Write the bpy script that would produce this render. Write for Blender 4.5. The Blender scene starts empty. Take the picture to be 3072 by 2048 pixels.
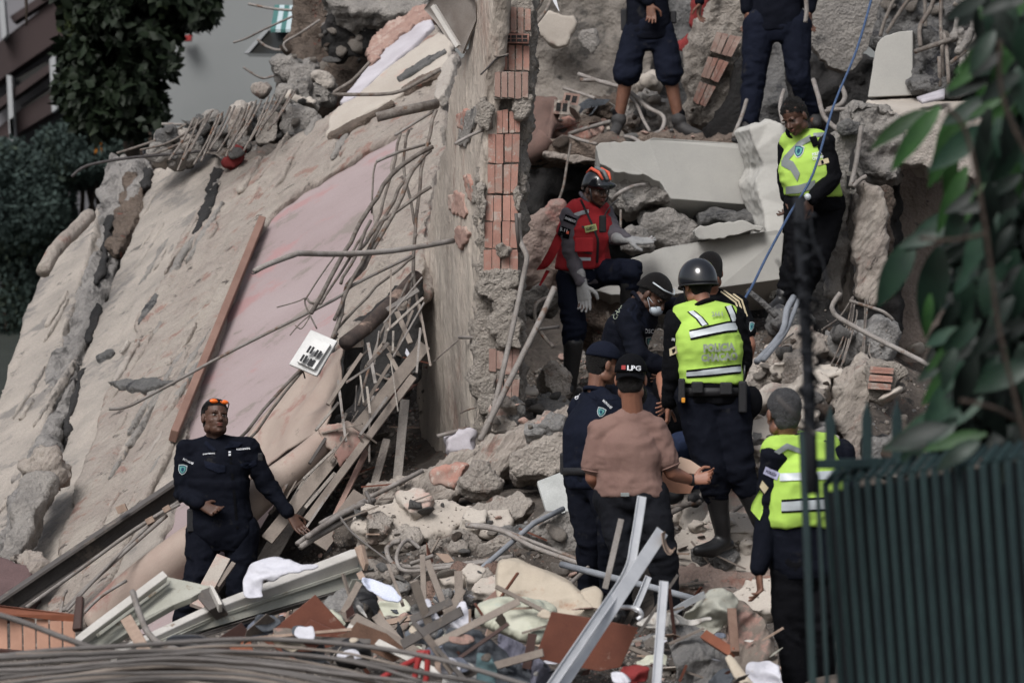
import bpy, bmesh, math, random
import numpy as np
from mathutils import Vector, Matrix
from mathutils.bvhtree import BVHTree
R = math.radians
SC = bpy.context.scene
COL = SC.collection
# ------------------------------------------------------------------ camera, world, sun, exposure
F, CX, CY, CZ = 12500.0, 1536.0, 1024.0, 3.0      # focal length in photograph pixels, principal point, eye height
def W(px, py, Y):
    return Vector(((px - CX) / F * Y, Y, CZ - (py - CY) / F * Y))
cd = bpy.data.cameras.new('camera')
cam = bpy.data.objects.new('camera', cd); COL.objects.link(cam)
cam.location = (0, 0, CZ); cam.rotation_euler = (R(90), 0, 0)
cd.sensor_width = 36; cd.lens = 36 * F / 3072
cd.clip_start = 0.5; cd.clip_end = 600
cd.dof.use_dof = True; cd.dof.focus_distance = 26.0; cd.dof.aperture_fstop = 3.9; cd.dof.aperture_blades = 9
SC.camera = cam
world = bpy.data.worlds.new('World'); SC.world = world; world.use_nodes = True
wn = world.node_tree; wn.nodes.clear()
sky = wn.nodes.new('ShaderNodeTexSky'); sky.sky_type = 'NISHITA'; sky.sun_disc = False
sky.sun_elevation = R(46); sky.sun_rotation = R(207); sky.air_density = 1.0; sky.dust_density = 4.0; sky.ozone_density = 1.0
hs = wn.nodes.new('ShaderNodeHueSaturation'); hs.inputs['Saturation'].default_value = 0.42
bg = wn.nodes.new('ShaderNodeBackground'); bg.inputs['Strength'].default_value = 0.075
wo = wn.nodes.new('ShaderNodeOutputWorld')
wn.links.new(sky.outputs[0], hs.inputs['Color']); wn.links.new(hs.outputs[0], bg.inputs[0]); wn.links.new(bg.outputs[0], wo.inputs[0])
sd = bpy.data.lights.new('sun', 'SUN'); sun = bpy.data.objects.new('sun', sd); COL.objects.link(sun)
sd.energy = 1.5; sd.angle = R(24); sd.color = (1.0, 0.985, 0.98)
# overcast glow comes from above, a little behind and left of the camera
sdir = Vector((math.sin(R(207)) * math.cos(R(46)), math.cos(R(207)) * math.cos(R(46)), math.sin(R(46))))
sun.rotation_euler = sdir.to_track_quat('Z', 'Y').to_euler()
SC.view_settings.view_transform = 'Standard'; SC.view_settings.look = 'None'
SC.view_settings.exposure = 0.8; SC.view_settings.gamma = 1.0; SC.view_settings.use_curve_mapping = False
SC.render.engine = 'CYCLES'; SC.cycles.use_denoising = True; SC.cycles.max_bounces = 6

# ------------------------------------------------------------------ noise in numpy
def _h(x, y, z, s):
    n = (x.astype(np.int64) * 73856093) ^ (y.astype(np.int64) * 19349663) ^ (z.astype(np.int64) * 83492791) ^ (s * 2654435761)
    n &= 0xffffffff
    n = ((n ^ (n >> 15)) * 0x2c1b3c6d) & 0xffffffff
    n = ((n ^ (n >> 12)) * 0x297a2d39) & 0xffffffff
    n ^= n >> 15
    return (n & 0xffff) / 32767.5 - 1.0
def vnoise(P, s=0):
    I = np.floor(P).astype(np.int64); f = P - I; f = f * f * (3 - 2 * f)
    x, y, z = I[:, 0], I[:, 1], I[:, 2]; fx, fy, fz = f[:, 0], f[:, 1], f[:, 2]
    def c(a, b, d): return _h(x + a, y + b, z + d, s)
    x00 = c(0,0,0)*(1-fx)+c(1,0,0)*fx; x10 = c(0,1,0)*(1-fx)+c(1,1,0)*fx
    x01 = c(0,0,1)*(1-fx)+c(1,0,1)*fx; x11 = c(0,1,1)*(1-fx)+c(1,1,1)*fx
    return (x00*(1-fy)+x10*fy)*(1-fz)+(x01*(1-fy)+x11*fy)*fz
def fbm(P, sc=1.0, o=4, s=0):
    P = np.asarray(P, float) * sc; r = np.zeros(len(P)); a = 1.0; t = 0
    for k in range(o):
        r += a * vnoise(P, s + k * 17); t += a; a *= 0.5; P = P * 2.03 + 11.3
    return r / t * 1.6
def ridge(P, sc=1.0, o=3, s=0):
    P = np.asarray(P, float) * sc; r = np.zeros(len(P)); a = 1.0; t = 0
    for k in range(o):
        r += a * (1 - 2 * np.abs(vnoise(P, s + k * 13))); t += a; a *= 0.5; P = P * 2.1 + 5.7
    return r / t

def facet(P, sc=1.0, s=0):
    """fractured stone: sharp ridges between scooped flats (lower envelope of tilted bowls, one per cell)"""
    P = np.asarray(P, float) * sc; I = np.floor(P).astype(np.int64); val = np.full(len(P), 9.0)
    for a in (-1, 0, 1):
        for b in (-1, 0, 1):
            for c in (-1, 0, 1):
                x, y, z = I[:, 0] + a, I[:, 1] + b, I[:, 2] + c
                h1, h2, h3, h4 = _h(x, y, z, s), _h(x, y, z, s + 1), _h(x, y, z, s + 2), _h(x, y, z, s + 3)
                D = P - np.stack([x + .5 + h1 * .4, y + .5 + h2 * .4, z + .5 + h3 * .4], 1)
                val = np.minimum(val, h4 * .45 + (D * np.stack([h2, h3, h1], 1)).sum(1) * .7 + (D ** 2).sum(1) * 1.1)
    return val * 1.5

# ------------------------------------------------------------------ meshes
def tag(o, label=None, cat=None, group=None, kind=None):
    if label: o['label'] = label
    if cat: o['category'] = cat
    if group: o['group'] = group
    if kind: o['kind'] = kind
    return o
def mesh_from(name, V, Fc, mat=None, smooth=True):
    me = bpy.data.meshes.new(name)
    V = np.asarray(V, dtype=np.float32)
    if isinstance(Fc, np.ndarray):
        n, k = Fc.shape
        me.vertices.add(len(V)); me.vertices.foreach_set('co', V.ravel())
        me.loops.add(n * k); me.loops.foreach_set('vertex_index', Fc.astype(np.int32).ravel())
        me.polygons.add(n); me.polygons.foreach_set('loop_start', np.arange(0, n * k, k, dtype=np.int32))
        me.polygons.foreach_set('loop_total', np.full(n, k, dtype=np.int32))
        me.update(calc_edges=True)
    else:
        me.from_pydata([tuple(map(float, v)) for v in V], [], Fc); me.update()
    if smooth: me.polygons.foreach_set('use_smooth', np.ones(len(me.polygons), dtype=bool))
    if mat: me.materials.append(mat)
    return me
def link(name, me, parent=None, origin=None):
    o = bpy.data.objects.new(name, me); COL.objects.link(o)
    if parent is not None: o.parent = parent
    return o
def obj(name, V, Fc, mat=None, parent=None, smooth=True, label=None, cat=None, group=None, kind=None):
    """Vertices come in world space. Stands at its own base: origin moved to the foot of the mesh."""
    V = np.asarray(V, dtype=np.float64)
    if parent is None:
        org = np.array([V[:, 0].mean(), V[:, 1].mean(), V[:, 2].min()])
    else:
        org = np.array(parent_world(parent))
    o = link(name, mesh_from(name, V - org, Fc, mat, smooth), parent)
    if parent is None: o.location = org
    return tag(o, label, cat, group, kind)
def parent_world(p):
    v = Vector((0, 0, 0))
    while p is not None:
        v = v + Vector(p.location); p = p.parent
    return v
def empty(name, loc, label=None, cat=None, group=None, kind=None):
    o = bpy.data.objects.new(name, None); COL.objects.link(o); o.location = loc; o.empty_display_size = 0.1
    return tag(o, label, cat, group, kind)
class MB:
    """collects shapes into one mesh"""
    def __init__(s): s.V = []; s.F = []; s.n = 0
    def add(s, V, Fc):
        V = [tuple(v) for v in V]; s.V += V; s.F += [tuple(int(i) + s.n for i in f) for f in Fc]; s.n += len(V)
    def arr(s): return np.array(s.V, float), s.F
    def obj(s, name, mat, **k): return obj(name, np.array(s.V), s.F, mat, **k)
_tmp = bpy.data.objects.new('tmp', bpy.data.meshes.new('tmp'))
def remesh(V, Fc, vox):
    me = bpy.data.meshes.new('t'); me.from_pydata([tuple(map(float, v)) for v in V], [], [tuple(int(i) for i in f) for f in Fc]); me.update()
    bm = bmesh.new(); bm.from_mesh(me); bmesh.ops.triangulate(bm, faces=bm.faces[:]); 
    bm.to_mesh(me); bm.free()
    o = bpy.data.objects.new('t', me); COL.objects.link(o)
    m = o.modifiers.new('r', 'REMESH'); m.mode = 'VOXEL'; m.voxel_size = vox; m.adaptivity = 0
    dg = bpy.context.evaluated_depsgraph_get(); ev = o.evaluated_get(dg); em = ev.to_mesh()
    n = len(em.vertices); A = np.empty(n * 3, np.float32); em.vertices.foreach_get('co', A)
    L = np.empty(len(em.loops), np.int32); em.loops.foreach_get('vertex_index', L)
    T = np.empty(len(em.polygons), np.int32); em.polygons.foreach_get('loop_total', T)
    if len(T) and (T == 4).all(): Q = L.reshape(-1, 4)
    else:
        Q = []; i = 0
        for t in T: Q.append(tuple(L[i:i + t])); i += t
    ev.to_mesh_clear(); bpy.data.objects.remove(o); bpy.data.meshes.remove(me)
    return A.reshape(-1, 3).astype(float), Q
def vnormals(V, Q):
    if not isinstance(Q, np.ndarray): Q = np.array([q if len(q) == 4 else (q[0], q[1], q[2], q[2]) for q in Q])
    d1 = V[Q[:, 2]] - V[Q[:, 0]]; d2 = V[Q[:, 3]] - V[Q[:, 1]]
    n = np.cross(d1, d2); N = np.zeros_like(V)
    for k in range(Q.shape[1]): np.add.at(N, Q[:, k], n)
    return N / (np.linalg.norm(N, axis=1, keepdims=True) + 1e-9)
def smooth_mesh(V, Q, it=2, f=0.5):
    E = np.concatenate([Q[:, [0, 1]], Q[:, [1, 2]], Q[:, [2, 3]], Q[:, [3, 0]]])
    E = np.concatenate([E, E[:, ::-1]])
    cnt = np.bincount(E[:, 0], minlength=len(V))[:, None].clip(1)
    for _ in range(it):
        S = np.zeros_like(V)
        for k in range(3): S[:, k] = np.bincount(E[:, 0], weights=V[E[:, 1], k], minlength=len(V))
        V = V * (1 - f) + S / cnt * f
    return V

# ------------------------------------------------------------------ procedural materials
def lin(r, g, b):   # sRGB 0..255 -> linear
    f = lambda c: (c / 255 / 12.92) if c / 255 <= 0.04045 else ((c / 255 + 0.055) / 1.055) ** 2.4
    return (f(r), f(g), f(b), 1)
MATS = {}
def mat(name, c1, c2=None, sc=3.0, c3=None, sc3=0.8, t3=0.55, rough=0.9, bump=0.3, bsc=60, fine=0.25, metal=0.0, stretch=None, spec=0.25, detail=6, dirt=None, dirt_t=0.6, dirt_sc=5.0, coat=0, trans=0, objinfo=0.0, fine_sc=140, grain=None):
    if name in MATS: return MATS[name]
    m = bpy.data.materials.new(name); m.use_nodes = True; nt = m.node_tree; N = nt.nodes; L = nt.links
    b = N['Principled BSDF']; b.inputs['Roughness'].default_value = rough; b.inputs['Metallic'].default_value = metal
    b.inputs['Specular IOR Level'].default_value = spec
    if coat: b.inputs['Coat Weight'].default_value = coat; b.inputs['Coat Roughness'].default_value = 0.08
    if trans: b.inputs['Transmission Weight'].default_value = trans
    tc = N.new('ShaderNodeTexCoord'); mp = N.new('ShaderNodeMapping'); L.new(tc.outputs['Object'], mp.inputs['Vector'])
    oi = N.new('ShaderNodeObjectInfo')
    ad = N.new('ShaderNodeVectorMath'); ad.operation = 'MULTIPLY_ADD'
    ad.inputs[1].default_value = (1, 1, 1); L.new(mp.outputs[0], ad.inputs[0])
    rn = N.new('ShaderNodeMath'); rn.operation = 'MULTIPLY'; rn.inputs[1].default_value = 37.0; L.new(oi.outputs['Random'], rn.inputs[0]); L.new(rn.outputs[0], ad.inputs[2])
    vec = ad.outputs[0]
    if stretch: mp.inputs['Scale'].default_value = stretch
    if grain: mp.vector_type = 'TEXTURE'; mp.inputs['Rotation'].default_value = (0, R(grain), 0); mp.inputs['Scale'].default_value = (1, 1, 2.6)
    def noise(scale, det=detail, ro=0.6):
        n = N.new('ShaderNodeTexNoise'); n.inputs['Scale'].default_value = scale; n.inputs['Detail'].default_value = det; n.inputs['Roughness'].default_value = ro
        L.new(vec, n.inputs['Vector']); return n.outputs['Fac']
    def ramp(fac, lo, hi):
        r = N.new('ShaderNodeMapRange'); r.inputs['From Min'].default_value = lo; r.inputs['From Max'].default_value = hi; L.new(fac, r.inputs['Value']); return r.outputs[0]
    def mix(fac, a, bb, mode='MIX'):
        x = N.new('ShaderNodeMix'); x.data_type = 'RGBA'; x.blend_type = mode
        if isinstance(fac, float): x.inputs[0].default_value = fac
        else: L.new(fac, x.inputs[0])
        for i, v in ((6, a), (7, bb)):
            if isinstance(v, tuple): x.inputs[i].default_value = v
            else: L.new(v, x.inputs[i])
        return x.outputs[2]
    col = c1
    c2 = c2 or tuple(min(1, v * 0.7) for v in c1[:3]) + (1,)
    col = mix(ramp(noise(sc), 0.35, 0.68), c1, c2)
    if c3: col = mix(ramp(noise(sc3, 8, 0.68), t3, t3 + 0.07), col, c3)
    if dirt: col = mix(ramp(noise(dirt_sc, 10, 0.75), dirt_t, dirt_t + 0.05), col, dirt)
    if fine:
        f = ramp(noise(fine_sc, 3, 0.7), 0.25, 0.75)
        g = N.new('ShaderNodeMapRange'); g.inputs['To Min'].default_value = 1 - fine; g.inputs['To Max'].default_value = 1 + fine * 0.6; L.new(f, g.inputs['Value'])
        x = N.new('ShaderNodeVectorMath'); x.operation = 'SCALE'; 
        if isinstance(col, tuple): x.inputs[0].default_value = col[:3]
        else: L.new(col, x.inputs[0])
        L.new(g.outputs[0], x.inputs['Scale']); col = x.outputs[0]
    if objinfo:
        g = N.new('ShaderNodeMapRange'); g.inputs['To Min'].default_value = 1 - objinfo; g.inputs['To Max'].default_value = 1 + objinfo; L.new(oi.outputs['Random'], g.inputs['Value'])
        x = N.new('ShaderNodeVectorMath'); x.operation = 'SCALE'
        if isinstance(col, tuple): x.inputs[0].default_value = col[:3]
        else: L.new(col, x.inputs[0])
        L.new(g.outputs[0], x.inputs['Scale']); col = x.outputs[0]
    if isinstance(col, tuple): b.inputs['Base Color'].default_value = col
    else: L.new(col, b.inputs['Base Color'])
    if bump:
        bp = N.new('ShaderNodeBump'); bp.inputs['Strength'].default_value = bump; bp.inputs['Distance'].default_value = 0.035 if bump > .45 else 0.02
        a1 = noise(bsc, 7, 0.75)
        if bump > .45:
            vo = N.new('ShaderNodeTexVoronoi'); vo.inputs['Scale'].default_value = bsc * 1.1; L.new(vec, vo.inputs['Vector'])
            v2 = N.new('ShaderNodeTexVoronoi'); v2.inputs['Scale'].default_value = bsc * .38; L.new(vec, v2.inputs['Vector'])
            s1 = N.new('ShaderNodeMath'); s1.operation = 'MULTIPLY_ADD'; s1.inputs[1].default_value = .5; L.new(vo.outputs['Distance'], s1.inputs[0]); L.new(a1, s1.inputs[2])
            s2 = N.new('ShaderNodeMath'); s2.operation = 'MULTIPLY_ADD'; s2.inputs[1].default_value = .7; L.new(v2.outputs['Distance'], s2.inputs[0]); L.new(s1.outputs[0], s2.inputs[2]); a1 = s2.outputs[0]
        L.new(a1, bp.inputs['Height']); L.new(bp.outputs[0], b.inputs['Normal'])
    MATS[name] = m; return m
def flat(name, c, rough=0.8, **k): return mat(name, c, c, bump=0, fine=0, rough=rough, **k)
M_plaster = mat('beige_plaster', (.38,.345,.31,1), (.29,.26,.235,1), sc=1.6, c3=(.24,.20,.175,1), sc3=2.2, t3=.56, dirt=(.13,.11,.10,1), dirt_t=.63, dirt_sc=7, bump=.5, bsc=45, fine=.22)
M_plaster_lt = mat('pale_plaster', (.43,.39,.345,1), (.36,.32,.28,1), sc=2.0, c3=(.42,.29,.25,1), sc3=1.4, t3=.58, bump=.3, bsc=60, fine=.15)
M_plaster_rough = mat('spalled_plaster', (.375,.335,.295,1), (.30,.258,.23,1), sc=4, c3=(.29,.19,.16,1), sc3=6, t3=.57, dirt=(.09,.075,.068,1), dirt_t=.59, dirt_sc=9, bump=.9, bsc=26, fine=.3, grain=32)
M_plaster_cool = mat('grey_beige_plaster', (.36,.322,.285,1), (.26,.236,.212,1), sc=3.2, c3=(.20,.185,.172,1), sc3=2.4, t3=.55, dirt=(.12,.11,.10,1), dirt_t=.60, dirt_sc=6, bump=.5, bsc=40, fine=.25, grain=28)
M_pink = mat('pink_painted_wall', (.305,.25,.25,1), (.26,.205,.205,1), sc=1.5, c3=(.31,.195,.195,1), sc3=2.2, t3=.57, dirt=(.21,.18,.165,1), dirt_t=.55, dirt_sc=3, bump=.15, bsc=30, fine=.12, grain=35, rough=.75)
M_white_wall = mat('white_paint', (.45,.43,.46,1), (.36,.335,.36,1), sc=4, bump=.2, fine=.1)
M_conc = mat('grey_concrete', (.31,.29,.268,1), (.22,.207,.195,1), sc=5, c3=(.13,.125,.12,1), sc3=4, t3=.58, bump=.8, bsc=40, fine=.3)
M_conc_dk = mat('dark_broken_concrete', (.19,.185,.18,1), (.11,.11,.11,1), sc=6, c3=(.05,.05,.055,1), sc3=5, t3=.56, bump=1.0, bsc=35, fine=.35)
M_conc_lt = mat('clean_cast_concrete', (.40,.39,.365,1), (.345,.34,.32,1), sc=2.5, c3=(.30,.29,.275,1), sc3=1.5, t3=.60, bump=.12, bsc=120, fine=.14, fine_sc=220)
M_rub = mat('rubble_concrete', (.40,.36,.32,1), (.31,.275,.245,1), sc=5, c3=(.26,.205,.175,1), sc3=6, t3=.57, bump=.9, bsc=40, fine=.3, objinfo=.22)
M_rub_g = mat('rubble_grey', (.29,.28,.27,1), (.20,.195,.19,1), sc=6, c3=(.11,.11,.11,1), sc3=6, t3=.58, bump=.9, bsc=40, fine=.3, objinfo=.25)
M_tile = mat('red_hollow_tile', (.37,.205,.165,1), (.29,.155,.125,1), sc=9, c3=(.32,.22,.185,1), sc3=6, t3=.50, dirt=(.38,.32,.28,1), dirt_t=.55, dirt_sc=14, bump=.3, bsc=90, fine=.15, objinfo=.12)
M_tile_dusty = mat('dusty_hollow_tile', (.32,.215,.18,1), (.26,.165,.14,1), sc=8, c3=(.38,.29,.25,1), sc3=6, t3=.52, bump=.3, bsc=90, fine=.15, objinfo=.12)
M_mortar = mat('mortar', (.41,.37,.33,1), (.32,.285,.25,1), sc=8, bump=1.0, bsc=50, fine=.3)
M_brownrub = mat('brown_rubble', (.21,.165,.135,1), (.12,.095,.08,1), sc=6, c3=(.25,.10,.075,1), sc3=6, t3=.60, bump=1.0, bsc=40, fine=.3, objinfo=.3)
M_shade = mat('cavity_shade_black', (.035,.033,.033,1), (.02,.02,.02,1), sc=4, bump=.6, bsc=25, fine=.3)  # near-black colour stands in for shade in cavities, gaps and hollows
M_dirt = mat('rubble_dust', (.15,.128,.11,1), (.08,.068,.06,1), sc=7, c3=(.22,.12,.09,1), sc3=6, t3=.60, dirt=(.045,.042,.04,1), dirt_t=.57, dirt_sc=9, bump=1.0, bsc=25, fine=.35)
M_rebar = mat('dusty_rebar', (.21,.19,.17,1), (.11,.09,.08,1), sc=22, c3=(.13,.075,.05,1), sc3=10, t3=.56, bump=.45, bsc=110, fine=.35, rough=.8, objinfo=.2)
M_rebar_dk = mat('dark_rebar', (.07,.065,.065,1), (.04,.035,.035,1), sc=20, bump=.3, fine=.2, rough=.7)
M_pipe = mat('dusty_conduit', (.27,.25,.235,1), (.17,.15,.135,1), sc=11, c3=(.15,.10,.075,1), sc3=9, t3=.57, bump=.35, bsc=90, fine=.3, rough=.6, objinfo=.15)
M_cable = mat('grey_cable', (.14,.13,.125,1), (.10,.09,.085,1), sc=8, bump=.2, fine=.15, rough=.7, objinfo=.2)
M_alu = mat('white_aluminium', (.55,.56,.58,1), (.45,.46,.48,1), sc=6, bump=.05, fine=.06, rough=.38, metal=.35, spec=.5)
M_cream = mat('dirty_cream_metal', (.36,.36,.315,1), (.28,.275,.235,1), sc=5, c3=(.16,.11,.07,1), sc3=6, t3=.60, bump=.1, fine=.12, rough=.55)
M_white_edge = mat('dusty_white_metal', (.52,.50,.47,1), (.42,.40,.37,1), sc=6, dirt=(.22,.17,.13,1), dirt_t=.6, bump=.15, fine=.1, rough=.5)
M_steel = mat('dirty_steel', (.10,.09,.085,1), (.065,.058,.053,1), sc=5, c3=(.16,.135,.115,1), sc3=5, t3=.55, bump=.2, fine=.15, rough=.6)
M_wood = mat('pale_wood', (.33,.25,.20,1), (.25,.18,.14,1), sc=5, stretch=(6,6,1), bump=.2, fine=.12)
M_wood_gy = mat('dusty_plank', (.25,.215,.185,1), (.18,.15,.13,1), sc=6, bump=.3, fine=.2, objinfo=.15)
M_wood_red = mat('red_brown_board', (.15,.055,.035,1), (.11,.04,.027,1), sc=6, dirt=(.24,.16,.13,1), dirt_t=.62, bump=.1, fine=.12, rough=.55)
M_wood_dk = mat('dark_brown_wood', (.05,.022,.017,1), (.035,.016,.013,1), sc=6, bump=.15, fine=.1, rough=.5)
M_wood_or = mat('varnished_wood', (.24,.09,.05,1), (.17,.06,.035,1), sc=6, bump=.12, fine=.1, rough=.45)
M_slat = mat('slatted_wood', (.42,.24,.17,1), (.34,.19,.135,1), sc=9, bump=.1, fine=.08, rough=.6, objinfo=.1)
M_trim = mat('brown_trim', (.24,.15,.12,1), (.17,.10,.08,1), sc=3, bump=.15, fine=.1, rough=.7)
M_clothw = mat('white_cloth', (.56,.56,.61,1), (.43,.43,.47,1), sc=5, bump=.25, bsc=22, fine=.06, dirt=(.30,.27,.24,1), dirt_t=.64, dirt_sc=6)
M_clothg = mat('grey_cloth', (.10,.11,.125,1), (.07,.078,.09,1), sc=5, bump=.5, bsc=20, fine=.1, objinfo=.3)
M_cushion = mat('stained_cushion', (.44,.385,.31,1), (.36,.31,.25,1), sc=3, c3=(.30,.19,.13,1), sc3=3.5, t3=.60, bump=.25, bsc=14, fine=.08, stretch=(1,1,1))
M_bag = mat('pale_plastic_bag', (.46,.46,.38,1), (.38,.39,.31,1), sc=3, c3=(.30,.36,.33,1), sc3=3, t3=.56, bump=.3, bsc=12, fine=.05, rough=.4)
M_black = flat('black_plastic', (.012,.012,.014,1), rough=.35, spec=.5)
M_blackm = mat('black_rubber', (.02,.02,.022,1), (.014,.014,.016,1), sc=10, bump=.2, fine=.1, rough=.5)
M_white = flat('white_print', (.62,.63,.66,1)); M_red = flat('red_plastic', (.27,.03,.03,1), rough=.5)
M_redcloth = mat('red_cloth', (.20,.03,.03,1), (.13,.02,.02,1), sc=6, bump=.4, bsc=16, fine=.08)
M_teal = mat('teal_cloth', (.09,.14,.15,1), (.06,.10,.11,1), sc=6, bump=.3, bsc=16, fine=.08)

# ------------------------------------------------------------------ geometry helpers
def plane3(a, b, c):
    P = [W(*q) for q in (a, b, c)]; n = (P[1] - P[0]).cross(P[2] - P[0]); C0 = Vector((0, 0, CZ)); k = n.dot(P[0] - C0)
    def Yf(px, py):
        d = Vector(((px - CX) / F, 1, -(py - CY) / F)); return k / n.dot(d)
    return Yf
def S(pl, pts, off=0.0): return [(p[0], p[1], pl(p[0], p[1]) + off) for p in pts]
SUP = []   # BVH trees of what small debris can rest on
def support(V, Q): SUP.append(BVHTree.FromPolygons([tuple(v) for v in V], [tuple(int(i) for i in q) for q in Q]))
def raydir(px, py): return Vector(((px - CX) / F, 1, -(py - CY) / F)).normalized()
CAM0 = Vector((0, 0, CZ))
def hit(px, py):
    best = None; d = raydir(px, py)
    for k, b in enumerate(SUP):
        h = b.ray_cast(CAM0, d)
        if h[0] is not None and (best is None or h[3] < best[2]): best = (h[0], h[1], h[3], 0, k)
    return best
def newell(P):
    n = Vector((0, 0, 0))
    for i in range(len(P)):
        a, b = P[i], P[(i + 1) % len(P)]; n += Vector(((a.y - b.y) * (a.z + b.z), (a.z - b.z) * (a.x + b.x), (a.x - b.x) * (a.y + b.y)))
    return n.normalized()
def prism(pts, th, jag=0.0, clean=(), seed=0, step=0.09, ext=None, back=1.0):
    """closed prism from a traced outline; back scales the far face a little"""
    rnd = random.Random(seed); P = [W(*q) for q in pts]; n = newell(P)
    c = sum(P, Vector()) / len(P)
    if n.dot(c - CAM0) > 0: P.reverse(); n = -n; clean = tuple((len(P) - 2 - i) % len(P) for i in clean)
    out = []
    for i in range(len(P)):
        a, b = P[i], P[(i + 1) % len(P)]; out.append(a)
        if jag and i not in clean:
            k = max(1, int((b - a).length / step)); t = (b - a).normalized().cross(n); off = 0
            for j in range(1, k):
                off = off * .5 + rnd.uniform(-1, 1) * jag
                out.append(a.lerp(b, j / k) + t * off)
    e = Vector(ext) if ext is not None else -n * th
    m = len(out); V = list(out)
    if jag: V += [c + e + (p - c) * back + Vector([rnd.uniform(-jag, jag) for _ in range(3)]) * .6 for p in out]
    else: V += [c + e + (p - c) * back for p in out]
    Fc = [tuple(range(m)), tuple(range(2 * m - 1, m - 1, -1))] + [(i, i + m, (i + 1) % m + m, (i + 1) % m) for i in range(m)]
    return V, Fc, n
def plate(name, pts, th, m, vox=0.03, face=0.006, edge=0.03, sc=6.0, jag=0.02, clean=(), seed=0, ext=None, back=1.0, strata=0.0, sup=True, pits=0.0, grain=None, **k):
    """A slab or chunk: traced front face with its own depth, broken edges, rough sides"""
    V, Fc, n = prism(pts, th, jag, clean, seed, ext=ext, back=back)
    A_ = sum(((Vector(V[i]) - Vector(V[0])).cross(Vector(V[i + 1]) - Vector(V[0])) for i in range(1, len(V) // 2 - 1)), Vector()).length / 2
    vox *= .95 if A_ > 1.6 else (.8 if A_ > .5 else .66)
    V, Q = remesh(V, Fc, vox)
    N = vnormals(V, Q); nn = np.array(n)
    al = np.abs(N @ nn).clip(0, 1) ** 2
    Vn = V + seed * 3.1
    if grain is not None: gd = np.array(grain) / np.linalg.norm(grain); Vn = Vn - np.outer(Vn @ gd, gd) * .72
    hard = np.clip((1 - al) + np.clip((face - .026) / .02, 0, 1), 0, 1)
    d = fbm(Vn, sc * .8, 3, seed) * (edge * .35 * (1 - al) + face * .7 * al)
    d += facet(Vn, sc * 1.15, seed + 3) * (edge * .85 * (1 - al) + face * .8 * al * hard)
    d += facet(Vn, sc * 3.2, seed + 4) * (edge * .34 * (1 - al) + face * .34 * al * hard)
    d += fbm(Vn, sc * 6, 3, seed + 9) * (edge * .08 * (1 - al) + face * .3 * al)
    if pits:
        r = fbm(Vn * np.array([1.3, 1, .6]), sc * 1.3, 4, seed + 31); d -= np.clip(r - .12, 0, .35) * pits * al
    V = V + N * d[:, None]
    if strata:
        V = V + nn * (np.sin(fbm(Vn, 2, 2, seed) * 4 + (V @ nn) * 90) * strata * (1 - al))[:, None]
    if sup: support(V, Q)
    return obj(name, V, Q, m, **k)
def block(name, pts, th, m, jag=.012, clean=(), seed=0, ext=None, bev=.006, step=.035, **k):
    """cast concrete with true flat faces and sharp arrises; only the broken sides are ragged"""
    for q in ('vox', 'face', 'edge', 'pits', 'sc'): k.pop(q, 0)
    V, Fc, n = prism(pts, th, jag, clean, seed, step=step, ext=ext)
    h = len(V) // 2; b = [V[i + h] - V[i] for i in range(h)]; e = sum(b, Vector()) / h; V = V[:h] + [V[i] + (e if jag == 0 else e.lerp(b[i], .5)) for i in range(h)]
    V = np.array([tuple(v) for v in V]); support(V, Fc)
    o = obj(name, V, Fc, m, smooth=False, **k)
    if bev: bevel(o, bev, 2)
    return o
def sweep(pts, r, sides=7, closed_ends=True):
    P = [Vector(p) for p in pts]; n = len(P); V = []; Fc = []
    up = Vector((.13, .22, 1)).normalized(); prev = None
    rr = r if hasattr(r, '__len__') else [r] * n
    for i in range(n):
        t = (P[min(i + 1, n - 1)] - P[max(i - 1, 0)])
        t = t.normalized() if t.length > 1e-9 else Vector((0, 0, 1))
        if prev is None:
            u = t.cross(up); u = u.normalized() if u.length > .05 else t.cross(Vector((1, 0, 0))).normalized()
        else:
            u = prev - t * prev.dot(t); u.normalize()
        prev = u; v = t.cross(u)
        for s in range(sides):
            a = 2 * math.pi * s / sides; V.append(P[i] + (u * math.cos(a) + v * math.sin(a)) * rr[i])
    for i in range(n - 1):
        for s in range(sides):
            a, b = i * sides + s, i * sides + (s + 1) % sides; Fc.append((a, b, b + sides, a + sides))
    if closed_ends: Fc += [tuple(range(sides - 1, -1, -1)), tuple(range((n - 1) * sides, n * sides))]
    return V, Fc
def spline(P, k=6):
    P = [Vector(p) for p in P]
    if len(P) < 3 or k < 2: return P
    out = []
    for i in range(len(P) - 1):
        p0, p1, p2, p3 = P[max(i - 1, 0)], P[i], P[i + 1], P[min(i + 2, len(P) - 1)]
        for j in range(k):
            t = j / k; out.append(.5 * ((2 * p1) + (p2 - p0) * t + (2 * p0 - 5 * p1 + 4 * p2 - p3) * t * t + (3 * p1 - p0 - 3 * p2 + p3) * t ** 3))
    out.append(P[-1]); return out
def tube(name, pts, r, m, k=5, sides=7, wob=0.0, seed=0, **kw):
    P = spline([W(*q) for q in pts], k)
    if wob:
        rnd = random.Random(seed); P = [p + Vector([rnd.uniform(-wob, wob) for _ in range(3)]) for p in P]
    V, Fc = sweep(P, r, sides)
    return obj(name, np.array([tuple(v) for v in V]), Fc, m, **kw)
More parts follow.
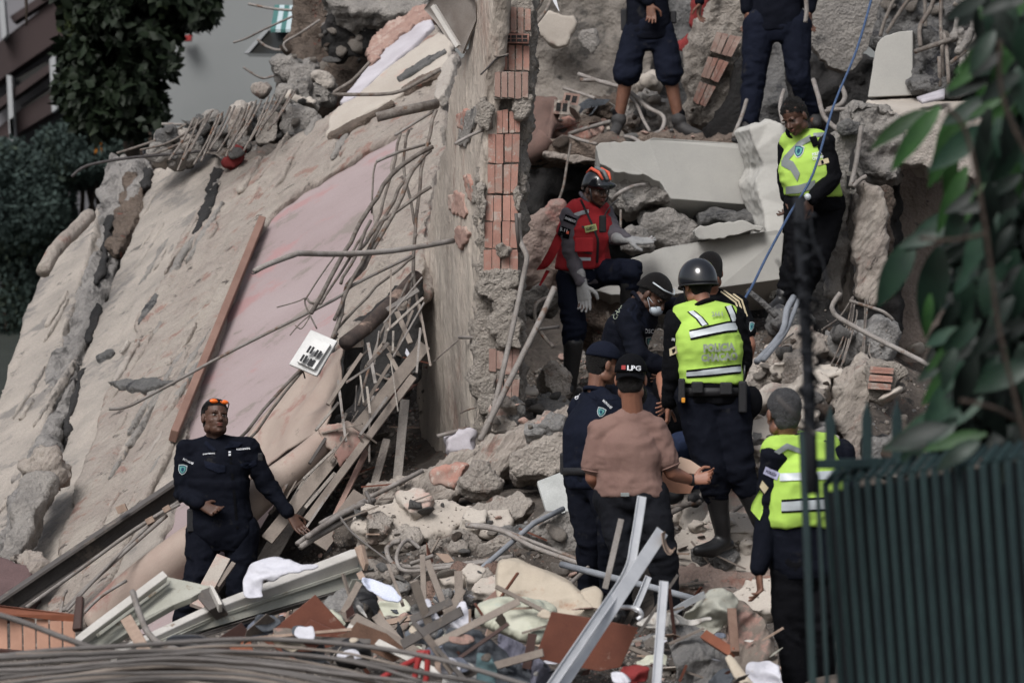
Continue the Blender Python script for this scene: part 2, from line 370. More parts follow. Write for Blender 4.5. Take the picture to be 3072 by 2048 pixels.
def boxpts(a, b, w, h, up=(0, 0, 1)):
    """8 corners of a bar from a to b"""
    a, b = Vector(a), Vector(b); t = (b - a).normalized(); s = t.cross(Vector(up)).normalized(); u = s.cross(t)
    V = []
    for p in (a, b):
        for x, y in ((-1, -1), (1, -1), (1, 1), (-1, 1)): V.append(p + s * x * w / 2 + u * y * h / 2)
    return V, [(3, 2, 1, 0), (4, 5, 6, 7), (0, 1, 5, 4), (1, 2, 6, 5), (2, 3, 7, 6), (3, 0, 4, 7)]
def bar(name, a, b, w, h, m, up=(0, 0, 1), bev=0.0, **k):
    V, Fc = boxpts(W(*a), W(*b), w, h, up)
    o = obj(name, np.array([tuple(v) for v in V]), Fc, m, smooth=False, **k)
    if bev: bevel(o, bev)
    return o
def bevel(o, w, seg=2):
    md = o.modifiers.new('bevel', 'BEVEL'); md.width = w; md.segments = seg; md.limit_method = 'ANGLE'
def panel(name, pts, th, m, bev=0.004, **k):
    """clean flat board with a traced outline and real thickness"""
    V, Fc, n = prism(pts, th)
    o = obj(name, np.array([tuple(v) for v in V]), Fc, m, smooth=False, **k)
    if bev: bevel(o, bev)
    return o
def sheet(name, A, B, m, n=24, k=10, th=0.004, fold=0.0, sc=6, seed=0, sag=0.0, **kw):
    """cloth or foil between two edges, folded, with thickness"""
    A = spline([W(*q) for q in A], 8); B = spline([W(*q) for q in B], 8)
    def at(P, t):
        x = t * (len(P) - 1); i = min(int(x), len(P) - 2); return P[i].lerp(P[i + 1], x - i)
    V = []
    for i in range(n + 1):
        a, b = at(A, i / n), at(B, i / n)
        for j in range(k + 1):
            p = a.lerp(b, j / k); p.z -= sag * math.sin(math.pi * j / k); V.append(tuple(p))
    V = np.array(V); Q = np.array([(i * (k + 1) + j, i * (k + 1) + j + 1, (i + 1) * (k + 1) + j + 1, (i + 1) * (k + 1) + j) for i in range(n) for j in range(k)])
    N = vnormals(V, Q)
    if (N[:, 1].mean() > 0): N = -N; Q = Q[:, ::-1]
    V = V + N * (ridge(V, sc, 3, seed) * fold)[:, None]
    N = vnormals(V, Q); m2 = len(V)
    V2 = np.concatenate([V, V - N * th]); Q2 = np.concatenate([Q, Q[:, ::-1] + m2])
    rim = []
    B0 = [j for j in range(k + 1)] + [i * (k + 1) + k for i in range(1, n + 1)] + [n * (k + 1) + j for j in range(k - 1, -1, -1)] + [i * (k + 1) for i in range(n - 1, 0, -1)]
    for i in range(len(B0)):
        a, b = B0[i], B0[(i + 1) % len(B0)]; rim.append((b, a, a + m2, b + m2))
    return obj(name, V2, np.concatenate([Q2, np.array(rim)]), m, **kw)
def rock_mesh(name, seed, m, sub=2, flatz=0.7, rough=.14):
    bm = bmesh.new(); bmesh.ops.create_icosphere(bm, subdivisions=sub, radius=1)
    rnd = random.Random(seed); V = np.array([v.co[:] for v in bm.verts])
    for _ in range(7):   # chop with planes for broken facets
        d = np.array([rnd.gauss(0, 1) for _ in range(3)]); d /= np.linalg.norm(d); t = rnd.uniform(.45, .8)
        s = V @ d; V = V - np.outer(np.clip(s - t, 0, None), d)
    V = V * (1 + fbm(V, 2.5, 4, seed)[:, None] * rough)
    V[:, 2] *= flatz; V[:, 1] *= rnd.uniform(.7, 1); V /= np.abs(V).max()
    Fc = np.array([[v.index for v in f.verts] for f in bm.faces]); bm.free()
    return mesh_from(name, V, Fc, m, smooth=False)
# ================================================================== THE SETTING: ground, mound, street, far buildings
CTRL = [  # (x px, y px, Y): heights of the rubble heap read off feet and debris
 (0,2048,17),(800,2060,17),(1500,2070,17.5),(2200,2080,17.5),(3000,2080,17.5),
 (0,1990,20),(600,1975,21),(1200,1970,21),(1700,1990,21),(2300,1980,21),(2900,2020,20),
 (0,1870,25),(300,1880,25),(650,1900,26.5),(900,1840,25),(1100,1780,24.5),(1400,1800,24),(1900,1900,24.2),(2150,1830,23.6),(2330,1800,23.5),(2500,1850,23),
 (1800,1890,24.6),(2100,1690,25),(2270,1640,25.6),(2180,1560,26.2),(2330,1500,26.5),
 (1000,1640,26.5),(1300,1560,26.5),(1600,1400,27),(1850,1400,26.5),(1300,1450,27.6),(900,1700,27.5),(500,1850,28),(0,1860,29),(-300,1860,29),
 (1700,1230,28.8),(1600,1280,28),(1750,1190,29.6),(1900,1150,28.5),(2150,1130,27.5),(2400,1150,27.3),(2450,1350,26.3),(2600,1300,27),(2700,1500,26),(2900,1400,27),
 (2300,960,29),(2480,940,29),(2600,1080,28.5),(2750,1200,28.3),(1650,1120,31),(1900,1000,31),(2300,930,31),(3000,1100,30),
 (1600,900,33.5),(1750,900,34),(2000,950,34),(2200,950,34),(1600,900,36),(2000,900,36),(2300,900,35),(1800,940,32.6),(2500,960,32),(1580,1000,32),(2700,900,33),
 (1200,330,36),(900,250,37),(700,380,36),(400,1200,37),(0,1750,38),(0,1800,36),(-300,1800,34)]
CP = np.array([tuple(W(*c)) for c in CTRL])
def hgt(X, Yy):
    X = np.asarray(X, float); Yy = np.asarray(Yy, float); sh = X.shape; X = X.ravel(); Yy = Yy.ravel(); out = np.zeros(len(X))
    for i in range(0, len(X), 20000):
        d = ((X[i:i+20000, None] - CP[None, :, 0]) / .9) ** 2 + ((Yy[i:i+20000, None] - CP[None, :, 1]) / 1.0) ** 2
        w = 1 / (d + .04) ** 2.0; out[i:i+20000] = (w * CP[None, :, 2]).sum(1) / w.sum(1)
    return out.reshape(sh)
gx = np.arange(-6.5, 6.5, .06); gy = np.arange(16, 38, .07)
GX, GY = np.meshgrid(gx, gy); GZ = hgt(GX, GY)
PP = np.stack([GX.ravel(), GY.ravel(), GZ.ravel()], 1)
GZ = GZ + (fbm(PP, 3.0, 4, 3) * .06 + ridge(PP, 5, 3, 8) * .02).reshape(GZ.shape) - .16
edge = np.clip((GY - 16) / 1.5, 0, 1); GZ = GZ * edge
PP[:, 2] = GZ.ravel(); nx = len(gx); ny = len(gy)
ii = (np.arange(ny - 1)[:, None] * nx + np.arange(nx - 1)[None]).ravel()
QQ = np.stack([ii, ii + 1, ii + nx + 1, ii + nx], 1)
support(PP, QQ)
obj('rubble_mound_ground', PP, QQ, M_dirt, kind='structure')
g = MB(); g.add([(-300,-60,-.02),(300,-60,-.02),(300,500,-.02),(-300,500,-.02)], [(0,1,2,3)])
g.obj('ground', mat('asphalt', (.05,.05,.052,1), (.04,.04,.042,1), sc=4, bump=.3), kind='structure', smooth=False)
# retaining bank the heap leans on, behind
g = MB(); g.add([(-30,38.5,0),(30,38.5,0),(30,62,0),(-30,62,0),(-30,40,1.2),(30,40,1.4),(30,62,4.2),(-30,62,3.0)], [(0,1,5,4),(4,5,6,7),(1,2,6,5),(0,4,7,3),(2,3,7,6)])
g.obj('hillside_terrain', mat('dark_soil', (.03,.035,.03,1), (.02,.024,.02,1), sc=1), kind='structure', smooth=False)

# far plain building wall behind the heap
M_farwall = mat('grey_far_wall', (.225,.235,.235,1), (.195,.205,.205,1), sc=.35, bump=.05, bsc=5, fine=.05)
M_farband = mat('dark_far_band', (.05,.036,.036,1), (.035,.028,.028,1), sc=.8, bump=0, fine=.1)
M_farlt = mat('pale_far_render', (.19,.185,.20,1), (.14,.145,.155,1), sc=.5, bump=0, fine=.05)
M_farwhite = mat('pale_far_pillar', (.34,.35,.36,1), (.28,.29,.30,1), sc=.5, bump=0, fine=.05)
M_glassdk = flat('dark_window_glass', (.02,.025,.03,1), rough=.15, spec=.5)
b = empty('grey_building', (0, 50, 0), 'plain pale grey rendered building behind the heap, right of the hanging tree', 'building')
def boxw(x0, x1, y0, y1, z0, z1):
    return [(x0,y0,z0),(x1,y0,z0),(x1,y1,z0),(x0,y1,z0),(x0,y0,z1),(x1,y0,z1),(x1,y1,z1),(x0,y1,z1)], [(3,2,1,0),(4,5,6,7),(0,1,5,4),(1,2,6,5),(2,3,7,6),(3,0,4,7)]
g = MB(); g.add(*boxw(-4.2, 14, 50, 60, 0, 16)); g.obj('wall', M_farwall, parent=b, smooth=False)
g = MB(); g.add(*boxw(-3.0, 13, 49.93, 49.998, 6.62, 6.66)); g.obj('string_course', M_farlt, parent=b, smooth=False)
# tilted-looking terraced apartment block, upper left
ab = empty('apartment_building', (-8, 64, 0), 'dark grey apartment block with stepped balcony bands and white pillars, top left corner', 'building')
def farbox(poly, Y, th, m, name, par, **k):
    V, Fc, n = prism([(x, y, Y) for x, y in poly], th, ext=(0, th, 0)); return obj(name, np.array([tuple(v) for v in V]), Fc, m, parent=par, smooth=False, **k)
farbox([(-200,-100),(480,-330),(520,200),(240,1000),(-200,1200)], 62, 6, M_farlt, 'wall', ab)
farbox([(-50,165),(160,0),(260,-80),(260,60),(160,130),(20,225),(-50,280)], 61.2, .7, M_farband, 'balcony_band', ab)
farbox([(-50,420),(60,330),(260,215),(330,170),(330,240),(220,300),(60,395),(-50,480)], 61.2, .7, M_farband, 'balcony_band', ab)
farbox([(-50,330),(150,190),(200,150),(205,175),(150,215),(-50,360)], 61.0, .5, M_farband, 'floor_slab', ab)
farbox([(30,50),(150,-30),(160,-10),(40,68)], 61.1, .5, M_farband, 'window', ab)
for poly in ([(-4,0),(12,0),(20,105),(6,120)], [(20,225),(34,228),(44,420),(28,425)], [(148,180),(166,160),(172,325),(156,338)], [(28,360),(40,350),(44,410),(32,418)]):
    farbox(poly, 60.9, .3, M_farwhite, 'pillar', ab)
farbox([(60,270),(145,205),(150,260),(62,318)], 61.9, .3, M_farlt, 'pane', ab)
for poly in ([(45,240),(140,185),(145,200),(50,262)], [(60,330),(150,268),(155,285),(66,350)], [(165,330),(215,300),(220,318),(170,345)]):
    farbox(poly, 61.5, .3, M_glassdk, 'window', ab)
# striped awning and dark window of a house behind the heap (upper left of centre)
hb = empty('striped_awning', (*W(850, 120, 40)[:2], 5.6), 'green and white striped awning over a dark opening, behind the broken roof edge', 'awning')
M_aw1 = flat('awning_green', (.06,.16,.15,1)); M_aw2 = flat('awning_white', (.42,.50,.52,1))
for k in range(11):
    x0 = 812 + k * 15
    V, Fc, n = prism([(x0+12,15+k*.5,41.5),(x0+27,15+k*.5,41.5),(x0+15,88,40),(x0,88,40)], .03); obj('stripe', np.array([tuple(v) for v in V]), Fc, (M_aw2 if k % 2 else M_aw1), parent=hb, smooth=False)
V, Fc, n = prism([(738,160,40.6),(800,92,40.6),(960,90,40.6),(960,165,40.6)], .5); obj('dark_opening', np.array([tuple(v) for v in V]), Fc, M_glassdk, parent=hb, smooth=False)
V, Fc, n = prism([(732,160,40.5),(796,88,40.5),(806,92,40.5),(746,160,40.5)], .1); obj('frame', np.array([tuple(v) for v in V]), Fc, M_farwhite, parent=hb, smooth=False)
V, Fc, n = prism([(535,112,49.7),(575,103,49.7),(572,122,49.7),(540,122,49.7)], .2); obj('shop_sign', np.array([tuple(v) for v in V]), Fc, M_red, smooth=False, label='small red panel on the far grey wall beside the leaves', cat='sign')

# ================================================================== TREES AND LEAVES
def leafmass(name, centers, size, m, seed, parent=None, long=1.6, droop=.4, **k):
    """every leaf a folded pair of faces"""
    rg = np.random.default_rng(seed); n = len(centers)
    d = rg.normal(size=(n, 3)); d[:, 2] -= droop * 1.5; d /= np.linalg.norm(d, axis=1)[:, None]
    u = rg.normal(size=(n, 3)); s = np.cross(d, u); s /= np.linalg.norm(s, axis=1)[:, None]; nn = np.cross(s, d)
    L = size * rg.uniform(.6, 1.3, n)[:, None]; w = L / long / 2
    c = centers
    V = np.stack([c, c + d * L * .5 + s * w + nn * w * .3, c + d * L, c + d * L * .5 - s * w + nn * w * .3], 1).reshape(-1, 3)
    i = np.arange(n) * 4
    Q = np.concatenate([np.stack([i, i + 1, i + 2], 1), np.stack([i, i + 2, i + 3], 1)])
    return obj(name, V, Q, m, parent=parent, smooth=False, **k)
M_leafdk = mat('dark_leaf', (.011,.019,.008,1), (.006,.011,.005,1), sc=1.2, c3=(.05,.065,.02,1), sc3=1.5, t3=.60, bump=0, fine=.2, rough=.6)
M_leafbg = mat('hazy_shrub_leaf', (.034,.052,.045,1), (.024,.038,.036,1), sc=.6, c3=(.045,.06,.04,1), sc3=.9, t3=.58, bump=0, fine=.1, rough=.8)  # lighter teal leaf colour paints in the distance haze
M_bark = mat('bark', (.06,.045,.035,1), (.04,.03,.025,1), sc=5, bump=.6)
tr = empty('tree', (-3.2, 44, 0), 'dark leafy tree whose crown hangs down in front of the grey building, upper left', 'tree')
rg = np.random.default_rng(5)
def blobs(spec, n, seed, Y, dy):
    rg = np.random.default_rng(seed); C = []
    a = np.array([s[2] * s[3] for s in spec], float); a /= a.sum()
    for (x, y, rx, ry), w in zip(spec, a):
        k = int(n * w); t = rg.normal(size=(k, 3)); t /= np.linalg.norm(t, axis=1)[:, None]; t *= rg.uniform(.25, 1, (k, 1)) ** .5
        yy = Y + t[:, 1] * dy
        C.append(np.stack([(x + t[:, 0] * rx - CX) / F * yy, yy, CZ - (y + t[:, 2] * ry - CY) / F * yy], 1))
    return np.concatenate(C)
cr = blobs([(330,40,150,110),(440,20,170,90),(560,20,110,60),(260,150,80,80),(330,150,130,110),(450,120,90,90),(250,260,80,110),(360,270,110,110),(420,250,60,110),(290,350,60,60),(400,360,50,60),(470,330,30,50),(330,340,70,60),(620,20,50,40),(510,180,30,60),(300,-80,200,90),(500,-80,200,90)], 22000, 7, 46, 1.3)
keep = fbm(cr * np.array([1, .25, 1]), 3.2, 3, 2) > -.16
leafmass('crown', cr[keep], .15, M_leafdk, 3, parent=tr, kind='stuff')
V = MB()
_sh = lambda P: [(a - .9, b + 4.2, c * 1.06) for a, b, c in P]
for path in ([(-3.2,44,0),(-3.3,43.8,3),(-3.6,43.4,6.5),(-3.7,43.2,9)], [(-3.6,43.4,6.6),(-4.0,43.1,6.0),(-4.1,43,5.4)], [(-3.6,43.4,7.2),(-3.2,43,6.6),(-3.5,43,5.6)], [(-3.65,43.4,7.4),(-4.5,43,7),(-4.6,43,6.2)]):
    V.add(*sweep(spline(_sh(path), 4), np.linspace(.16, .03, 4 * (len(path) - 1) + 1) * (1 if path[0][2] == 0 else .35), 8))
V.obj('trunk', M_bark, parent=tr)
# hazy dark shrubbery on the slope
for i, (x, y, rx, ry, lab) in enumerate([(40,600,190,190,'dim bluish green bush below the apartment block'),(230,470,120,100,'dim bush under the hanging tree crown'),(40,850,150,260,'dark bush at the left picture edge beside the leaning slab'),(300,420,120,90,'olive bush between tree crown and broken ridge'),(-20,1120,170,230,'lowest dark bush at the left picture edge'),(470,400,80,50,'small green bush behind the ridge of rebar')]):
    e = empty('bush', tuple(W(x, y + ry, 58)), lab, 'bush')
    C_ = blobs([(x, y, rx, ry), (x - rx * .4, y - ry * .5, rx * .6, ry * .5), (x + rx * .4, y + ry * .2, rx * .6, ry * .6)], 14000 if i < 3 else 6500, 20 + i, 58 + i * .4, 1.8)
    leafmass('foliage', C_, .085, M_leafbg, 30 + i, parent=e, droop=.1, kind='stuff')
    P0 = W(x, y + ry * .8, 58)
    mb = MB()
    for q in range(4): mb.add(*sweep([(P0.x, P0.y + .3, P0.z - 1.2), (P0.x + (q - 1.5) * .25, P0.y, P0.z + .6)], [.05, .02], 6))
    mb.obj('stem', M_bark, parent=e)
leafmass('bush_flower', np.array([tuple(W(294 + dx, 440 + dy, 56.5)) for dx, dy in ((0,0),(6,3),(-5,4),(3,-4),(10,-2),(-3,-6))]), .09, flat('orange_petal', (.6,.22,.02,1)), 4, label='small orange flower head on the slope bush below the tree', cat='flower')
# ================================================================== THE COLLAPSED BUILDING: leaning slabs on the left
plL = plane3((600,1400,28.4), (1250,100,33.3), (60,1400,29.9)); GR = tuple(W(900,500,plL(900,500)) - W(380,1500,plL(380,1500)))
plate('fallen_floor_slab', S(plL, [(122,820),(262,668),(300,600),(250,800),(185,1020),(135,1250),(70,1500),(-40,1900),(-160,1700),(-60,1340),(20,1110)], .10), .22, M_plaster_cool, vox=.033, face=.009, edge=.03, jag=.006, pits=.03, seed=11, grain=GR,
      label='leftmost leaning slab, smooth grey beige, with a rolled cap at its top', cat='slab')
tube('rounded_coping', [(128,815,30.95),(170,745,31.2),(225,690,31.5),(268,645,31.8)], .055, M_plaster_rough, k=6, sides=10, wob=.004, label='dark edged rounded cap lying on the leftmost leaning slab', cat='rubble')
M_core = mat('exposed_core_concrete', (.30,.285,.27,1), (.19,.18,.175,1), sc=6, c3=(.11,.105,.10,1), sc3=6, t3=.54, bump=.9, bsc=30, fine=.3, grain=28)
plate('exposed_core', S(plL, [(330,470),(445,478),(440,530),(400,640),(335,780),(275,930),(215,1120),(180,1300),(120,1500),(40,1850),(-60,1900),(60,1480),(120,1240),(165,1050),(225,830),(290,600),(300,520)], .22), .2, M_core, vox=.028, face=.085, edge=.06, sc=5.5, jag=.03, seed=12, grain=GR, pits=.2,
      label='grey ragged strip of exposed concrete between the two left leaning slabs', cat='rubble')
for k_, pts in enumerate([[(318,640),(340,650),(320,760),(292,850),(280,840),(300,740)],[(290,905),(306,915),(270,1030),(250,1010)],[(235,1110),(250,1100),(220,1220),(195,1300),(190,1280)],[(640,500),(668,508),(640,600),(600,680),(575,700),(600,620)],[(430,500),(452,505),(440,560),(418,560)]]):
    plate('gap_shade', S(plL, pts, .0 if k_ < 3 else -.06), .05, M_shade, vox=.03, face=.01, edge=.03, seed=640+k_, sup=False, label=['upper deep black gap', 'middle deep black gap', 'lower deep black gap', 'black gap at the top', 'short black notch high up'][k_] + ' painted as shade along the edge between the left slabs', cat='gap')  # black plates paint the shade of the gaps between slabs
plate('broken_beam_end', S(plL, [(395,520),(440,535),(425,600),(390,690),(345,760),(330,735),(345,640),(372,560)], .02), .1, M_brownrub, vox=.03, face=.05, edge=.04, jag=.02, seed=13, label='brown rotted looking hollow near the top of the grey ragged strip', cat='rubble')
plate('fallen_floor_slab', S(plL, [(450,520),(500,470),(560,455),(650,470),(690,520),(640,640),(600,900),(560,1400),(400,1800),(60,1900),(110,1620),(165,1400),(225,1200),(245,1080),(290,960),(283,925),(320,900),(335,850),(400,690)], .05), .2, M_plaster_cool, vox=.033, face=.012, edge=.05, jag=.02, seed=14, grain=GR, pits=.05,
      label='second leaning slab from the left, grey beige with long scrape marks', cat='slab')
L3 = plate('fallen_wall', S(plL, [(655,508),(720,482),(800,462),(880,402),(968,352),(1090,262),(1290,60),(1345,140),(1345,200),(1310,310),(1200,376),(1060,470),(900,566),(800,645),(760,720),(640,1010),(520,1310),(430,1500),(300,1790),(200,1900),(130,1900),(190,1600),(260,1350),(330,1170),(400,1080),(415,960),(460,880),(540,760),(560,690),(600,640)], -.02), .16, M_plaster_rough, vox=.03, face=.014, edge=.04, jag=.014, seed=15, grain=GR, pits=.08,
      label='large leaning wall with scarred reddish beige plaster, left of the pink wall', cat='wall')
plate('spalled_ledge', S(plL, [(975,402),(1080,345),(1185,292),(1275,235),(1340,185),(1350,120),(1320,95),(1230,150),(1130,225),(1040,300),(1000,330)], -.09), .07, M_plaster_lt, vox=.025, face=.008, edge=.03, jag=.008, seed=16, label='smooth pale plaster ledge running up to the top of the leaning wall', cat='plaster')
plate('white_painted_wall', S(plL, [(1020,305),(1075,235),(1112,185),(1145,160),(1190,102),(1275,40),(1300,72),(1230,140),(1140,215),(1062,290)], -.14), .06, M_white_wall, vox=.025, face=.004, edge=.012, jag=.008, seed=17, label='strip of white painted wall at the broken roof edge, top centre left', cat='wall')
plate('broken_brickwork', S(plL, [(1100,150),(1112,118),(1160,72),(1220,40),(1275,14),(1296,44),(1250,62),(1196,104),(1150,140),(1140,172),(1112,186)], -.2), .1, M_tile_dusty, vox=.02, face=.03, edge=.04, sc=13, jag=.03, seed=18, label='broken terracotta edge above the white painted strip', cat='brickwork')
plPk = plane3((600,1400,28.55), (1250,100,33.4), (60,1400,30.0))
panel('pink_wall_panel', S(plPk, [(785,660),(1000,500),(1210,360),(1260,400),(1200,560),(1110,800),(1020,1000),(900,1300),(720,1600),(520,1900),(60,1900),(330,1720),(430,1490),(520,1300)], .02), .12, M_pink, bev=0, label='smooth pink painted wall panel lying behind the standing policeman', cat='wall')
SUP.append(BVHTree.FromPolygons([tuple(W(*q)) for q in S(plPk, [(785,660),(1260,380),(1020,1000),(520,1900),(60,1900)])], [(0,1,2,3,4)]))
V, Fc = boxpts(W(784,664,plL(784,664)-.1), W(520,1308,plL(520,1308)-.12), .055, .10, (0,-1,0))
o = obj('wall_trim', np.array([tuple(v) for v in V]), Fc, M_trim, smooth=False, label='long brown timber trim between scarred plaster and pink wall', cat='trim'); bevel(o, .006)
plate('flaking_plaster', S(plL, [(1205,382),(1330,290),(1332,420),(1292,620),(1252,850),(1190,905),(1130,890),(1060,1010),(1010,1040),(1035,900),(1105,700),(1165,520)], -.16), .14, M_plaster_rough, vox=.03, face=.05, edge=.05, sc=5, jag=.03, seed=19, grain=GR, label='rough brown plaster face behind the hanging rebar, beside the tall wall', cat='plaster')
# spalls, ledges and cracks on the leaning wall
def flake(pts, off, th, m, seed, lab, pl=plL, **k):
    return plate('plaster_flake', S(pl, pts, off), th, m, vox=.02, face=.006, edge=.02, jag=.012, seed=seed, label=lab, cat='plaster', **k)
flake([(318,1140),(400,1138),(470,1128),(520,1142),(478,1152),(420,1168),(385,1160),(350,1152)], -.13, .10, M_conc_dk, 21, 'dark torn ledge across the lower leaning wall, left of the conduit end')
flake([(285,1066),(330,1045),(325,1058),(292,1078)], -.06, .05, M_conc_dk, 22, 'small dark scab on the slab above the torn ledge')
flake([(455,890),(470,880),(430,950),(412,975),(408,962)], -.07, .05, M_conc_dk, 23, 'thin dark torn edge in the middle of the leaning wall')
flake([(985,396),(1010,385),(1090,345),(1175,300),(1172,308),(1090,358),(1010,402),(980,410)], -.13, .05, M_brownrub, 24, 'brown broken edge under the pale plaster ledge')
flake([(1188,232),(1240,196),(1334,146),(1336,155),(1255,206),(1200,238)], -.15, .05, M_conc_dk, 25, 'dark strip painted as the shaded gap under the planks high on the leaning wall')  # not a flake: dark plate painting the shade of the gap
flake([(1200,262),(1260,225),(1320,200),(1322,212),(1262,245),(1215,270)], -.17, .08, M_brownrub, 26, 'splintered brown lath beside the top of the tall wall')
flake([(1300,290),(1330,190),(1360,160),(1350,220),(1330,280),(1312,300)], -.35, .08, M_plaster, 27, 'narrow plaster splinter leaning on the tall wall near its top')
rf = random.Random(31); sl = Vector((-.53, .85))
for i in range(58):
    z_ = rf.choice([((430,560),(560,1000),M_plaster_cool),((330,900),(480,1500),M_plaster),((600,620),(520,1200),M_plaster_rough),((150,900),(60,1500),M_plaster_cool),((640,560),(1150,330),M_plaster_rough),((440,1100),(300,1700),M_plaster_rough)])
    t = rf.random(); x = z_[0][0] + (z_[1][0] - z_[0][0]) * t + rf.uniform(-50, 50); y = z_[0][1] + (z_[1][1] - z_[0][1]) * t + rf.uniform(-40, 40); L = rf.uniform(25, 130); w_ = rf.uniform(3.4, 6.5)
    a, b = sl * L, Vector((sl.y, -sl.x)) * w_
    P_ = [(x + a.x * u + b.x * v, y + a.y * u + b.y * v) for u, v in ((-1,0),(-.5,.7),(.2,1),(.8,.6),(1,-.2),(.3,-.8),(-.4,-.9))]
    dk = rf.random() < .25
    plate('plaster_flake', S(plL, P_, -.045 if z_[2] is not M_plaster_cool else .03), .07, M_conc if dk else z_[2], vox=.022, face=.008, edge=.02, jag=.01, seed=300+i, sup=False, label=('dark narrow scar' if dk else 'pale loose flake') + ' running down the leaning slabs', cat='plaster', group=('dark scars' if dk else 'pale flakes') + ' on the leaning slabs')
# lower left broken column
plate('broken_column', [(70,1425,28.6),(125,1410,28.6),(160,1425,28.6),(120,1520,28.4),(85,1600,28.2),(45,1700,28.1),(0,1700,28.1),(20,1600,28.2),(45,1500,28.4)], .3, M_conc, vox=.03, face=.015, edge=.04, jag=.015, seed=31, label='slanted grey broken column at the lower left, beside the leaning slabs', cat='column')
plate('plaster_rubble', [(60,1370,28.9),(130,1340,28.8),(172,1350,28.8),(165,1400,28.7),(100,1420,28.7),(62,1400,28.8)], .2, M_plaster_rough, vox=.03, face=.05, edge=.05, sc=9, seed=32, label='crumbled plaster heap on top of the broken column, lower left', cat='rubble')
plate('tilted_block', [(0,1665,27.8),(95,1700,27.7),(75,1790,27.6),(0,1810,27.6),(-40,1800,27.6),(-40,1680,27.8)], .3, mat('red_grey_block', (.13,.085,.085,1), (.09,.06,.06,1), sc=4, c3=(.16,.05,.04,1), sc3=2, bump=.4), vox=.03, face=.01, edge=.03, seed=33, label='dark reddish block at the left picture edge above the slatted crate', cat='block')
plate('plaster_rubble', [(30,1660,27.9),(80,1640,27.9),(125,1650,27.8),(128,1720,27.7),(100,1730,27.7),(90,1695,27.7)], .15, M_plaster_rough, vox=.03, face=.04, edge=.05, seed=34, label='plaster lump resting on the dark reddish block, lower left', cat='rubble')
# curled vinyl floor: sheet and its rolled edge
cs = empty('curled_floor_sheet', tuple(W(640,1700,27.2)), 'big curled beige and pink floor sheet sweeping down behind the standing policeman', 'floor sheet')
M_vinyl = mat('dusty_vinyl', (.37,.305,.26,1), (.31,.24,.205,1), sc=2.2, c3=(.29,.17,.145,1), sc3=2.0, t3=.58, dirt=(.22,.18,.155,1), dirt_t=.62, dirt_sc=6, bump=.25, bsc=10, fine=.1, rough=.7)
sheet('sheet', [(1030,1040,27.9),(1026,1110,27.7),(1010,1190,27.5),(970,1275,27.3)], [(890,1120,28.6),(800,1230,28.5),(740,1330,28.3),(700,1480,28.0)], M_vinyl, n=26, k=22, th=.015, fold=.035, sc=3, seed=3, parent=cs)
V, Fc = sweep(spline([W(975,1318,27.3), W(900,1385,27.15), W(800,1465,27.1), W(690,1560,27.1), W(560,1650,27.2), W(430,1755,27.3), W(300,1880,27.4)], 6), list(np.linspace(.075,.17,37)), 22)
Vv = np.array([tuple(v) for v in V]); Vv += (fbm(Vv, 3, 3, 4) * .012)[:, None]
obj('rolled_edge', Vv, Fc, M_vinyl, parent=cs)
# void shade painted as a black plate, and a torn black sheet
plate('void_shade', [(1000,1030,28.9),(1130,900,29.0),(1262,830,29.0),(1262,1120,28.8),(1130,1250,28.6),(960,1290,28.6)], .1, M_shade, vox=.05, face=.04, edge=.03, seed=35, label='black plate painted as shaded hollow between the curled sheet and the tall wall', cat='rubble')
sheet('torn_black_sheet', [(1028,1045,27.75),(1022,1130,27.65),(1000,1210,27.55),(960,1275,27.5)], [(1085,1040,28.1),(1078,1120,28.1),(1060,1190,28.05),(1030,1240,28.0)], mat('black_foam', (.012,.012,.012,1), (.03,.03,.03,1), sc=6, bump=.3), n=16, k=6, fold=.03, label='torn black lining hanging below the white socket plate', cat='sheet')
tube('rolled_felt', [(1035,1030,27.6),(1095,985,27.8),(1165,920,28.0),(1250,830,28.3)], [.05]*4, mat('scorched_felt', (.10,.075,.065,1), (.03,.025,.025,1), sc=5, c3=(.30,.22,.18,1), sc3=3, bump=.4), k=1, sides=14, label='scorched brown felt roll slanting up to the tall wall', cat='roll')
for i, (a, b, w_, h_, m_, lab) in enumerate([
    ((1275,1035,27.6),(800,1620,26.9),.085,.02,M_wood_gy,'long flat dusty plank slanting down from the tall wall to the rebar'),
    ((1240,1130,27.4),(920,1560,26.9),.05,.03,M_wood_gy,'narrower dusty plank beside the long flat one'),
    ((1165,1060,27.6),(1215,1150,27.5),.03,.02,M_wood_gy,'short cross plank in the hollow'),
    ((1190,935,27.7),(1232,1030,27.6),.035,.02,M_wood_gy,'bent strip elbow in the hollow below the felt roll'),
    ((1255,870,27.8),(1160,930,27.7),.03,.02,M_pipe,'upper arm of the bent strip below the felt roll'),
    ((1080,1480,27.0),(960,1640,26.8),.10,.02,M_wood_gy,'wide plank end above the small rebar bundle'),
    ((1000,1330,27.6),(760,1750,27.2),.12,.02,M_plaster_cool,'broad pale strip beside the policeman\'s outstretched hand'),
    ((1100,1350,27.3),(1000,1560,27.0),.035,.05,M_tile_dusty,'reddish lath behind the planks'),
    ((1160,1320,27.5),(1110,1500,27.2),.05,.04,M_plaster_rough,'upright plaster strip behind the planks'),
    ((1215,1200,27.7),(1190,1460,27.4),.06,.03,M_plaster,'upright beige strip in front of the tall wall foot')]):
    bar('plank', a, b, w_, h_, m_, up=(0,-1,.3), bev=.003, label=lab, cat='plank')
rf = random.Random(8)
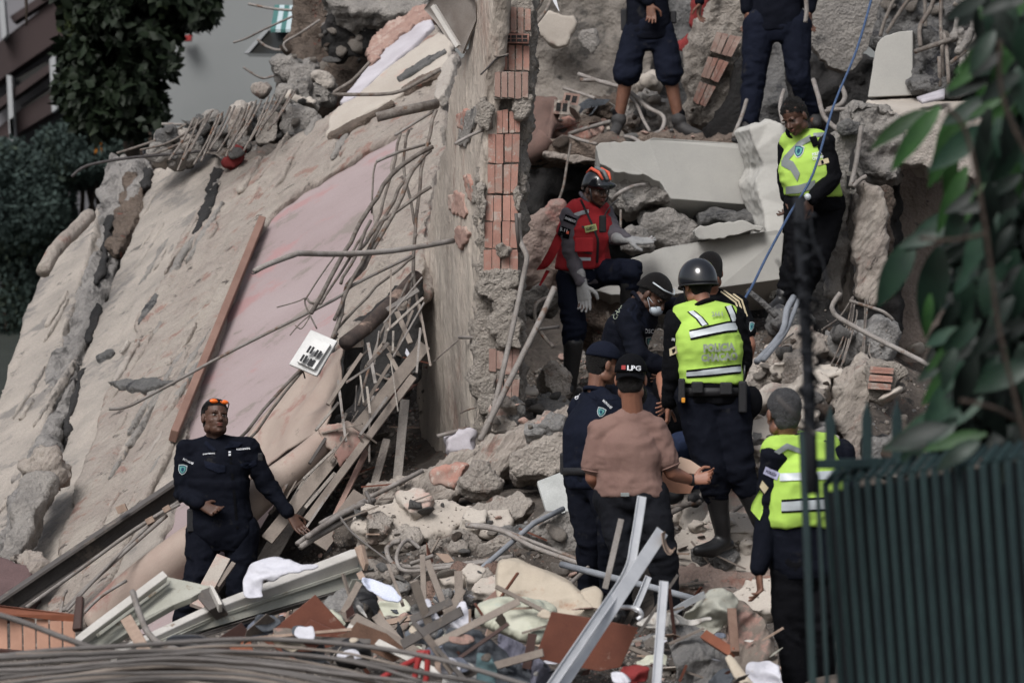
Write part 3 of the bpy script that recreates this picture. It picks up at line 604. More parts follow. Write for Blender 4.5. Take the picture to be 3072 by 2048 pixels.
for i in range(44):
    t = rf.random(); x = 1230 - 330 * t + rf.uniform(-70, 60); y = 940 + 560 * t + rf.uniform(-90, 90); L = rf.uniform(50, 190); an = R(rf.choice([118, 122, 126, 100, 85, 140]) + rf.uniform(-8, 8)); Y_ = 27.5 - t * .5 + rf.uniform(-.2, .35)
    bar('lath', (x - math.cos(an) * L / 2, y - math.sin(an) * L / 2, Y_ + .15), (x + math.cos(an) * L / 2, y + math.sin(an) * L / 2, Y_ - .1), rf.uniform(.008, .024), rf.uniform(.008, .02), rf.choice([M_wood_gy, M_wood_gy, M_plaster_cool, M_steel, M_rebar, M_pipe, M_pipe]), up=(0,-1,.3), label='thin broken lath jammed between the curled sheet and the tall wall', cat='lath', group='laths between curled sheet and tall wall')
# steel angle across the lower left
M = MB()
a, b = Vector(W(545,1462,27.55)), Vector(W(-60,1870,27.0))
V, Fc = boxpts(a, b, .02, .14, (0,0,1)); M.add(V, Fc)
V, Fc = boxpts(a + Vector((0,-.05,.065)), b + Vector((0,-.05,.065)), .12, .016, (0,0,1)); M.add(V, Fc)
V, Fc = boxpts(a + Vector((0,-.04,-.068)), b + Vector((0,-.04,-.068)), .09, .016, (0,0,1)); M.add(V, Fc)
M.obj('steel_channel', M_steel, smooth=False, label='long dark steel channel slanting across the lower left behind the policeman', cat='steel beam')

# ================================================================== THE TALL BROKEN WALL WITH HOLLOW TILES
tw = empty('broken_wall', tuple(W(1480,1330,28.2)), 'tall upright broken wall with red hollow tiles on its end, centre left', 'wall')
M_wallside = mat('tall_wall_plaster', (.47,.42,.365,1), (.39,.335,.29,1), sc=2.5, c3=(.34,.26,.22,1), sc3=2.5, t3=.58, dirt=(.2,.17,.15,1), dirt_t=.63, dirt_sc=7, bump=.6, bsc=40, fine=.2, stretch=(1,1,.35))
def YL(px): return 28.06 + (1440 - px) / 185 * 1.5
def part_plate(nm, pts, *a, **k):
    o = plate(nm, pts, *a, **k); wl = o.location.copy(); o.parent = tw; o.location = wl - tw.location; return o
part_plate('side_face', [(x, y, YL(x)) for x, y in [(1484,-30),(1440,-30),(1405,130),(1378,210),(1345,300),(1332,430),(1292,600),(1262,800),(1250,1000),(1252,1200),(1262,1430),(1350,1410),(1440,1340),(1428,1000),(1434,800),(1442,600),(1454,300)]], .12, M_wallside, vox=.027, face=.020, edge=.03, jag=.012, clean=(10,11,12,13,14,15,16), seed=41, pits=.05, grain=(0,.05,1))
part_plate('end_core', [(x, y, 28.06) for x, y in [(1478,-30),(1606,-30),(1602,150),(1588,330),(1570,500),(1560,700),(1562,1000),(1560,1240),(1535,1320),(1440,1345),(1424,1000),(1430,800),(1438,600),(1450,300)]], .45, M_mortar, vox=.022, face=.028, edge=.04, jag=.014, sc=9, seed=42)
def ribbed_tile(quad, par, m, ribs=3, dep=.05, rel=.012, name='brick', broken=0.0, seed=0, horiz=False):
    """hollow clay tile: quad (tl,tr,br,bl) with depth, raised fields between narrow scored grooves"""
    P = [W(*q) for q in quad]; n = newell(P)
    if n.dot(P[0] - CAM0) > 0: n = -n
    rnd = random.Random(seed); mb = MB()
    def q(u, v): return P[0].lerp(P[1], u).lerp(P[3].lerp(P[2], u), v)
    bk = -n * dep
    mb.add([q(0,0), q(1,0), q(1,1), q(0,1), q(0,0)+bk, q(1,0)+bk, q(1,1)+bk, q(0,1)+bk], [(3,2,1,0),(4,5,6,7),(0,1,5,4),(1,2,6,5),(2,3,7,6),(3,0,4,7)])
    g = .04
    for k in range(ribs):
        a, b = k / ribs + g * .5, (k + 1) / ribs - g * .5; y1 = 1 - rnd.random() * broken; y0 = rnd.random() * broken * .5
        c = [(a, y0), (b, y0 + rnd.uniform(-.03,.03)), (b, y1), (a, y1 + rnd.uniform(-.04,.02))]
        if horiz: c = [(y, x) for x, y in c]
        T = [q(*k_) for k_ in c]; mb.add([t + n * rel for t in T] + [t - n * .004 for t in T], [(0,1,2,3),(0,4,5,1),(1,5,6,2),(2,6,7,3),(3,7,4,0)])
    o = mb.obj(name, m, parent=par, smooth=False)
    o.data.materials.append(M_mortar)
    for q_ in list(o.data.polygons)[:6]: q_.material_index = 1
    bm = bmesh.new(); bm.from_mesh(o.data); bmesh.ops.recalc_face_normals(bm, faces=bm.faces[:]); bm.to_mesh(o.data); bm.free()
    return o
rows = [(1488,1594,14,110,.22,0),(1480,1590,134,214,.05,0),(1482,1586,214,298,.05,1),(1490,1562,332,402,.08,0),(1464,1560,403,491,.05,0),(1462,1556,492,582,.04,0),(1456,1557,584,665,.03,0),(1453,1556,666,746,.03,0),(1450,1555,747,830,.10,0),(1462,1556,842,905,.5,1),(1466,1560,1040,1130,.3,1),(1462,1560,1131,1216,.25,1),(1474,1560,1217,1266,.15,1)]
for i, (x0, x1, y0, y1, br, du) in enumerate(rows):
    xm = (x0 + x1) / 2; Y = 27.99 - (.07 if i == 2 else 0) - (.05 if i == 0 else 0)
    rn = random.Random(i)
    if i < 3:
        ribbed_tile([(x0,y0,Y),(x1,y0+2,Y),(x1,y1,Y),(x0,y1-2,Y)], tw, M_tile_dusty if du else M_tile, 5, broken=br, seed=i, dep=.07)
    else:
        ribbed_tile([(x0,y0,Y),(xm-1.5,y0+rn.uniform(-4,4),Y),(xm-1.5,y1,Y),(x0,y1,Y)], tw, M_tile_dusty if du else M_tile, 2, broken=br, seed=i)
        ribbed_tile([(xm+1.5,y0+rn.uniform(-3,3),Y+.01),(x1,y0,Y+.01),(x1-rn.uniform(0,6),y1,Y+.01),(xm+1.5,y1,Y+.01)], tw, M_tile_dusty if du else M_tile, 2, broken=br, seed=i+50)
for i, pts in enumerate([[(1436,290),(1460,285),(1470,330),(1462,390),(1440,380)],[(1436,560),(1452,556),(1454,640),(1446,700),(1434,640)],[(1540,296),(1590,292),(1578,345),(1548,350)],[(1450,815),(1500,822),(1560,815),(1562,850),(1500,862),(1452,850)],[(1436,880),(1490,900),(1480,960),(1500,1046),(1560,1040),(1562,980),(1530,930),(1560,870),(1500,860),(1440,850)],[(1500,740),(1530,746),(1526,772),(1506,766)],[(1440,1150),(1480,1130),(1490,1190),(1470,1230),(1444,1240)],[(1470,10),(1498,-20),(1500,60),(1484,110),(1470,70)],[(1548,560),(1560,555),(1558,640),(1544,620)]]):
    part_plate('mortar_crust', [(x, y, 27.93) for x, y in pts], .10, M_mortar, vox=.016, face=.02, edge=.035, jag=.012, sc=10, seed=400+i, sup=False)
# honeycomb end of the topmost tile, its cell shade painted as black faces
M = MB()
for k in range(5):
    for j in range(2):
        x0 = 1500 + k * 17; y0 = 106 + j * 11; P = [W(x0,y0,27.9), W(x0+14,y0,27.9), W(x0+14,y0+9,27.9), W(x0,y0+9,27.9)]
        M.add([p for p in P] + [p + Vector((0,.04,0)) for p in P], [(0,3,2,1)])
M.obj('tile_cells', M_shade, parent=tw, smooth=False, kind='stuff')
V, Fc, n = prism([(1494,100,27.93),(1588,102,27.93),(1586,131,27.93),(1498,129,27.93)], .08); obj('honeycomb_end', np.array([tuple(v) for v in V]), Fc, M_tile, parent=tw, smooth=False)
for k, (x, y, ln, an) in enumerate([(1462,205,50,20),(1545,790,0,0)]):
    if ln: tube('snapped_stub', [(x-20,y+20,27.9),(x,y,27.88),(x+30,y-30,27.86),(x+60,y-38,27.85)], .006, M_rebar_dk, parent=tw)
# tile fragments clinging to the side face
for i, (pts, m_, lab) in enumerate([([(1365,345),(1400,330),(1385,390),(1372,385)], M_tile, 'small red tile shard high on the tall wall side'),
    ([(1385,345),(1425,315),(1432,340),(1405,420),(1395,440),(1370,430)], M_conc, 'grey mortar wedge stuck to the tall wall side'),
    ([(1385,525),(1402,528),(1420,580),(1412,605),(1398,580)], M_tile, 'red tile sliver on the tall wall side, level with the paramedic helmet'),
    ([(1345,590),(1360,575),(1382,582),(1398,640),(1390,655),(1370,640),(1345,630)], M_tile_dusty, 'dusty ribbed tile lump on the tall wall side'),
    ([(1362,690),(1390,680),(1402,700),(1398,722),(1380,745),(1366,725)], M_tile_dusty, 'tile and mortar lump where the conduit enters the tall wall'),
    ([(1405,555),(1430,560),(1442,590),(1430,610),(1415,600)], M_mortar, 'pale mortar crust on the tall wall side edge')]):
    plate('tile_fragment', [(x, y, YL(x) - .09) for x, y in pts], .07, m_, vox=.014, face=.012, edge=.02, jag=.004, sc=14, seed=60+i, label=lab, cat='tile fragment')
# metal duct hanging at the very top
sheet('bent_duct_panel', [(1272,28,28.6),(1305,62,28.5),(1340,110,28.4),(1388,162,28.3)], [(1320,-30,28.3),(1365,-20,28.2),(1420,-5,28.1),(1430,60,28.15)], mat('grey_brown_metal', (.26,.235,.215,1), (.20,.17,.15,1), sc=5, bump=.1, rough=.5), n=10, k=8, th=.02, fold=.01, sc=3, label='bent grey brown metal duct panel hanging over the leaning wall at the top', cat='duct')
bar('duct_rail', (1300,18,28.2),(1375,140,28.1), .035,.03, M_white_edge, label='pale rail along the bent duct panel', cat='rail')

# ridge of torn slab edge, upper left
plRd = plane3((500,460,33.2),(900,300,34.0),(700,380,33.4))
plate('torn_slab_edge', S(plRd, [(325,470),(345,420),(420,418),(560,372),(620,330),(655,292),(760,256),(860,262),(960,292),(1010,315),(960,360),(880,402),(800,470),(720,490),(655,512),(560,462),(450,510)], .15), .5, M_conc_dk, vox=.045, face=.14, edge=.08, sc=4, jag=.03, seed=51, label='dark ragged torn slab edge along the ridge of the leaning slabs', cat='rubble')
plate('roof_debris', [(820,230,35),(860,150,35),(880,20,35.2),(960,-30,35.3),(1290,-30,35.3),(1270,30,35),(1130,100,34.8),(1090,200,34.6),(1000,300,34.4),(900,290,34.5)], .5, M_brownrub, vox=.05, face=.16, edge=.1, sc=3.5, seed=52, label='dark brown roof debris behind the white painted wall strip', cat='rubble')
plate('overhanging_slab', [(955,-40,34.2),(1300,-40,34.0),(1270,22,33.9),(1190,34,33.9),(1060,30,34),(1000,18,34.1)], .6, M_conc, vox=.04, face=.02, edge=.05, seed=53, label='grey overhanging roof slab at the top edge above the debris', cat='slab')
plate('roof_void_shade', [(970,40,34.3),(1240,36,34.2),(1190,80,34.2),(1120,120,34.2),(1090,170,34.3),(1010,180,34.4),(960,120,34.4)], .1, M_shade, vox=.05, face=.05, edge=.05, seed=54, label='black plate painted as the shade under the overhanging roof slab', cat='rubble')  # black plate paints the shade below the overhang
for i, (pts, Y, m_, lab) in enumerate([
    ([(825,180),(870,170),(900,190),(880,225),(850,245),(822,225)], 34.0, M_conc, 'light grey concrete lump left of the brown roof debris'),
    ([(880,200),(930,175),(950,200),(935,250),(890,275),(868,250)], 33.9, M_conc, 'bigger light grey lump in the brown roof debris'),
    ([(762,250),(795,246),(810,262),(790,285),(765,275)], 33.6, M_plaster_rough, 'beige lump on the ridge crest'),
    ([(700,340),(720,305),(742,330),(720,400),(700,440),(695,400)], 33.0, M_plaster, 'beige plaster strip standing among the ridge rods'),
    ([(775,345),(835,335),(838,400),(820,425),(780,430),(772,400)], 32.9, M_plaster, 'beige plaster block on the ridge'),
    ([(740,320),(760,305),(750,380),(725,430),(715,415)], 32.95, M_plaster, 'thin beige plaster strip behind the ridge rods'),
    ([(860,275),(935,300),(945,320),(900,312),(862,290)], 33.2, M_plaster_lt, 'flat pale splinter on the ridge right end'),
    ([(680,460),(710,450),(722,485),(700,510),(672,495)], 32.7, M_redcloth, 'dark red scrap wedged in the slab crack'),
    ([(850,330),(900,325),(950,340),(925,370),(880,395),(850,385)], 32.9, M_conc, 'grey crumbled lump at the ridge right end'),
    ([(690,430),(740,420),(745,440),(700,455)], 32.8, M_conc, 'grey lump under the ridge rods')]):
    plate('concrete_lump', [(x, y, Y) for x, y in pts], .2, m_, vox=.03, face=.03, edge=.05, sc=7, seed=70+i, label=lab, cat='rubble')

rf = random.Random(17)
for i in range(26):
    x = 470 + rf.random() * 500; y = 455 - (x - 470) * .36 + rf.uniform(-45, 35); w_ = rf.uniform(18, 46); n_ = rf.choice([5, 6, 7]); a0 = rf.uniform(0, 6)
    P_ = [(x + math.cos(a0 + 2 * math.pi * k / n_) * w_ * rf.uniform(.6, 1.1), y + math.sin(a0 + 2 * math.pi * k / n_) * w_ * rf.uniform(.4, .9), 32.9 + (x - 470) / 700) for k in range(n_)]
    m_, hue = rf.choice([(M_conc, 'grey'), (M_conc_dk, 'dark grey'), (M_conc, 'grey'), (M_plaster, 'beige')])
    plate('concrete_lump', P_, .2, m_, vox=.03, face=.04, edge=.06, sc=7, seed=600+i, label=hue + (' large' if w_ > 32 else ' small') + ' jagged block on the torn ridge', cat='rubble', group=hue + (' large' if w_ > 32 else ' small') + ' blocks on the torn ridge')

# ================================================================== CENTRE: back walls, beams, cavity
plate('back_wall', [(1580,-30,35.6),(1960,-30,35.6),(1960,430,35.2),(1640,420,35.2),(1560,330,35.3)], .3, mat('dirty_back_wall', (.24,.215,.19,1), (.15,.135,.12,1), sc=2, c3=(.07,.065,.06,1), sc3=1.5, t3=.53, bump=.7, bsc=30), vox=.045, face=.05, edge=.03, seed=81, label='dirty brown grey wall behind the man in shorts', cat='wall')
plate('plaster_patch', [(x,y,35.1) for x, y in [(1612,62),(1650,34),(1722,48),(1730,72),(1702,132),(1672,142),(1642,122),(1608,86)]], .1, M_plaster_lt, vox=.03, face=.01, edge=.03, seed=82, label='pale rounded plaster patch on the dirty back wall', cat='plaster')
plate('plaster_patch', [(x,y,35.05) for x, y in [(1745,85),(1790,80),(1800,130),(1780,165),(1750,150),(1735,115)]], .08, M_conc, vox=.03, face=.02, edge=.03, seed=83, label='grey lens shaped patch on the dirty back wall', cat='plaster')
plate('back_wall', [(1900,-30,36.4),(2440,-30,36.4),(2560,430,36),(1900,430,36)], .3, M_conc_dk, vox=.06, face=.1, edge=.03, seed=84, label='dark wall far behind the two men at the top', cat='wall')
plate('cavity_shade_backing', [(1540,400,36),(2450,400,36),(2450,1000,35.5),(1540,1000,35.5)], .3, M_shade, vox=.06, face=.1, edge=.03, seed=85, label='black plate painted as the shade inside the collapsed floor behind the beams', cat='rubble')  # darkness of the cavity is painted on this black backing
plate('added_cavity_roof', [(1565,445,32.8),(1800,425,32.8),(1800,470,32.8),(1700,475,32.8),(1565,480,32.8)], .9, M_shade, vox=.04, face=.04, edge=.03, seed=86, ext=(0,1.2,0), label='black roof plate added to darken the cavity above the paramedic', cat='slab')  # roof added, and coloured black, to keep the cavity dark
plate('upper_floor_slab', [(1560,432,32.6),(1800,424,32.4),(2300,426,32.4),(2500,430,32.4),(2520,470,32.4),(2300,480,32.4),(1800,478,32.4),(1560,478,32.6)], .3, M_brownrub, vox=.045, face=.03, edge=.05, seed=186, ext=(.1,3.0,.1), label='broken floor slab carrying the two upper men, roof of the black cavity', cat='slab')
plate('thin_slab_edge', [(1628,458,32.4),(1700,464,32.4),(1770,472,32.4),(1795,482,32.4),(1720,492,32.4),(1650,474,32.4)], .3, M_plaster_rough, vox=.02, face=.01, edge=.02, seed=87, label='thin pale broken slab edge poking out over the dark cavity', cat='slab')
# leaning tile wall, top right of centre
lt = empty('leaning_tile_wall', tuple(W(2110,395,33.8)), 'leaning broken wall of red hollow tiles between the two upper men', 'wall')
o = plate('core', [(x,y,34.0) for x, y in [(2140,-20),(2236,-20),(2232,150),(2205,235),(2165,320),(2110,388),(2070,365),(2068,300),(2052,210),(2058,160),(2095,80)]], .25, M_mortar, vox=.03, face=.05, edge=.05, sc=7, seed=88); wl = o.location.copy(); o.parent = lt; o.location = wl - lt.location
def lq(u, v): # lattice inside the tile field
    A, B, C_, D = (2150,88), (2232,105), (2112,330), (2074,312)
    x = (A[0]*(1-u)+B[0]*u)*(1-v)+(D[0]*(1-u)+C_[0]*u)*v; y = (A[1]*(1-u)+B[1]*u)*(1-v)+(D[1]*(1-u)+C_[1]*u)*v
    return (x, y, 33.9)
for j in range(3):
    for i in range(2):
        u0, u1, v0, v1 = i/2+.02, (i+1)/2-.02, j/3+.03, (j+1)/3-.03
        ribbed_tile([lq(u0,v0),lq(u1,v0),lq(u1,v1),lq(u0,v1)], lt, M_tile_dusty if j == 0 else M_tile, 2, seed=j*3+i, broken=.05)
plate('painted_shadow_slab', [(x,y,33.7) for x, y in [(2232,150),(2240,300),(2225,425),(2095,425),(2125,385),(2180,310),(2215,230)]], .3, M_shade, vox=.04, face=.02, edge=.03, seed=89, label='black plate painted as the shadow under the leaning tile wall', cat='slab')  # shadow under the tile wall, painted as a black plate
for nm, pts, Y, m_ in (('red_cloth', [(2035,130),(2070,100),(2090,110),(2075,150),(2040,160)], 34.4, M_redcloth), ('red_cloth', [(2080,-20),(2130,-20),(2120,40),(2090,90),(2072,70)], 34.6, M_redcloth)):
    plate(nm, [(x,y,Y) for x,y in pts], .1, m_, vox=.03, face=.03, edge=.03, seed=int(pts[0][0]), label='red cloth heap behind the hand of the man in shorts' if Y < 34.5 else 'red cloth hanging at the top edge behind the leaning tile wall', cat='cloth')
# main beams
b1 = block('concrete_beam', [(1786,440,31.0),(1800,428,31.0),(1932,424,31.0),(1960,412,31.0),(2250,432,31.2),(2276,450,31.2),(2300,618,31.2),(2150,607,31.1),(2012,596,31.0),(1978,545,31.0),(1930,522,31.0),(1842,516,31.0),(1800,492,31.0)], .5, M_conc_lt, vox=.019, face=.0035, edge=.012, jag=.01, clean=(3,4,5,6,7), seed=91, ext=(.0,.55,-.26), label='upper clean concrete beam under the feet of the man in shorts', cat='beam')
b1b = plate('spalled_beam_end', [(1800,488,31.12),(1842,512,31.1),(1975,528,31.05),(2020,592,31.05),(1975,605,31.1),(1932,614,31.1),(1885,636,31.15),(1842,626,31.2),(1812,570,31.2)], .4, M_conc, vox=.022, face=.045, edge=.05, sc=6, jag=.015, seed=92, ext=(.05,.4,-.02), label='jagged spalled underside at the left end of the upper beam', cat='rubble')
plate('broken_beam', [(2254,386,30.7),(2310,360,30.7),(2368,378,30.6),(2392,470,30.6),(2362,620,30.6),(2345,760,30.5),(2322,905,30.5),(2304,760,30.5),(2298,640,30.6),(2270,545,30.7),(2290,500,30.7),(2268,450,30.7)], .4, M_conc_lt, vox=.018, face=.004, edge=.02, jag=.012, clean=(0,1,2), seed=93, ext=(-.1,.45,0), label='upright pale broken beam left of the officer in the hi-vis vest', cat='beam')
block('concrete_beam', [(1770,866,30.4),(1842,792,30.4),(1990,742,30.4),(2330,688,30.3),(2352,700,30.3),(2340,838,30.3),(2160,862,30.3),(2000,886,30.3),(1850,884,30.35)], .5, M_conc_lt, vox=.019, face=.0035, edge=.012, jag=.008, clean=(1,2,3,4,5,6,7), seed=94, ext=(.0,.55,-.2), label='lower tilted pale concrete beam behind the kneeling group', cat='beam')
block('concrete_slab_piece', [(x,y,30.2) for x, y in [(2083,692),(2100,676),(2230,660),(2292,680),(2282,694),(2200,706),(2098,718)]], .3, M_conc_lt, vox=.02, face=.01, edge=.02, seed=95, label='flat pale slab piece lying on the lower tilted beam', cat='slab')
plate('grey_boulder', [(x,y,31.0) for x, y in [(1932,648),(1960,632),(2060,645),(2090,680),(2080,722),(2000,735),(1950,712)]], .4, M_conc, vox=.03, face=.04, edge=.05, seed=96, label='grey concrete boulder wedged between the two clean beams', cat='rubble')
plate('grey_boulder', [(x,y,30.9) for x, y in [(2100,640),(2270,650),(2290,672),(2230,660),(2100,676)]], .4, M_conc_dk, vox=.03, face=.03, edge=.04, seed=97, label='dark concrete wedge under the right half of the upper beam', cat='rubble')
plate('pale_rock', [(x,y,30.0) for x, y in [(1862,715),(1880,690),(1915,690),(1945,715),(1950,740),(1900,755),(1865,750)]], .2, M_conc, vox=.02, face=.03, edge=.04, seed=98, label='pale crumbled rock on the left end of the lower beam', cat='rubble')
plate('boulder', [(x,y,29.8) for x, y in [(1585,700),(1640,642),(1668,612),(1692,640),(1704,780),(1700,870),(1640,885),(1572,850),(1553,790),(1560,740)]], .6, mat('pinkish_boulder', (.38,.30,.26,1), (.30,.22,.19,1), sc=4, c3=(.42,.23,.20,1), sc3=2, t3=.55, bump=.8, bsc=35), vox=.03, face=.05, edge=.07, sc=5, jag=.02, seed=99, label='pinkish beige boulder of broken wall behind the paramedic', cat='rubble')
plate('boulder', [(x,y,29.7) for x, y in [(1560,880),(1620,865),(1665,885),(1660,930),(1600,950),(1558,925)]], .4, M_conc, vox=.03, face=.04, edge=.06, seed=100, label='dark grey boulder under the pinkish one, left of the paramedic legs', cat='rubble')
plate('boulder', [(x,y,30.5) for x, y in [(1760,890),(1850,885),(1900,960),(1880,1060),(1800,1120),(1760,1010)]], .5, M_brownrub, vox=.035, face=.08, edge=.08, seed=101, label='brown rubble mass between the paramedic and the bending officer', cat='rubble')
# between the upper men's feet
for i, (pts, Y, m_, lab) in enumerate([
    ([(1890,300),(1960,285),(2005,310),(2030,370),(2025,415),(1900,420),(1870,370)], 33.4, M_conc, 'grey concrete mound between the legs of the man in shorts'),
    ([(1775,300),(1850,290),(1880,320),(1860,350),(1780,355),(1760,325)], 33.7, M_brownrub, 'layered brown lump left of the man in shorts'),
    ([(1655,355),(1720,350),(1790,370),(1800,415),(1720,430),(1655,410)], 33.4, M_brownrub, 'reddish brick heap left of the upper man\'s shoe'),
    ([(1870,350),(1920,350),(1915,372),(1880,375)], 33.2, M_plaster_rough, 'small beige stone behind the upper man\'s left shoe'),
    ([(1930,230),(1960,225),(1970,255),(1935,262)], 33.9, M_plaster_lt, 'pale stone between the shorts hems'),
    ([(1700,395),(1745,385),(1770,410),(1750,428),(1710,425)], 33.0, M_tile, 'red tile lump beside the upper man\'s shoe'),
    ([(1660,370),(1710,362),(1712,405),(1665,412)], 33.1, M_tile, 'dark red tile block in the heap left of the upper man')]):
    plate('rubble_lump', [(x,y,Y) for x, y in pts], .35, m_, vox=.03, face=.05, edge=.06, sc=8, seed=110+i, label=lab, cat='rubble')
sheet('brown_tarpaulin', [(1572,325,33.2),(1620,298,33.2),(1680,302,33.0),(1662,350,32.9)], [(1565,450,32.9),(1600,470,32.8),(1640,440,32.7),(1650,400,32.8)], mat('brown_tarp', (.16,.10,.085,1), (.11,.075,.065,1), sc=4, bump=.2), n=18, k=10, fold=.05, sc=4, th=.01, label='brown stiff tarpaulin curling out beside the tall wall', cat='tarpaulin')
tube('rolled_tarpaulin', [(1560,470,32.7),(1600,450,32.6),(1640,412,32.6)], .09, mat('brown_tarp', (1,1,1,1)), k=5, sides=14, label='rolled brown tube under the stiff tarpaulin', cat='roll')
# hollow blocks
def hollow_block(x, y, w, h, Y, m, lab, ang=0):
    e = empty('hollow_block', tuple(W(x, y + h, Y)), lab, 'block')
    ca, sa = math.cos(R(ang)), math.sin(R(ang))
    def q(u, v, d): return W(x + (u * ca - v * sa) * w, y + (u * sa + v * ca) * h, Y + d)
    bm = MB(); 
    V = [q(u, v, d) for d in (0, .12) for u, v in ((-.5,-.5),(.5,-.5),(.5,.5),(-.5,.5))]; bm.add(V, [(0,3,2,1),(4,5,6,7),(0,1,5,4),(1,2,6,5),(2,3,7,6),(3,0,4,7)])
    bm.obj('shell', m, parent=e, smooth=False)
    bm = MB()
    for u0 in (-.36, .06):
        V = [q(u, v, -.003) for u, v in ((u0,-.3),(u0+.3,-.3),(u0+.3,.3),(u0,.3))]; bm.add(V + [p + Vector((0,.02,0)) for p in V], [(0,3,2,1),(0,1,5,4),(1,2,6,5),(2,3,7,6),(3,0,4,7)])
    bm.obj('hollow', M_shade, parent=e, smooth=False)  # the hollows are black faces with their shade painted in
hollow_block(1713,297,48,34,32.9,M_tile_dusty,'dusty hollow clay block lying open end forward in the upper heap',10)
hollow_block(1685,322,46,42,32.8,M_plaster_rough,'beige hollow block below the dusty clay one',5)
hollow_block(2552,548,34,66,29.3,M_conc,'grey perforated block standing in the broken right wall',2)

# ================================================================== RIGHT: hanging slabs, pillar, stepped walls
block('hanging_slab', [(x,y,33.5) for x, y in [(2425,-30),(2670,-30),(2650,60),(2600,150),(2545,216),(2500,205),(2445,150),(2418,70)]], .25, M_conc, vox=.03, face=.008, edge=.03, jag=.02, seed=121, label='dim grey concrete slab hanging at the top behind the blue rope', cat='slab')
pb = block('concrete_pillar', [(x,y,31.2) for x, y in [(2632,130),(2655,108),(2700,95),(2738,92),(2738,286),(2603,292),(2618,200)]], .5, M_conc_lt, vox=.022, face=.006, edge=.03, jag=.006, clean=(3,4,5), seed=122, ext=(.15,.5,0), label='stub of pale concrete pillar with rebar growing from its top, upper right', cat='pillar')
plate('broken_pillar_core', [(x,y,31.25) for x, y in [(2738,92),(2790,85),(2840,105),(2866,130),(2846,180),(2838,262),(2738,270)]], .4, M_conc_dk, vox=.03, face=.06, edge=.06, jag=.02, seed=123, label='dark crumbling core on the right side of the pale pillar stub', cat='rubble')
plate('charred_beam', [(x,y,30.9) for x, y in [(2730,240),(2760,232),(2840,240),(2920,250),(2990,262),(2985,280),(2900,280),(2800,275),(2745,272)]], .3, M_conc_dk, vox=.025, face=.04, edge=.03, sc=8, seed=124, label='dark charred looking beam lying behind the white tile, upper right', cat='beam')
plate('floor_slab', [(2602,300,31.3),(2650,288,31.5),(2930,268,31.8),(3060,262,31.8),(3060,330,30.2),(2830,348,30.1),(2700,342,30.1),(2650,322,30.3)], .12, M_plaster_lt, vox=.03, face=.01, edge=.03, seed=125, label='pale pinkish top of the broken floor slab, upper right', cat='slab')
plate('broken_slab_end', [(x,y,29.9) for x, y in [(2545,332),(2575,305),(2625,312),(2690,340),(2716,400),(2704,480),(2690,535),(2640,545),(2590,528),(2572,470),(2580,400),(2550,372)]], .6, M_conc, vox=.028, face=.07, edge=.07, sc=5, jag=.02, seed=126, label='rough grey broken end of the floor slab right of the hi-vis officer', cat='rubble')
plate('plastered_slab', [(x,y,29.95) for x, y in [(2672,330),(2800,345),(3060,325),(3060,520),(2880,530),(2800,515),(2700,492),(2705,420),(2680,372)]], .4, M_plaster, vox=.03, face=.02, edge=.04, jag=.02, seed=127, pits=.05, label='beige plastered front of the upper right floor slab', cat='slab')
sheet('white_tile', [(2750,291,30.4),(2835,264,30.7)], [(2765,300,30.1),(2832,286,30.2)], M_white_wall, n=4, k=4, th=.03, label='small white tile lying on the upper right slab', cat='tile')
plate('rear_wall', [(x,y,30.9+(x-2700)/1500) for x, y in [(2560,500),(2700,486),(3080,500),(3080,1330),(2700,1330),(2690,900),(2640,640)]], .3, mat('pitted_plaster', (.31,.255,.22,1), (.24,.20,.175,1), sc=3, dirt=(.10,.085,.08,1), dirt_t=.60, dirt_sc=16, bump=.8, bsc=35, fine=.25), vox=.035, face=.02, edge=.03, seed=128, pits=.06, label='pitted beige wall at the right, behind the foliage', cat='wall')
for i, (pts, Y, m_, lab) in enumerate([
    ([(2512,395),(2580,402),(2560,470),(2562,560),(2540,700),(2522,900),(2482,885),(2490,700),(2500,520)], 29.5, M_conc, 'first grey upright slab right of the hi-vis officer'),
    ([(2585,545),(2640,560),(2655,620),(2652,740),(2640,890),(2618,912),(2575,880),(2570,760),(2580,640)], 29.3, M_plaster_rough, 'pale crumbly upright slab in the broken right wall'),
    ([(2556,560),(2580,570),(2560,760),(2545,930),(2530,920),(2535,760)], 29.7, M_plaster_cool, 'narrow grey upright splinter between two upright slabs'),
    ([(2650,560),(2668,575),(2672,880),(2655,900),(2648,700)], 29.6, M_brownrub, 'dark brown upright strip beside the pitted wall'),
    ([(2500,640),(2545,650),(2520,860),(2490,870)], 29.8, M_shade, 'black plate painted as the shade between the upright slabs'),  # no slab: black plate painting the shade between its neighbours
    ([(2530,372),(2575,372),(2578,400),(2528,395)], 29.4, M_conc_dk, 'dark concrete cap on the first upright slab')]):
    plate('upright_slab', [(x,y,Y) for x, y in pts], .25, m_, vox=.026, face=.03, edge=.04, sc=6, jag=.014, seed=130+i, label=lab, cat='slab')
plate('recess_shade', [(x,y,30.6) for x, y in [(2340,640),(2480,420),(2700,500),(2700,1000),(2400,1050),(2320,960)]], .2, M_shade, vox=.05, face=.06, edge=.05, seed=137, label='black plate painted as the shaded recess behind the officer in the hi-vis vest', cat='rubble')  # shade of the recess painted as a black plate
plate('recess_shade', [(x,y,34.6) for x, y in [(2370,180),(2640,180),(2640,430),(2370,430)]], .2, M_shade, vox=.05, face=.1, edge=.05, seed=138, label='dark gap above the hi-vis officer\'s head', cat='rubble')  # another black plate, painting shade into the upper gap
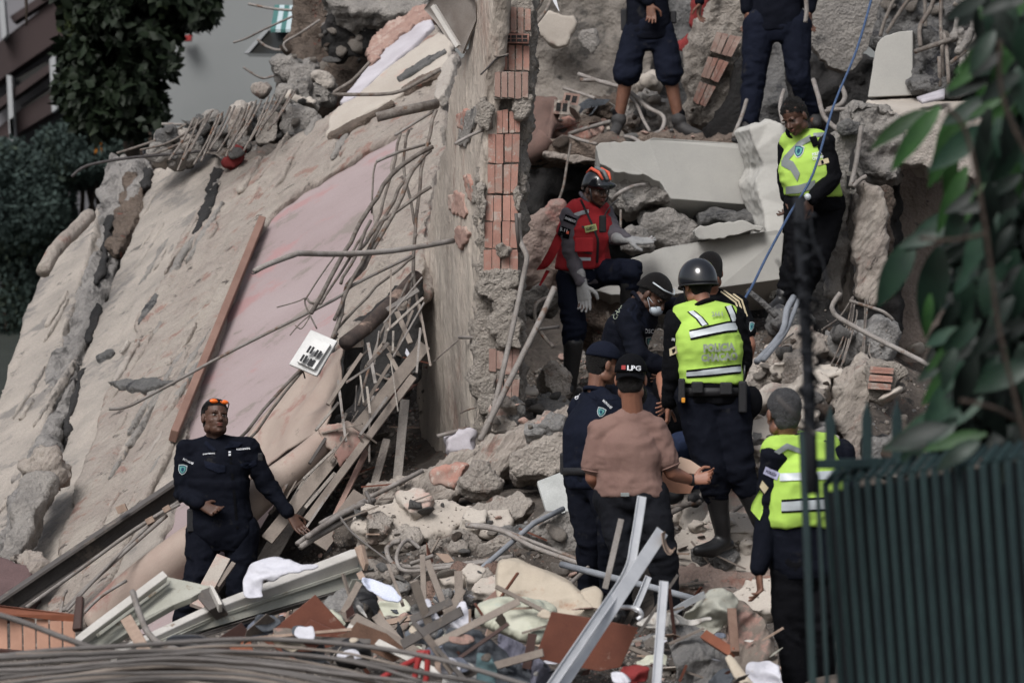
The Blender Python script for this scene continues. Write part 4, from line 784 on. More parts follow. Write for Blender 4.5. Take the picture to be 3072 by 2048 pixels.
plate('upper_tangle', [(x,y,33.0) for x, y in [(2660,-30),(3080,-30),(3080,300),(2850,270),(2640,120)]], .4, M_conc_dk, vox=.05, face=.15, edge=.08, sc=4, seed=139, label='dark tangle of broken concrete at the top right corner', cat='rubble')
# right hand rubble
for i, (pts, Y, m_, lab, nm) in enumerate([
    ([(2262,1090),(2300,1060),(2352,1050),(2402,1092),(2392,1150),(2352,1196),(2290,1230),(2250,1200)], 27.4, M_rub, 'big beige boulder just right of the traffic officer', 'boulder'),
    ([(2372,1010),(2400,995),(2470,1030),(2490,1060),(2440,1075),(2400,1050)], 27.8, M_plaster_rough, 'angular beige stone behind the dark post', 'boulder'),
    ([(2340,1120),(2400,1060),(2440,1080),(2430,1140),(2370,1160)], 27.2, M_rub, 'beige stone with a dark split below the angular one', 'boulder'),
    ([(2268,1206),(2350,1165),(2440,1132),(2532,1114),(2528,1130),(2450,1152),(2380,1185),(2290,1226)], 26.8, M_plaster_lt, 'long pale plank like slab behind the grey capped officer', 'slab'),
    ([(2512,1176),(2560,1120),(2592,1078),(2612,1076),(2606,1160),(2590,1230),(2600,1300),(2570,1420),(2530,1420),(2536,1300)], 26.6, M_plaster_rough, 'upright cracked beige chunk left of the red tile block', 'boulder'),
    ([(2440,1290),(2480,1270),(2500,1330),(2490,1420),(2450,1420)], 26.3, M_rub_g, 'grey white rock between the fence spikes', 'boulder'),
    ([(2590,990),(2640,970),(2680,985),(2680,1050),(2630,1090),(2600,1060)], 27.9, M_rub_g, 'grey boulder under the long bent bar at right', 'boulder'),
    ([(2500,1010),(2550,1000),(2580,1040),(2560,1080),(2500,1070)], 28.0, M_rub_g, 'dull grey rock beside the wire bundle', 'boulder'),
    ([(2230,1310),(2300,1270),(2400,1235),(2440,1290),(2400,1350),(2320,1400),(2240,1430)], 26.4, M_plaster_lt, 'smooth pale sloping slab behind the grey capped officer', 'slab'),
    ([(2610,1330),(2700,1300),(2740,1400),(2650,1450)], 26.6, M_rub_g, 'dark grey rubble lump behind the fence', 'boulder'),
    ([(2330,945),(2400,930),(2440,960),(2400,1000),(2330,990)], 28.6, M_conc_dk, 'dark rock under the boots of the hi-vis officer', 'boulder')]):
    plate(nm, [(x,y,Y) for x, y in pts], .4, m_, vox=.028, face=.03, edge=.06, sc=6, jag=.02, seed=140+i, label=lab, cat='slab' if nm == 'slab' else 'rubble')
tb = empty('tile_block', tuple(W(2660,1210,26.5)), 'tilted lump of three red ribbed tiles with mortar, right of the cracked beige chunk', 'tile block')
o = plate('mortar_core', [(x,y,26.5) for x, y in [(2606,1100),(2622,1092),(2715,1104),(2720,1120),(2690,1150),(2684,1200),(2650,1210),(2612,1195),(2600,1150)]], .22, M_mortar, vox=.02, face=.02, edge=.03, seed=152); wl = o.location.copy(); o.parent = tb; o.location = wl - tb.location
for k in range(3):
    ribbed_tile([(2612-k*3,1098+k*24,26.43),(2682-k*4,1104+k*24,26.43),(2680-k*4,1122+k*24,26.43),(2608-k*3,1118+k*24,26.43)], tb, M_tile, 2, seed=k, horiz=True, dep=.06)

# ================================================================== MIDDLE: low broken wall, boulders and slabs on the heap
for i, (pts, Y, m_, lab, nm, th) in enumerate([
    ([(1098,1472),(1270,1412),(1380,1362),(1500,1308),(1620,1262),(1704,1222),(1712,1290),(1600,1342),(1480,1422),(1330,1490),(1180,1525)], 27.0, M_plaster_rough, 'long low broken wall top running up to the right behind the boulders', 'low_broken_wall', .4),
    ([(1545,1370),(1592,1322),(1660,1300),(1708,1290),(1708,1392),(1612,1430),(1560,1425)], 26.6, M_rub, 'large rounded beige boulder left of the navy capped officer', 'boulder', .4),
    ([(1384,1444),(1402,1408),(1442,1394),(1502,1438),(1490,1466),(1430,1472)], 26.4, M_rub, 'small pointed boulder on the low broken wall', 'boulder', .25),
    ([(1078,1566),(1096,1540),(1160,1508),(1242,1488),(1330,1500),(1412,1520),(1416,1546),(1350,1582),(1242,1616),(1152,1602),(1086,1582)], 26.2, M_plaster_lt, 'largest flat pale slab lying on the heap, centre', 'slab', .22),
    ([(1412,1512),(1500,1488),(1562,1478),(1612,1500),(1572,1548),(1452,1582),(1400,1562)], 26.2, M_rub, 'layered beige slab right of the largest flat one', 'slab', .3),
    ([(1590,1590),(1640,1550),(1700,1545),(1750,1560),(1750,1675),(1640,1652),(1570,1612)], 25.7, M_conc, 'heap of grey crumbled concrete left of the navy capped officer legs', 'boulder', .4),
    ([(1266,1658),(1300,1622),(1370,1598),(1440,1604),(1444,1650),(1400,1672),(1290,1680)], 25.9, M_rub, 'boulder under the largest flat slab, right of the cable loop', 'boulder', .3),
    ([(1290,1760),(1380,1702),(1490,1700),(1500,1760),(1440,1800),(1350,1842),(1300,1815)], 25.0, mat('red_brown_clod', (.27,.185,.15,1), (.20,.13,.105,1), sc=5, bump=.9), 'reddish brown clod above the cushions', 'boulder', .4),
    ([(1440,1640),(1500,1620),(1560,1640),(1540,1680),(1460,1680)], 25.8, M_rub, 'medium beige stone behind the cables', 'boulder', .3),
    ([(1480,1590),(1560,1570),(1580,1590),(1560,1610),(1500,1612)], 25.9, M_rub_g, 'dark slate like flake under the layered slab', 'slab', .1),
    ([(1060,1560),(1090,1580),(1180,1640),(1250,1700),(1180,1720),(1080,1660),(1040,1600)], 26.6, M_dirt, 'brown shadowed clod under the low broken wall', 'boulder', .4),
    ([(950,1280),(1010,1268),(1060,1275),(1100,1330),(1020,1400),(985,1350)], 27.2, M_vinyl, 'torn pointed sheet end below the black hollow', 'slab', .03),
    ([(1310,1420),(1400,1390),(1380,1440),(1300,1452)], 26.65, M_tile, 'red tile face showing in the low broken wall', 'slab', .08),
    ([(1600,1290),(1680,1255),(1700,1262),(1640,1330),(1590,1360)], 26.75, M_tile_dusty, 'pinkish brown ribbed patch at the end of the low wall', 'slab', .08),
    ([(1500,1200),(1545,1190),(1570,1230),(1540,1255),(1490,1240)], 27.6, M_rub_g, 'grey stone at the foot of the tall wall', 'boulder', .2),
    ([(1470,1270),(1510,1250),(1550,1265),(1530,1300),(1480,1305)], 27.5, M_rub, 'beige stone in front of the tall wall foot', 'boulder', .2),
    ([(1350,1320),(1400,1285),(1420,1300),(1410,1360),(1350,1350)], 27.5, M_white_wall, 'broken white fixture at the foot of the tall wall', 'slab', .1),
    ([(1622,1105),(1650,1090),(1690,1110),(1700,1180),(1670,1190),(1630,1160)], 28.9, M_rub, 'smooth rounded beige stone left of the paramedic boot', 'boulder', .3),
    # in front of and under the traffic officer
    ([(2020,1600),(2100,1560),(2170,1535),(2290,1540),(2345,1610),(2350,1700),(2200,1722),(2100,1700),(2020,1680)], 25.3, M_plaster_lt, 'broad pinkish pale slab the traffic officer stands on', 'slab', .2),
    ([(2030,1690),(2150,1712),(2350,1700),(2340,1760),(2200,1790),(2060,1780),(2020,1750)], 24.9, mat('pink_spall', (.36,.275,.235,1), (.30,.22,.185,1), sc=6, c3=(.33,.19,.15,1), sc3=4, bump=.9, bsc=30), 'rough pinkish broken edge below the broad pale slab', 'slab', .4),
    ([(2060,1480),(2180,1400),(2250,1440),(2300,1520),(2180,1545),(2060,1600)], 26.3, M_plaster_lt, 'pale floor slab behind the traffic officer boots', 'slab', .2),
    ([(2150,1790),(2300,1730),(2400,1720),(2400,1820),(2250,1830)], 24.3, M_plaster_lt, 'pale slab left of the grey capped officer hand', 'slab', .25),
    ([(1990,1470),(2060,1440),(2100,1480),(2060,1530),(1990,1530)], 26.5, M_rub, 'rock beside the tan cardboard', 'boulder', .3)]):
    if Y: 
        tilt = [(x, y, Y - (y - pts[0][1]) / 500.0 * (.9 if nm == 'slab' and th > .1 else .2)) for x, y in pts]
        plate(nm, tilt, th, m_, vox=.022 if th < .35 else .027, face=(.010 if 'slab' in nm else .03), edge=.05, sc=7, jag=.02, seed=160+i, label=lab, cat={'boulder':'rubble','slab':'slab'}.get(nm, 'wall'))
rf = random.Random(23)
for zi, (x0, x1, y0, y1, n_, where) in enumerate([(1440,1760,1190,1320,9,'at the foot of the tall wall'), (1040,1560,1480,1780,17,'on the middle of the heap'), (2250,2560,1010,1400,15,'on the right hand slope'), (2010,2340,1440,1800,8,'near the traffic officer boots'), (1640,1900,1150,1260,5,'below the paramedic boot')]):
    for i in range(n_):
        x, y = rf.uniform(x0, x1), rf.uniform(y0, y1); h_ = hit(x, y)
        if h_ is None: continue
        w_ = rf.uniform(20, 62); k_ = rf.choice([4, 5, 5, 6]); a0 = rf.uniform(0, 6); fl = rf.uniform(.3, .75); Yb = h_[0].y - .08
        P_ = [(x + math.cos(a0 + 2 * math.pi * k / k_) * w_ * rf.uniform(.7, 1.15), y + math.sin(a0 + 2 * math.pi * k / k_) * w_ * fl * rf.uniform(.7, 1.1)) for k in range(k_)]
        P_ = [(a, b, Yb - (b - y) / 420) for a, b in P_]; m_, hue = rf.choice([(M_rub, 'beige'), (M_plaster_lt, 'pale'), (M_rub_g, 'grey'), (M_plaster_lt, 'pale')])
        plate('slab_fragment', P_, rf.uniform(.06, .2), m_, vox=.022, face=.008, edge=.035, sc=8, jag=.012, seed=700+zi*40+i, label=('large ' if w_ > 40 else 'small ') + hue + ' angular slab fragment ' + where, cat='rubble', group=('large ' if w_ > 40 else 'small ') + hue + ' slab fragments ' + where)
panel('leaning_board', [(1612,1442,26.0),(1700,1408,26.1),(1724,1546,25.8),(1640,1532,25.8)], .03, mat('dirty_white_panel', (.42,.43,.42,1), (.33,.34,.33,1), sc=5, c3=(.18,.18,.18,1), sc3=4, t3=.58, bump=.15), label='dirty white board leaning left of the navy capped officer legs', cat='board')

# ================================================================== RODS, CONDUITS, CABLES
def rods(nm, lst, m, lab, cat, grp, r, **k):
    for i, pts in enumerate(lst):
        tube(nm, pts, r * random.Random(i).uniform(.85, 1.15), m, label=lab[i] if isinstance(lab, list) else lab, cat=cat, group=grp, **k)
CAT = 'rebar'
tube('conduit', [(762,815,26.9),(800,795,26.95),(880,765,27.1),(905,760,27.15),(1020,762,27.4),(1180,752,27.7),(1360,722,28.1)], .019, M_pipe, k=4, sides=10, label='long thick grey conduit sticking out of the tall wall to the left', cat='conduit')
tube('wire_hook', [(770,812,26.88),(760,822,26.88),(752,818,26.88)], .004, M_rebar_dk, label='tiny wire curl at the open end of the thick conduit', cat='wire')
tube('conduit', [(327,1226,27.5),(380,1220,27.5),(460,1180,27.5),(700,1050,27.6),(1000,900,27.8),(1060,855,27.9),(1235,768,28.2)], .011, M_pipe, k=4, label='very long thin conduit crossing the pink wall down to the left slab', cat='conduit')
tube('conduit', [(1130,352,28.6),(1200,335,28.6),(1310,312,28.8)], [.034]*3, M_rebar, k=1, sides=10, label='short thick pipe stub high on the left side of the tall wall', cat='conduit')
tube('conduit', [(1186,405,28.5),(1250,365,28.6),(1308,330,28.8)], .011, M_pipe, k=1, label='thin straight conduit under the thick pipe stub', cat='conduit')
tube('conduit', [(1366,432,27.9),(1400,412,27.95),(1455,388,28.0)], .011, M_pipe, k=2, label='thin pale conduit stub on the tall wall side, high up', cat='conduit')
tube('conduit', [(1378,1012,28.3),(1440,1012,28.1)], .011, M_pipe, k=1, label='short level conduit stub low on the tall wall', cat='conduit')
tube('conduit', [(1312,1308,27.5),(1410,1282,27.6)], .014, M_pipe, k=1, label='short pale conduit piece at the foot of the tall wall', cat='conduit')
tube('conduit', [(1110,186,30.6),(1060,240,30.6),(1010,272,30.6),(1005,282,30.6),(1060,284,30.6),(1180,280,30.5),(1250,250,30.4),(1320,210,30.3)], .014, M_rebar, k=3, label='hooked conduit looping out of the top of the leaning wall', cat='conduit')
tube('conduit', [(1130,485,28.3),(1200,455,28.4),(1290,430,28.6)], .011, M_pipe, k=2, label='elbow conduit arm above the hanging bundle', cat='conduit')
tube('conduit', [(1130,485,28.3),(1120,520,28.25),(1115,640,28.2)], .007, M_rebar, k=2, label='thin rod dropping from the elbow conduit', cat='conduit')
bundle = [[(1296,440,28.5),(1200,500,28.4),(1130,590,28.2),(1080,670,28.1),(1030,760,27.9),(930,940,27.6)],
 [(1290,450,28.5),(1230,520,28.4),(1180,600,28.3),(1130,700,28.1),(1060,830,27.9),(1000,960,27.7)],
 [(1240,500,28.3),(1180,640,28.2),(1090,800,28.0),(1040,860,27.9),(1010,980,27.7),(950,1120,27.5)],
 [(1290,560,28.3),(1180,640,28.2),(1120,690,28.1),(1090,740,28.0),(1040,770,27.9)],
 [(1306,330,28.6),(1280,440,28.5),(1258,560,28.4),(1245,700,28.3),(1235,860,28.2)],
 [(1248,700,28.2),(1240,760,28.2),(1250,900,28.1),(1270,980,28.0)],
 [(1270,980,28.2),(1240,1060,28.1)],
 [(1110,660,28.0),(1060,780,27.9),(1020,850,27.8)],
 [(1240,770,28.1),(1180,820,28.0),(1100,890,27.9),(1000,1000,27.8)],
 [(1235,830,27.9),(1190,910,27.8),(1120,1060,27.6),(1075,1220,27.4)],
 [(1238,820,27.9),(1228,900,27.9),(1225,960,27.8)],
 [(1010,1000,27.5),(880,1130,27.2),(740,1290,27.0),(560,1470,27.1)],
 [(1008,1010,27.5),(900,1120,27.3),(770,1290,27.1),(620,1440,27.1)],
 [(1090,700,28.0),(1020,820,27.9),(960,910,27.8),(920,900,27.8)],
 [(1200,400,28.6),(1175,520,28.5),(1140,640,28.4),(1100,720,28.3)],
 [(1225,390,28.7),(1210,480,28.6),(1230,600,28.5),(1245,680,28.4)]]
rods('rebar', bundle[:5], M_rebar, 'bent dusty rod hanging in the bundle beside the tall wall, upper part', CAT, 'rods hanging in the bundle beside the tall wall', .014, k=3, wob=.009)
rods('rebar', bundle[5:], M_rebar, 'bent dusty rod hanging in the lower bundle around the white socket plate', CAT, 'rods around the white socket plate', .010, k=3, wob=.008)
rods('thin_wire', [[(1010,760,27.9),(960,830,27.8),(915,900,27.7)],[(915,893,27.7),(890,905,27.7),(830,922,27.7)],[(915,893,27.7),(918,920,27.7),(950,985,27.6)],[(930,945,27.7),(900,970,27.7),(870,1005,27.6)],[(932,945,27.7),(905,985,27.7),(885,975,27.7)],[(920,1020,27.3),(905,1080,27.3),(915,1135,27.3)],[(1040,1290,27.4),(1075,1230,27.4)],[(1375,1020,28.2),(1300,1085,28.1)],[(1470,160,27.9),(1490,170,27.85),(1526,162,27.85)],[(1380,1240,27.9),(1400,1230,27.9),(1430,1222,27.9)]], M_rebar, 'thin curling wire hanging from the rods over the pink wall', 'wire', 'thin wires over the pink wall', .005, k=4)
# rods in front of the tall wall end and left of the paramedic
tube('conduit', [(1556,640,27.9),(1560,720,27.9),(1580,770,27.8),(1570,830,27.8),(1545,950,27.7),(1500,1150,27.5),(1462,1300,27.3)], .018, M_pipe, k=4, sides=9, label='long white spotted conduit leaning down the tiled end of the tall wall', cat='conduit')
tube('conduit', [(1664,862,27.9),(1620,960,27.8),(1560,1080,27.6),(1500,1200,27.4),(1440,1320,27.2)], .021, M_pipe, k=3, sides=9, label='second grey pipe crossing from the paramedic legs to the tall wall foot', cat='conduit')
tube('conduit', [(1610,988,28.0),(1640,985,28.2),(1675,980,28.4)], .012, M_pipe, k=2, label='short cross pipe joining the second grey pipe', cat='conduit')
tube('conduit', [(1650,890,28.4),(1610,910,28.3),(1605,950,28.3),(1625,1000,28.3),(1660,1040,28.2)], .014, M_rebar, k=4, label='bowed grey rod behind the second grey pipe', cat='conduit')
tube('conduit', [(1548,640,27.85),(1552,700,27.85),(1558,755,27.9)], .012, M_steel, k=1, label='dark flat bar against the tiled wall end', cat='conduit')
tube('twig_rod', [(1712,430,32),(1700,500,31.8),(1690,560,31.6),(1672,612,31.2)], .01, M_rebar, k=4, label='thin rod dangling in front of the black cavity', cat='rebar')
rods('rebar', [[(1708,402,32.6),(1760,385,32.4),(1830,365,32.2)],[(1708,408,32.5),(1740,420,32.4),(1790,432,32.2)],[(1735,222,33.4),(1800,245,33.3),(1880,270,33.2),(1940,320,33.0),(1990,350,32.9),(1985,390,32.8),(1955,405,32.7)],[(1750,240,33.3),(1830,250,33.3),(1900,300,33.1),(1930,360,32.9),(1950,395,32.8)],[(1690,265,33.4),(1740,280,33.3),(1785,295,33.2)],[(1875,410,32.2),(1900,415,32.0),(1925,432,31.5)],[(1740,240,33.5),(1800,242,33.5)]], M_pipe, 'bent grey rod in the heap around the upper man\'s shoes', CAT, 'rods around the upper man in shorts', .015, k=5)
tube('rebar', [(1838,600,30.8),(1860,578,30.6),(1900,560,30.7),(1935,555,30.9)], .016, M_pipe, k=4, label='curved grey rod sticking out of the spalled beam end by the paramedic face', cat='rebar')
tube('rebar', [(1862,630,30.6),(1862,700,30.5),(1862,720,30.5)], .009, M_rebar, k=1, label='thin upright rod right of the paramedic chest', cat='rebar')
# blue rope
rp = tube('rope', [(2622,-30,30.2),(2570,150,29.6),(2500,320,28.9),(2440,520,28.2),(2370,640,27.5),(2300,770,26.9),(2250,870,26.4),(2200,945,26.0)], .009, mat('blue_rope', (.08,.13,.24,1), (.05,.085,.17,1), sc=60, bump=.6, bsc=160, fine=.2), k=4, sides=8, label='taut blue rope running down from the top to the kneeling group', cat='rope')
# right hand rods
rods('rebar', [[(2810,-30,31.2),(2790,30,31.2),(2760,80,31.2),(2762,140,31.1)],[(2825,-30,31.1),(2822,60,31.1),(2826,140,31.0),(2830,250,31.0)],[(2745,155,31.0),(2790,140,30.9),(2855,118,30.9)],[(2775,-30,31.3),(2776,60,31.3),(2780,90,31.3)],[(2850,190,30.8),(2900,150,30.8),(2950,105,30.8)],[(2890,240,30.6),(2960,205,30.6),(3020,190,30.6)],[(2860,10,31),(2890,25,31),(2930,5,31)],[(2660,100,31.5),(2690,50,31.5),(2740,-20,31.5)],[(2640,110,31.6),(2655,60,31.6),(2690,-20,31.6)],[(2846,250,30.8),(2840,150,30.9),(2832,100,31)],[(2820,260,30.9),(2818,170,30.9)]], M_rebar, 'bent rod growing from the top right pillar stub and tangle', CAT, 'rods at the top right pillar', .016, k=4)
rods('rebar', [[(2860,120,31),(2880,60,31.1),(2900,-20,31.2)],[(2890,230,30.9),(2885,150,31),(2880,90,31)],[(2920,240,30.9),(2915,180,31),(2895,100,31)],[(2935,220,30.9),(2925,100,31),(2930,-20,31)],[(2870,160,30.8),(2910,110,30.8),(2930,60,30.8)]], M_conc, 'thick knobbly concrete coated rod in the top right tangle', CAT, 'coated rods in the top right tangle', .035, k=4, wob=.012)
rods('rebar', [[(2440,240,30.8),(2455,290,30.6),(2465,330,30.4),(2480,360,30.3),(2520,395,30.1)],[(2475,335,30.3),(2510,328,30.3),(2545,328,30.2)],[(2480,330,30.6),(2520,315,30.6),(2535,290,30.7),(2525,260,30.8)],[(2350,370,30.5),(2340,320,30.8),(2352,270,31)],[(2200,410,31.6),(2225,350,31.8),(2240,300,32)],[(2416,-20,31.9),(2420,30,31.9),(2416,68,31.9)],[(2584,380,29.3),(2570,480,29.2),(2552,560,29.1)],[(2560,560,29.0),(2580,540,29.0),(2600,528,29.0)]], M_pipe, 'grey rod poking out around the hi-vis officer\'s head and slab end', CAT, 'rods around the hi-vis officer', .017, k=4)
tube('conduit', [(2522,878,27.3),(2500,910,27.3),(2498,930,27.3),(2520,955,27.3),(2620,1010,27.2),(2720,1060,27.0),(2812,1108,26.9)], .017, M_pipe, k=4, sides=9, label='long pale bar with a hooked end crossing the right wall foot', cat='conduit')
tube('conduit', [(2548,902,27.9),(2600,918,27.9),(2650,935,27.8),(2680,960,27.8)], .012, M_pipe, k=4, label='short curved bar above the hooked one', cat='conduit')
rods('thin_wire', [[(2560,890,28.2),(2540,980,28.0),(2510,1060,27.8),(2482,1110,27.6)],[(2562,900,28.2),(2545,990,28.0),(2525,1060,27.8),(2500,1110,27.6)],[(2565,900,28.2),(2550,1000,28.0),(2530,1080,27.7),(2518,1112,27.5)],[(2558,890,28.1),(2520,950,28.0),(2470,985,27.8)],[(2556,900,28.1),(2510,960,28.0),(2465,990,27.8)],[(2596,900,28.2),(2592,1000,27.9),(2582,1090,27.5)],[(2604,900,28.2),(2596,990,27.9),(2590,1090,27.5)],[(2380,1000,27.4),(2340,1030,27.3),(2320,1060,27.2)],[(2610,1030,27.2),(2608,1060,27.1),(2628,1095,27.0)],[(2570,930,28.1),(2568,960,28.0),(2530,1090,27.6)]], M_rebar, 'thin steel tie wire hanging in the bundle at the right wall foot', 'wire', 'tie wires at the right wall foot', .006, k=4)
rods('thick_pipe', [[(2382,890,27.4),(2360,930,27.3),(2345,1000,27.1),(2270,1085,26.7)],[(2395,900,27.4),(2375,950,27.3),(2350,1005,27.1),(2290,1080,26.7)]], mat('blue_grey_pipe', (.24,.255,.28,1), (.17,.18,.20,1), sc=8, bump=.2), 'spotted blue grey pipe of the pair right of the traffic officer', 'pipe', 'pair of blue grey pipes', .02, k=3)
tube('thick_pipe', [(2240,870,28.0),(2290,910,28.0),(2330,950,28.0)], .022, M_conc_dk, k=3, label='dark pipe under the blue rope', cat='pipe')
rods('rebar', [[(2000,1545,25.6),(2080,1500,25.8),(2160,1450,26.0),(2210,1430,26.1)],[(2190,1540,25.8),(2230,1510,26.0),(2270,1490,26.1)],[(1990,1525,25.7),(2050,1515,25.7),(2100,1505,25.8)],[(2240,1380,26.0),(2290,1410,26.0)]], M_rebar, 'rod lying on the slabs behind the traffic officer boots', CAT, 'rods behind the traffic officer boots', .016, k=3, wob=.003)
# rods on the ridge, upper left
ridge_rods = []
rn = random.Random(4)
for i in range(19):
    x = 560 + i * 17 + rn.uniform(-5, 5); y = 372 - (x - 560) * .30 + rn.uniform(-8, 8)
    L = rn.uniform(90, 150); ridge_rods.append([(x + 25, y - 12, 32.9), (x - 10, y + L * .5, 32.6), (x - 45 + rn.uniform(-8, 8), y + L, 32.3)])
rods('rebar', ridge_rods, M_rebar, 'thin rod in the comb of rods hanging from the torn ridge', CAT, 'comb of rods on the ridge', .009, k=3)
rods('rebar', [[(560,372,33),(470,420,33),(350,460,33)],[(580,385,32.9),(500,430,32.9),(420,450,32.8)],[(600,400,32.8),(520,440,32.8),(440,470,32.7)],[(640,330,33),(560,400,33),(480,440,32.9)]], M_rebar, 'rod sagging left along the ridge crest', CAT, 'rods along the ridge crest', .009, k=4)
tube('rebar', [(215,530,32.4),(262,497,32.4),(380,475,32.5),(520,462,32.6),(650,450,32.6)], .012, M_rebar_dk, k=4, label='dark rod pointing left over the leftmost slabs', cat='rebar')
tube('conduit', [(485,372,33.5),(570,374,33.5)], .012, M_pipe, k=1, label='short level pale pipe at the ridge top left', cat='conduit')
rods('rebar', [[(745,12,36),(830,28,36),(915,30,36),(960,10,36)],[(700,128,35.8),(740,115,35.8),(800,85,35.6),(900,40,35.5)],[(772,118,35.4),(800,140,35.4),(845,150,35.3),(900,120,35.2),(1000,55,35),(1090,15,34.8)],[(730,202,35),(770,228,35),(800,234,35),(860,214,34.8)],[(862,155,34.8),(852,130,34.8),(900,100,34.8),(960,60,34.8)]], M_pipe, 'bent rod reaching into the air above the ridge, upper left', CAT, 'rods in the air above the ridge', .011, k=5)
rods('rebar', [[(1590,60,30.2),(1620,10,30.4),(1640,-30,30.5)],[(1600,80,30.2),(1640,30,30.3),(1665,-30,30.4)]], M_rebar, 'rod rising beside the top of the tall wall', CAT, 'rods at the tall wall top', .015, k=2)
sheet('paper_strip', [(1648,-20,30),(1662,10,30)], [(1665,-20,30),(1678,36,30)], M_white, n=4, k=3, label='pale blue white strip dangling at the top edge beside the tall wall', cat='paper')
# lower left rods under the channel
rods('conduit', [[(545,1500,27.4),(400,1590,27.2),(250,1700,27.0),(80,1820,26.6)],[(540,1512,27.35),(470,1555,27.3),(330,1690,27.0),(200,1830,26.6)],[(500,1545,27.3),(380,1650,27.1),(260,1760,26.9),(190,1830,26.7)],[(380,1740,26.9),(300,1790,26.8),(240,1850,26.6)],[(200,1770,26.8),(190,1790,26.8),(180,1850,26.7)]], M_pipe, 'thin conduit slanting down under the dark steel channel', 'conduit', 'conduits under the steel channel', .012, k=3)
for i, (x, y, s) in enumerate([(365,1525,1),(450,1560,.8),(500,1525,.7)]):
    bar('wood_block', (x-14*s,y+6,27.25),(x+14*s,y-6,27.25), .05*s, .05*s, M_wood, bev=.003, label=['pale wood block on the steel channel','wood bit hanging under the steel channel','small wood bit near the policeman\'s hip'][i], cat='wood block')
# conduits over the low broken wall and cable loops
rods('conduit', [[(1120,1500,26.7),(1060,1525,26.5),(980,1570,26.3),(920,1612,26.1)],[(1105,1495,26.7),(1040,1530,26.5),(960,1570,26.3)],[(1115,1510,26.7),(1050,1550,26.5),(900,1640,26.1)],[(1095,1505,26.6),(1000,1560,26.4),(890,1630,26.1)],[(1110,1490,26.8),(1270,1410,26.9)]], M_pipe, 'dusty conduit in the tied bundle by the policeman\'s hand', 'conduit', 'tied conduit bundle', .018, k=3, wob=.003)
tube('cable_tie', [(1098,1475,26.4),(1110,1500,26.35),(1116,1522,26.4)], .012, M_cable, k=3, label='loop tying the conduit bundle', cat='tie')
tube('cable', [(1020,1548,26.1),(1060,1600,26),(1150,1670,25.8),(1210,1715,25.7)], .007, M_cable, k=5, label='thin cord dangling from the tied conduit bundle', cat='cable')
rods('cable', [[(1400,1575,25.6),(1500,1590,25.4),(1600,1640,25.2),(1740,1690,25)],[(1400,1572,25.7),(1480,1580,25.5),(1600,1625,25.3),(1740,1680,25.1)],[(1540,1668,25.4),(1400,1690,25.5),(1250,1700,25.6),(1180,1690,25.7),(1160,1650,25.8),(1175,1630,25.9),(1200,1622,25.9)],[(1500,1680,25.3),(1350,1700,25.4),(1220,1712,25.5),(1190,1680,25.6),(1200,1640,25.7),(1225,1620,25.8),(1260,1645,25.8)],[(1230,1690,25.6),(1260,1680,25.6),(1300,1665,25.6)]], M_pipe, 'thick dusty cable looping around the boulders in the middle', 'cable', 'cables looping over the heap', .014, k=6)
tube('conduit', [(1365,1778,24.9),(1450,1700,25.1),(1600,1570,25.5),(1690,1525,25.7)], .017, mat('blue_grey_pipe', (1,1,1,1)), k=1, sides=9, label='straight pale pipe slanting over the reddish clod, centre bottom', cat='conduit')
tube('conduit', [(1685,1692,24.4),(1830,1730,24.0),(1960,1762,23.8),(2080,1795,23.7)], .02, mat('blue_grey_pipe', (1,1,1,1)), k=1, sides=9, label='straight pipe lying level behind the aluminium strips', cat='conduit')
tube('conduit', [(1710,1750,24.6),(1770,1695,24.9),(1822,1665,25.1)], .013, M_pipe, k=1, label='thin pipe crossing behind the navy capped officer legs', cat='conduit')

# white socket plate
sp = empty('socket_plate', tuple(W(935,1120,27.35)), 'white plastic switch plate with slots hanging on the rods', 'switch plate')
def quad(pts, th, m, nm, par, bev=.003):
    V, Fc, n = prism(pts, th); o = obj(nm, np.array([tuple(v) for v in V]), Fc, m, parent=par, smooth=False)
    if bev: bevel(o, bev)
    return o
M_plateW = mat('dusty_white_plastic', (.60,.60,.59,1), (.50,.50,.49,1), sc=8, dirt=(.30,.27,.24,1), dirt_t=.64, bump=.05, fine=.05, rough=.45)
quad([(932,988,27.3),(1012,1022,27.25),(950,1128,27.2),(866,1092,27.25)], .03, M_plateW, 'frame', sp, .006)
quad([(944,1012,27.26),(992,1032,27.22),(942,1108,27.18),(890,1084,27.22)], .02, M_plateW, 'inset', sp, .004)
for k in range(2):
    for j in range(2):
        for i in range(2):
            x = 930 + k * 22 - j * 20 + i * 9; y = 1036 + j * 26 + k * 12 + i * 3
            quad([(x,y,27.19),(x+6,y+3,27.19),(x-6,y+22,27.18),(x-12,y+19,27.18)], .01, M_black, 'slot', sp, 0)
# ================================================================== PEOPLE
M_skin_dk = mat('dark_skin', (.085,.042,.028,1), (.065,.032,.022,1), sc=22, bump=.12, bsc=150, fine=.16, rough=.5, spec=.4)
M_skin_md = mat('brown_skin', (.16,.075,.048,1), (.12,.055,.036,1), sc=22, bump=.12, bsc=150, fine=.16, rough=.5, spec=.4)
M_skin_lt = mat('tan_skin', (.26,.12,.078,1), (.21,.095,.062,1), sc=9, bump=.05, fine=.05, rough=.5, spec=.4)
M_lip = flat('lips', (.16,.055,.045,1), rough=.45); M_eyew = flat('eye_white', (.22,.20,.19,1), rough=.3); M_iris = flat('iris', (.01,.008,.006,1), rough=.2)
M_hair = mat('black_hair', (.008,.007,.007,1), (.014,.012,.011,1), sc=60, bump=.8, bsc=260, fine=.3, rough=.6)
M_hair_gr = mat('grey_hair', (.10,.10,.105,1), (.05,.05,.053,1), sc=30, bump=.8, bsc=260, fine=.3, rough=.7)
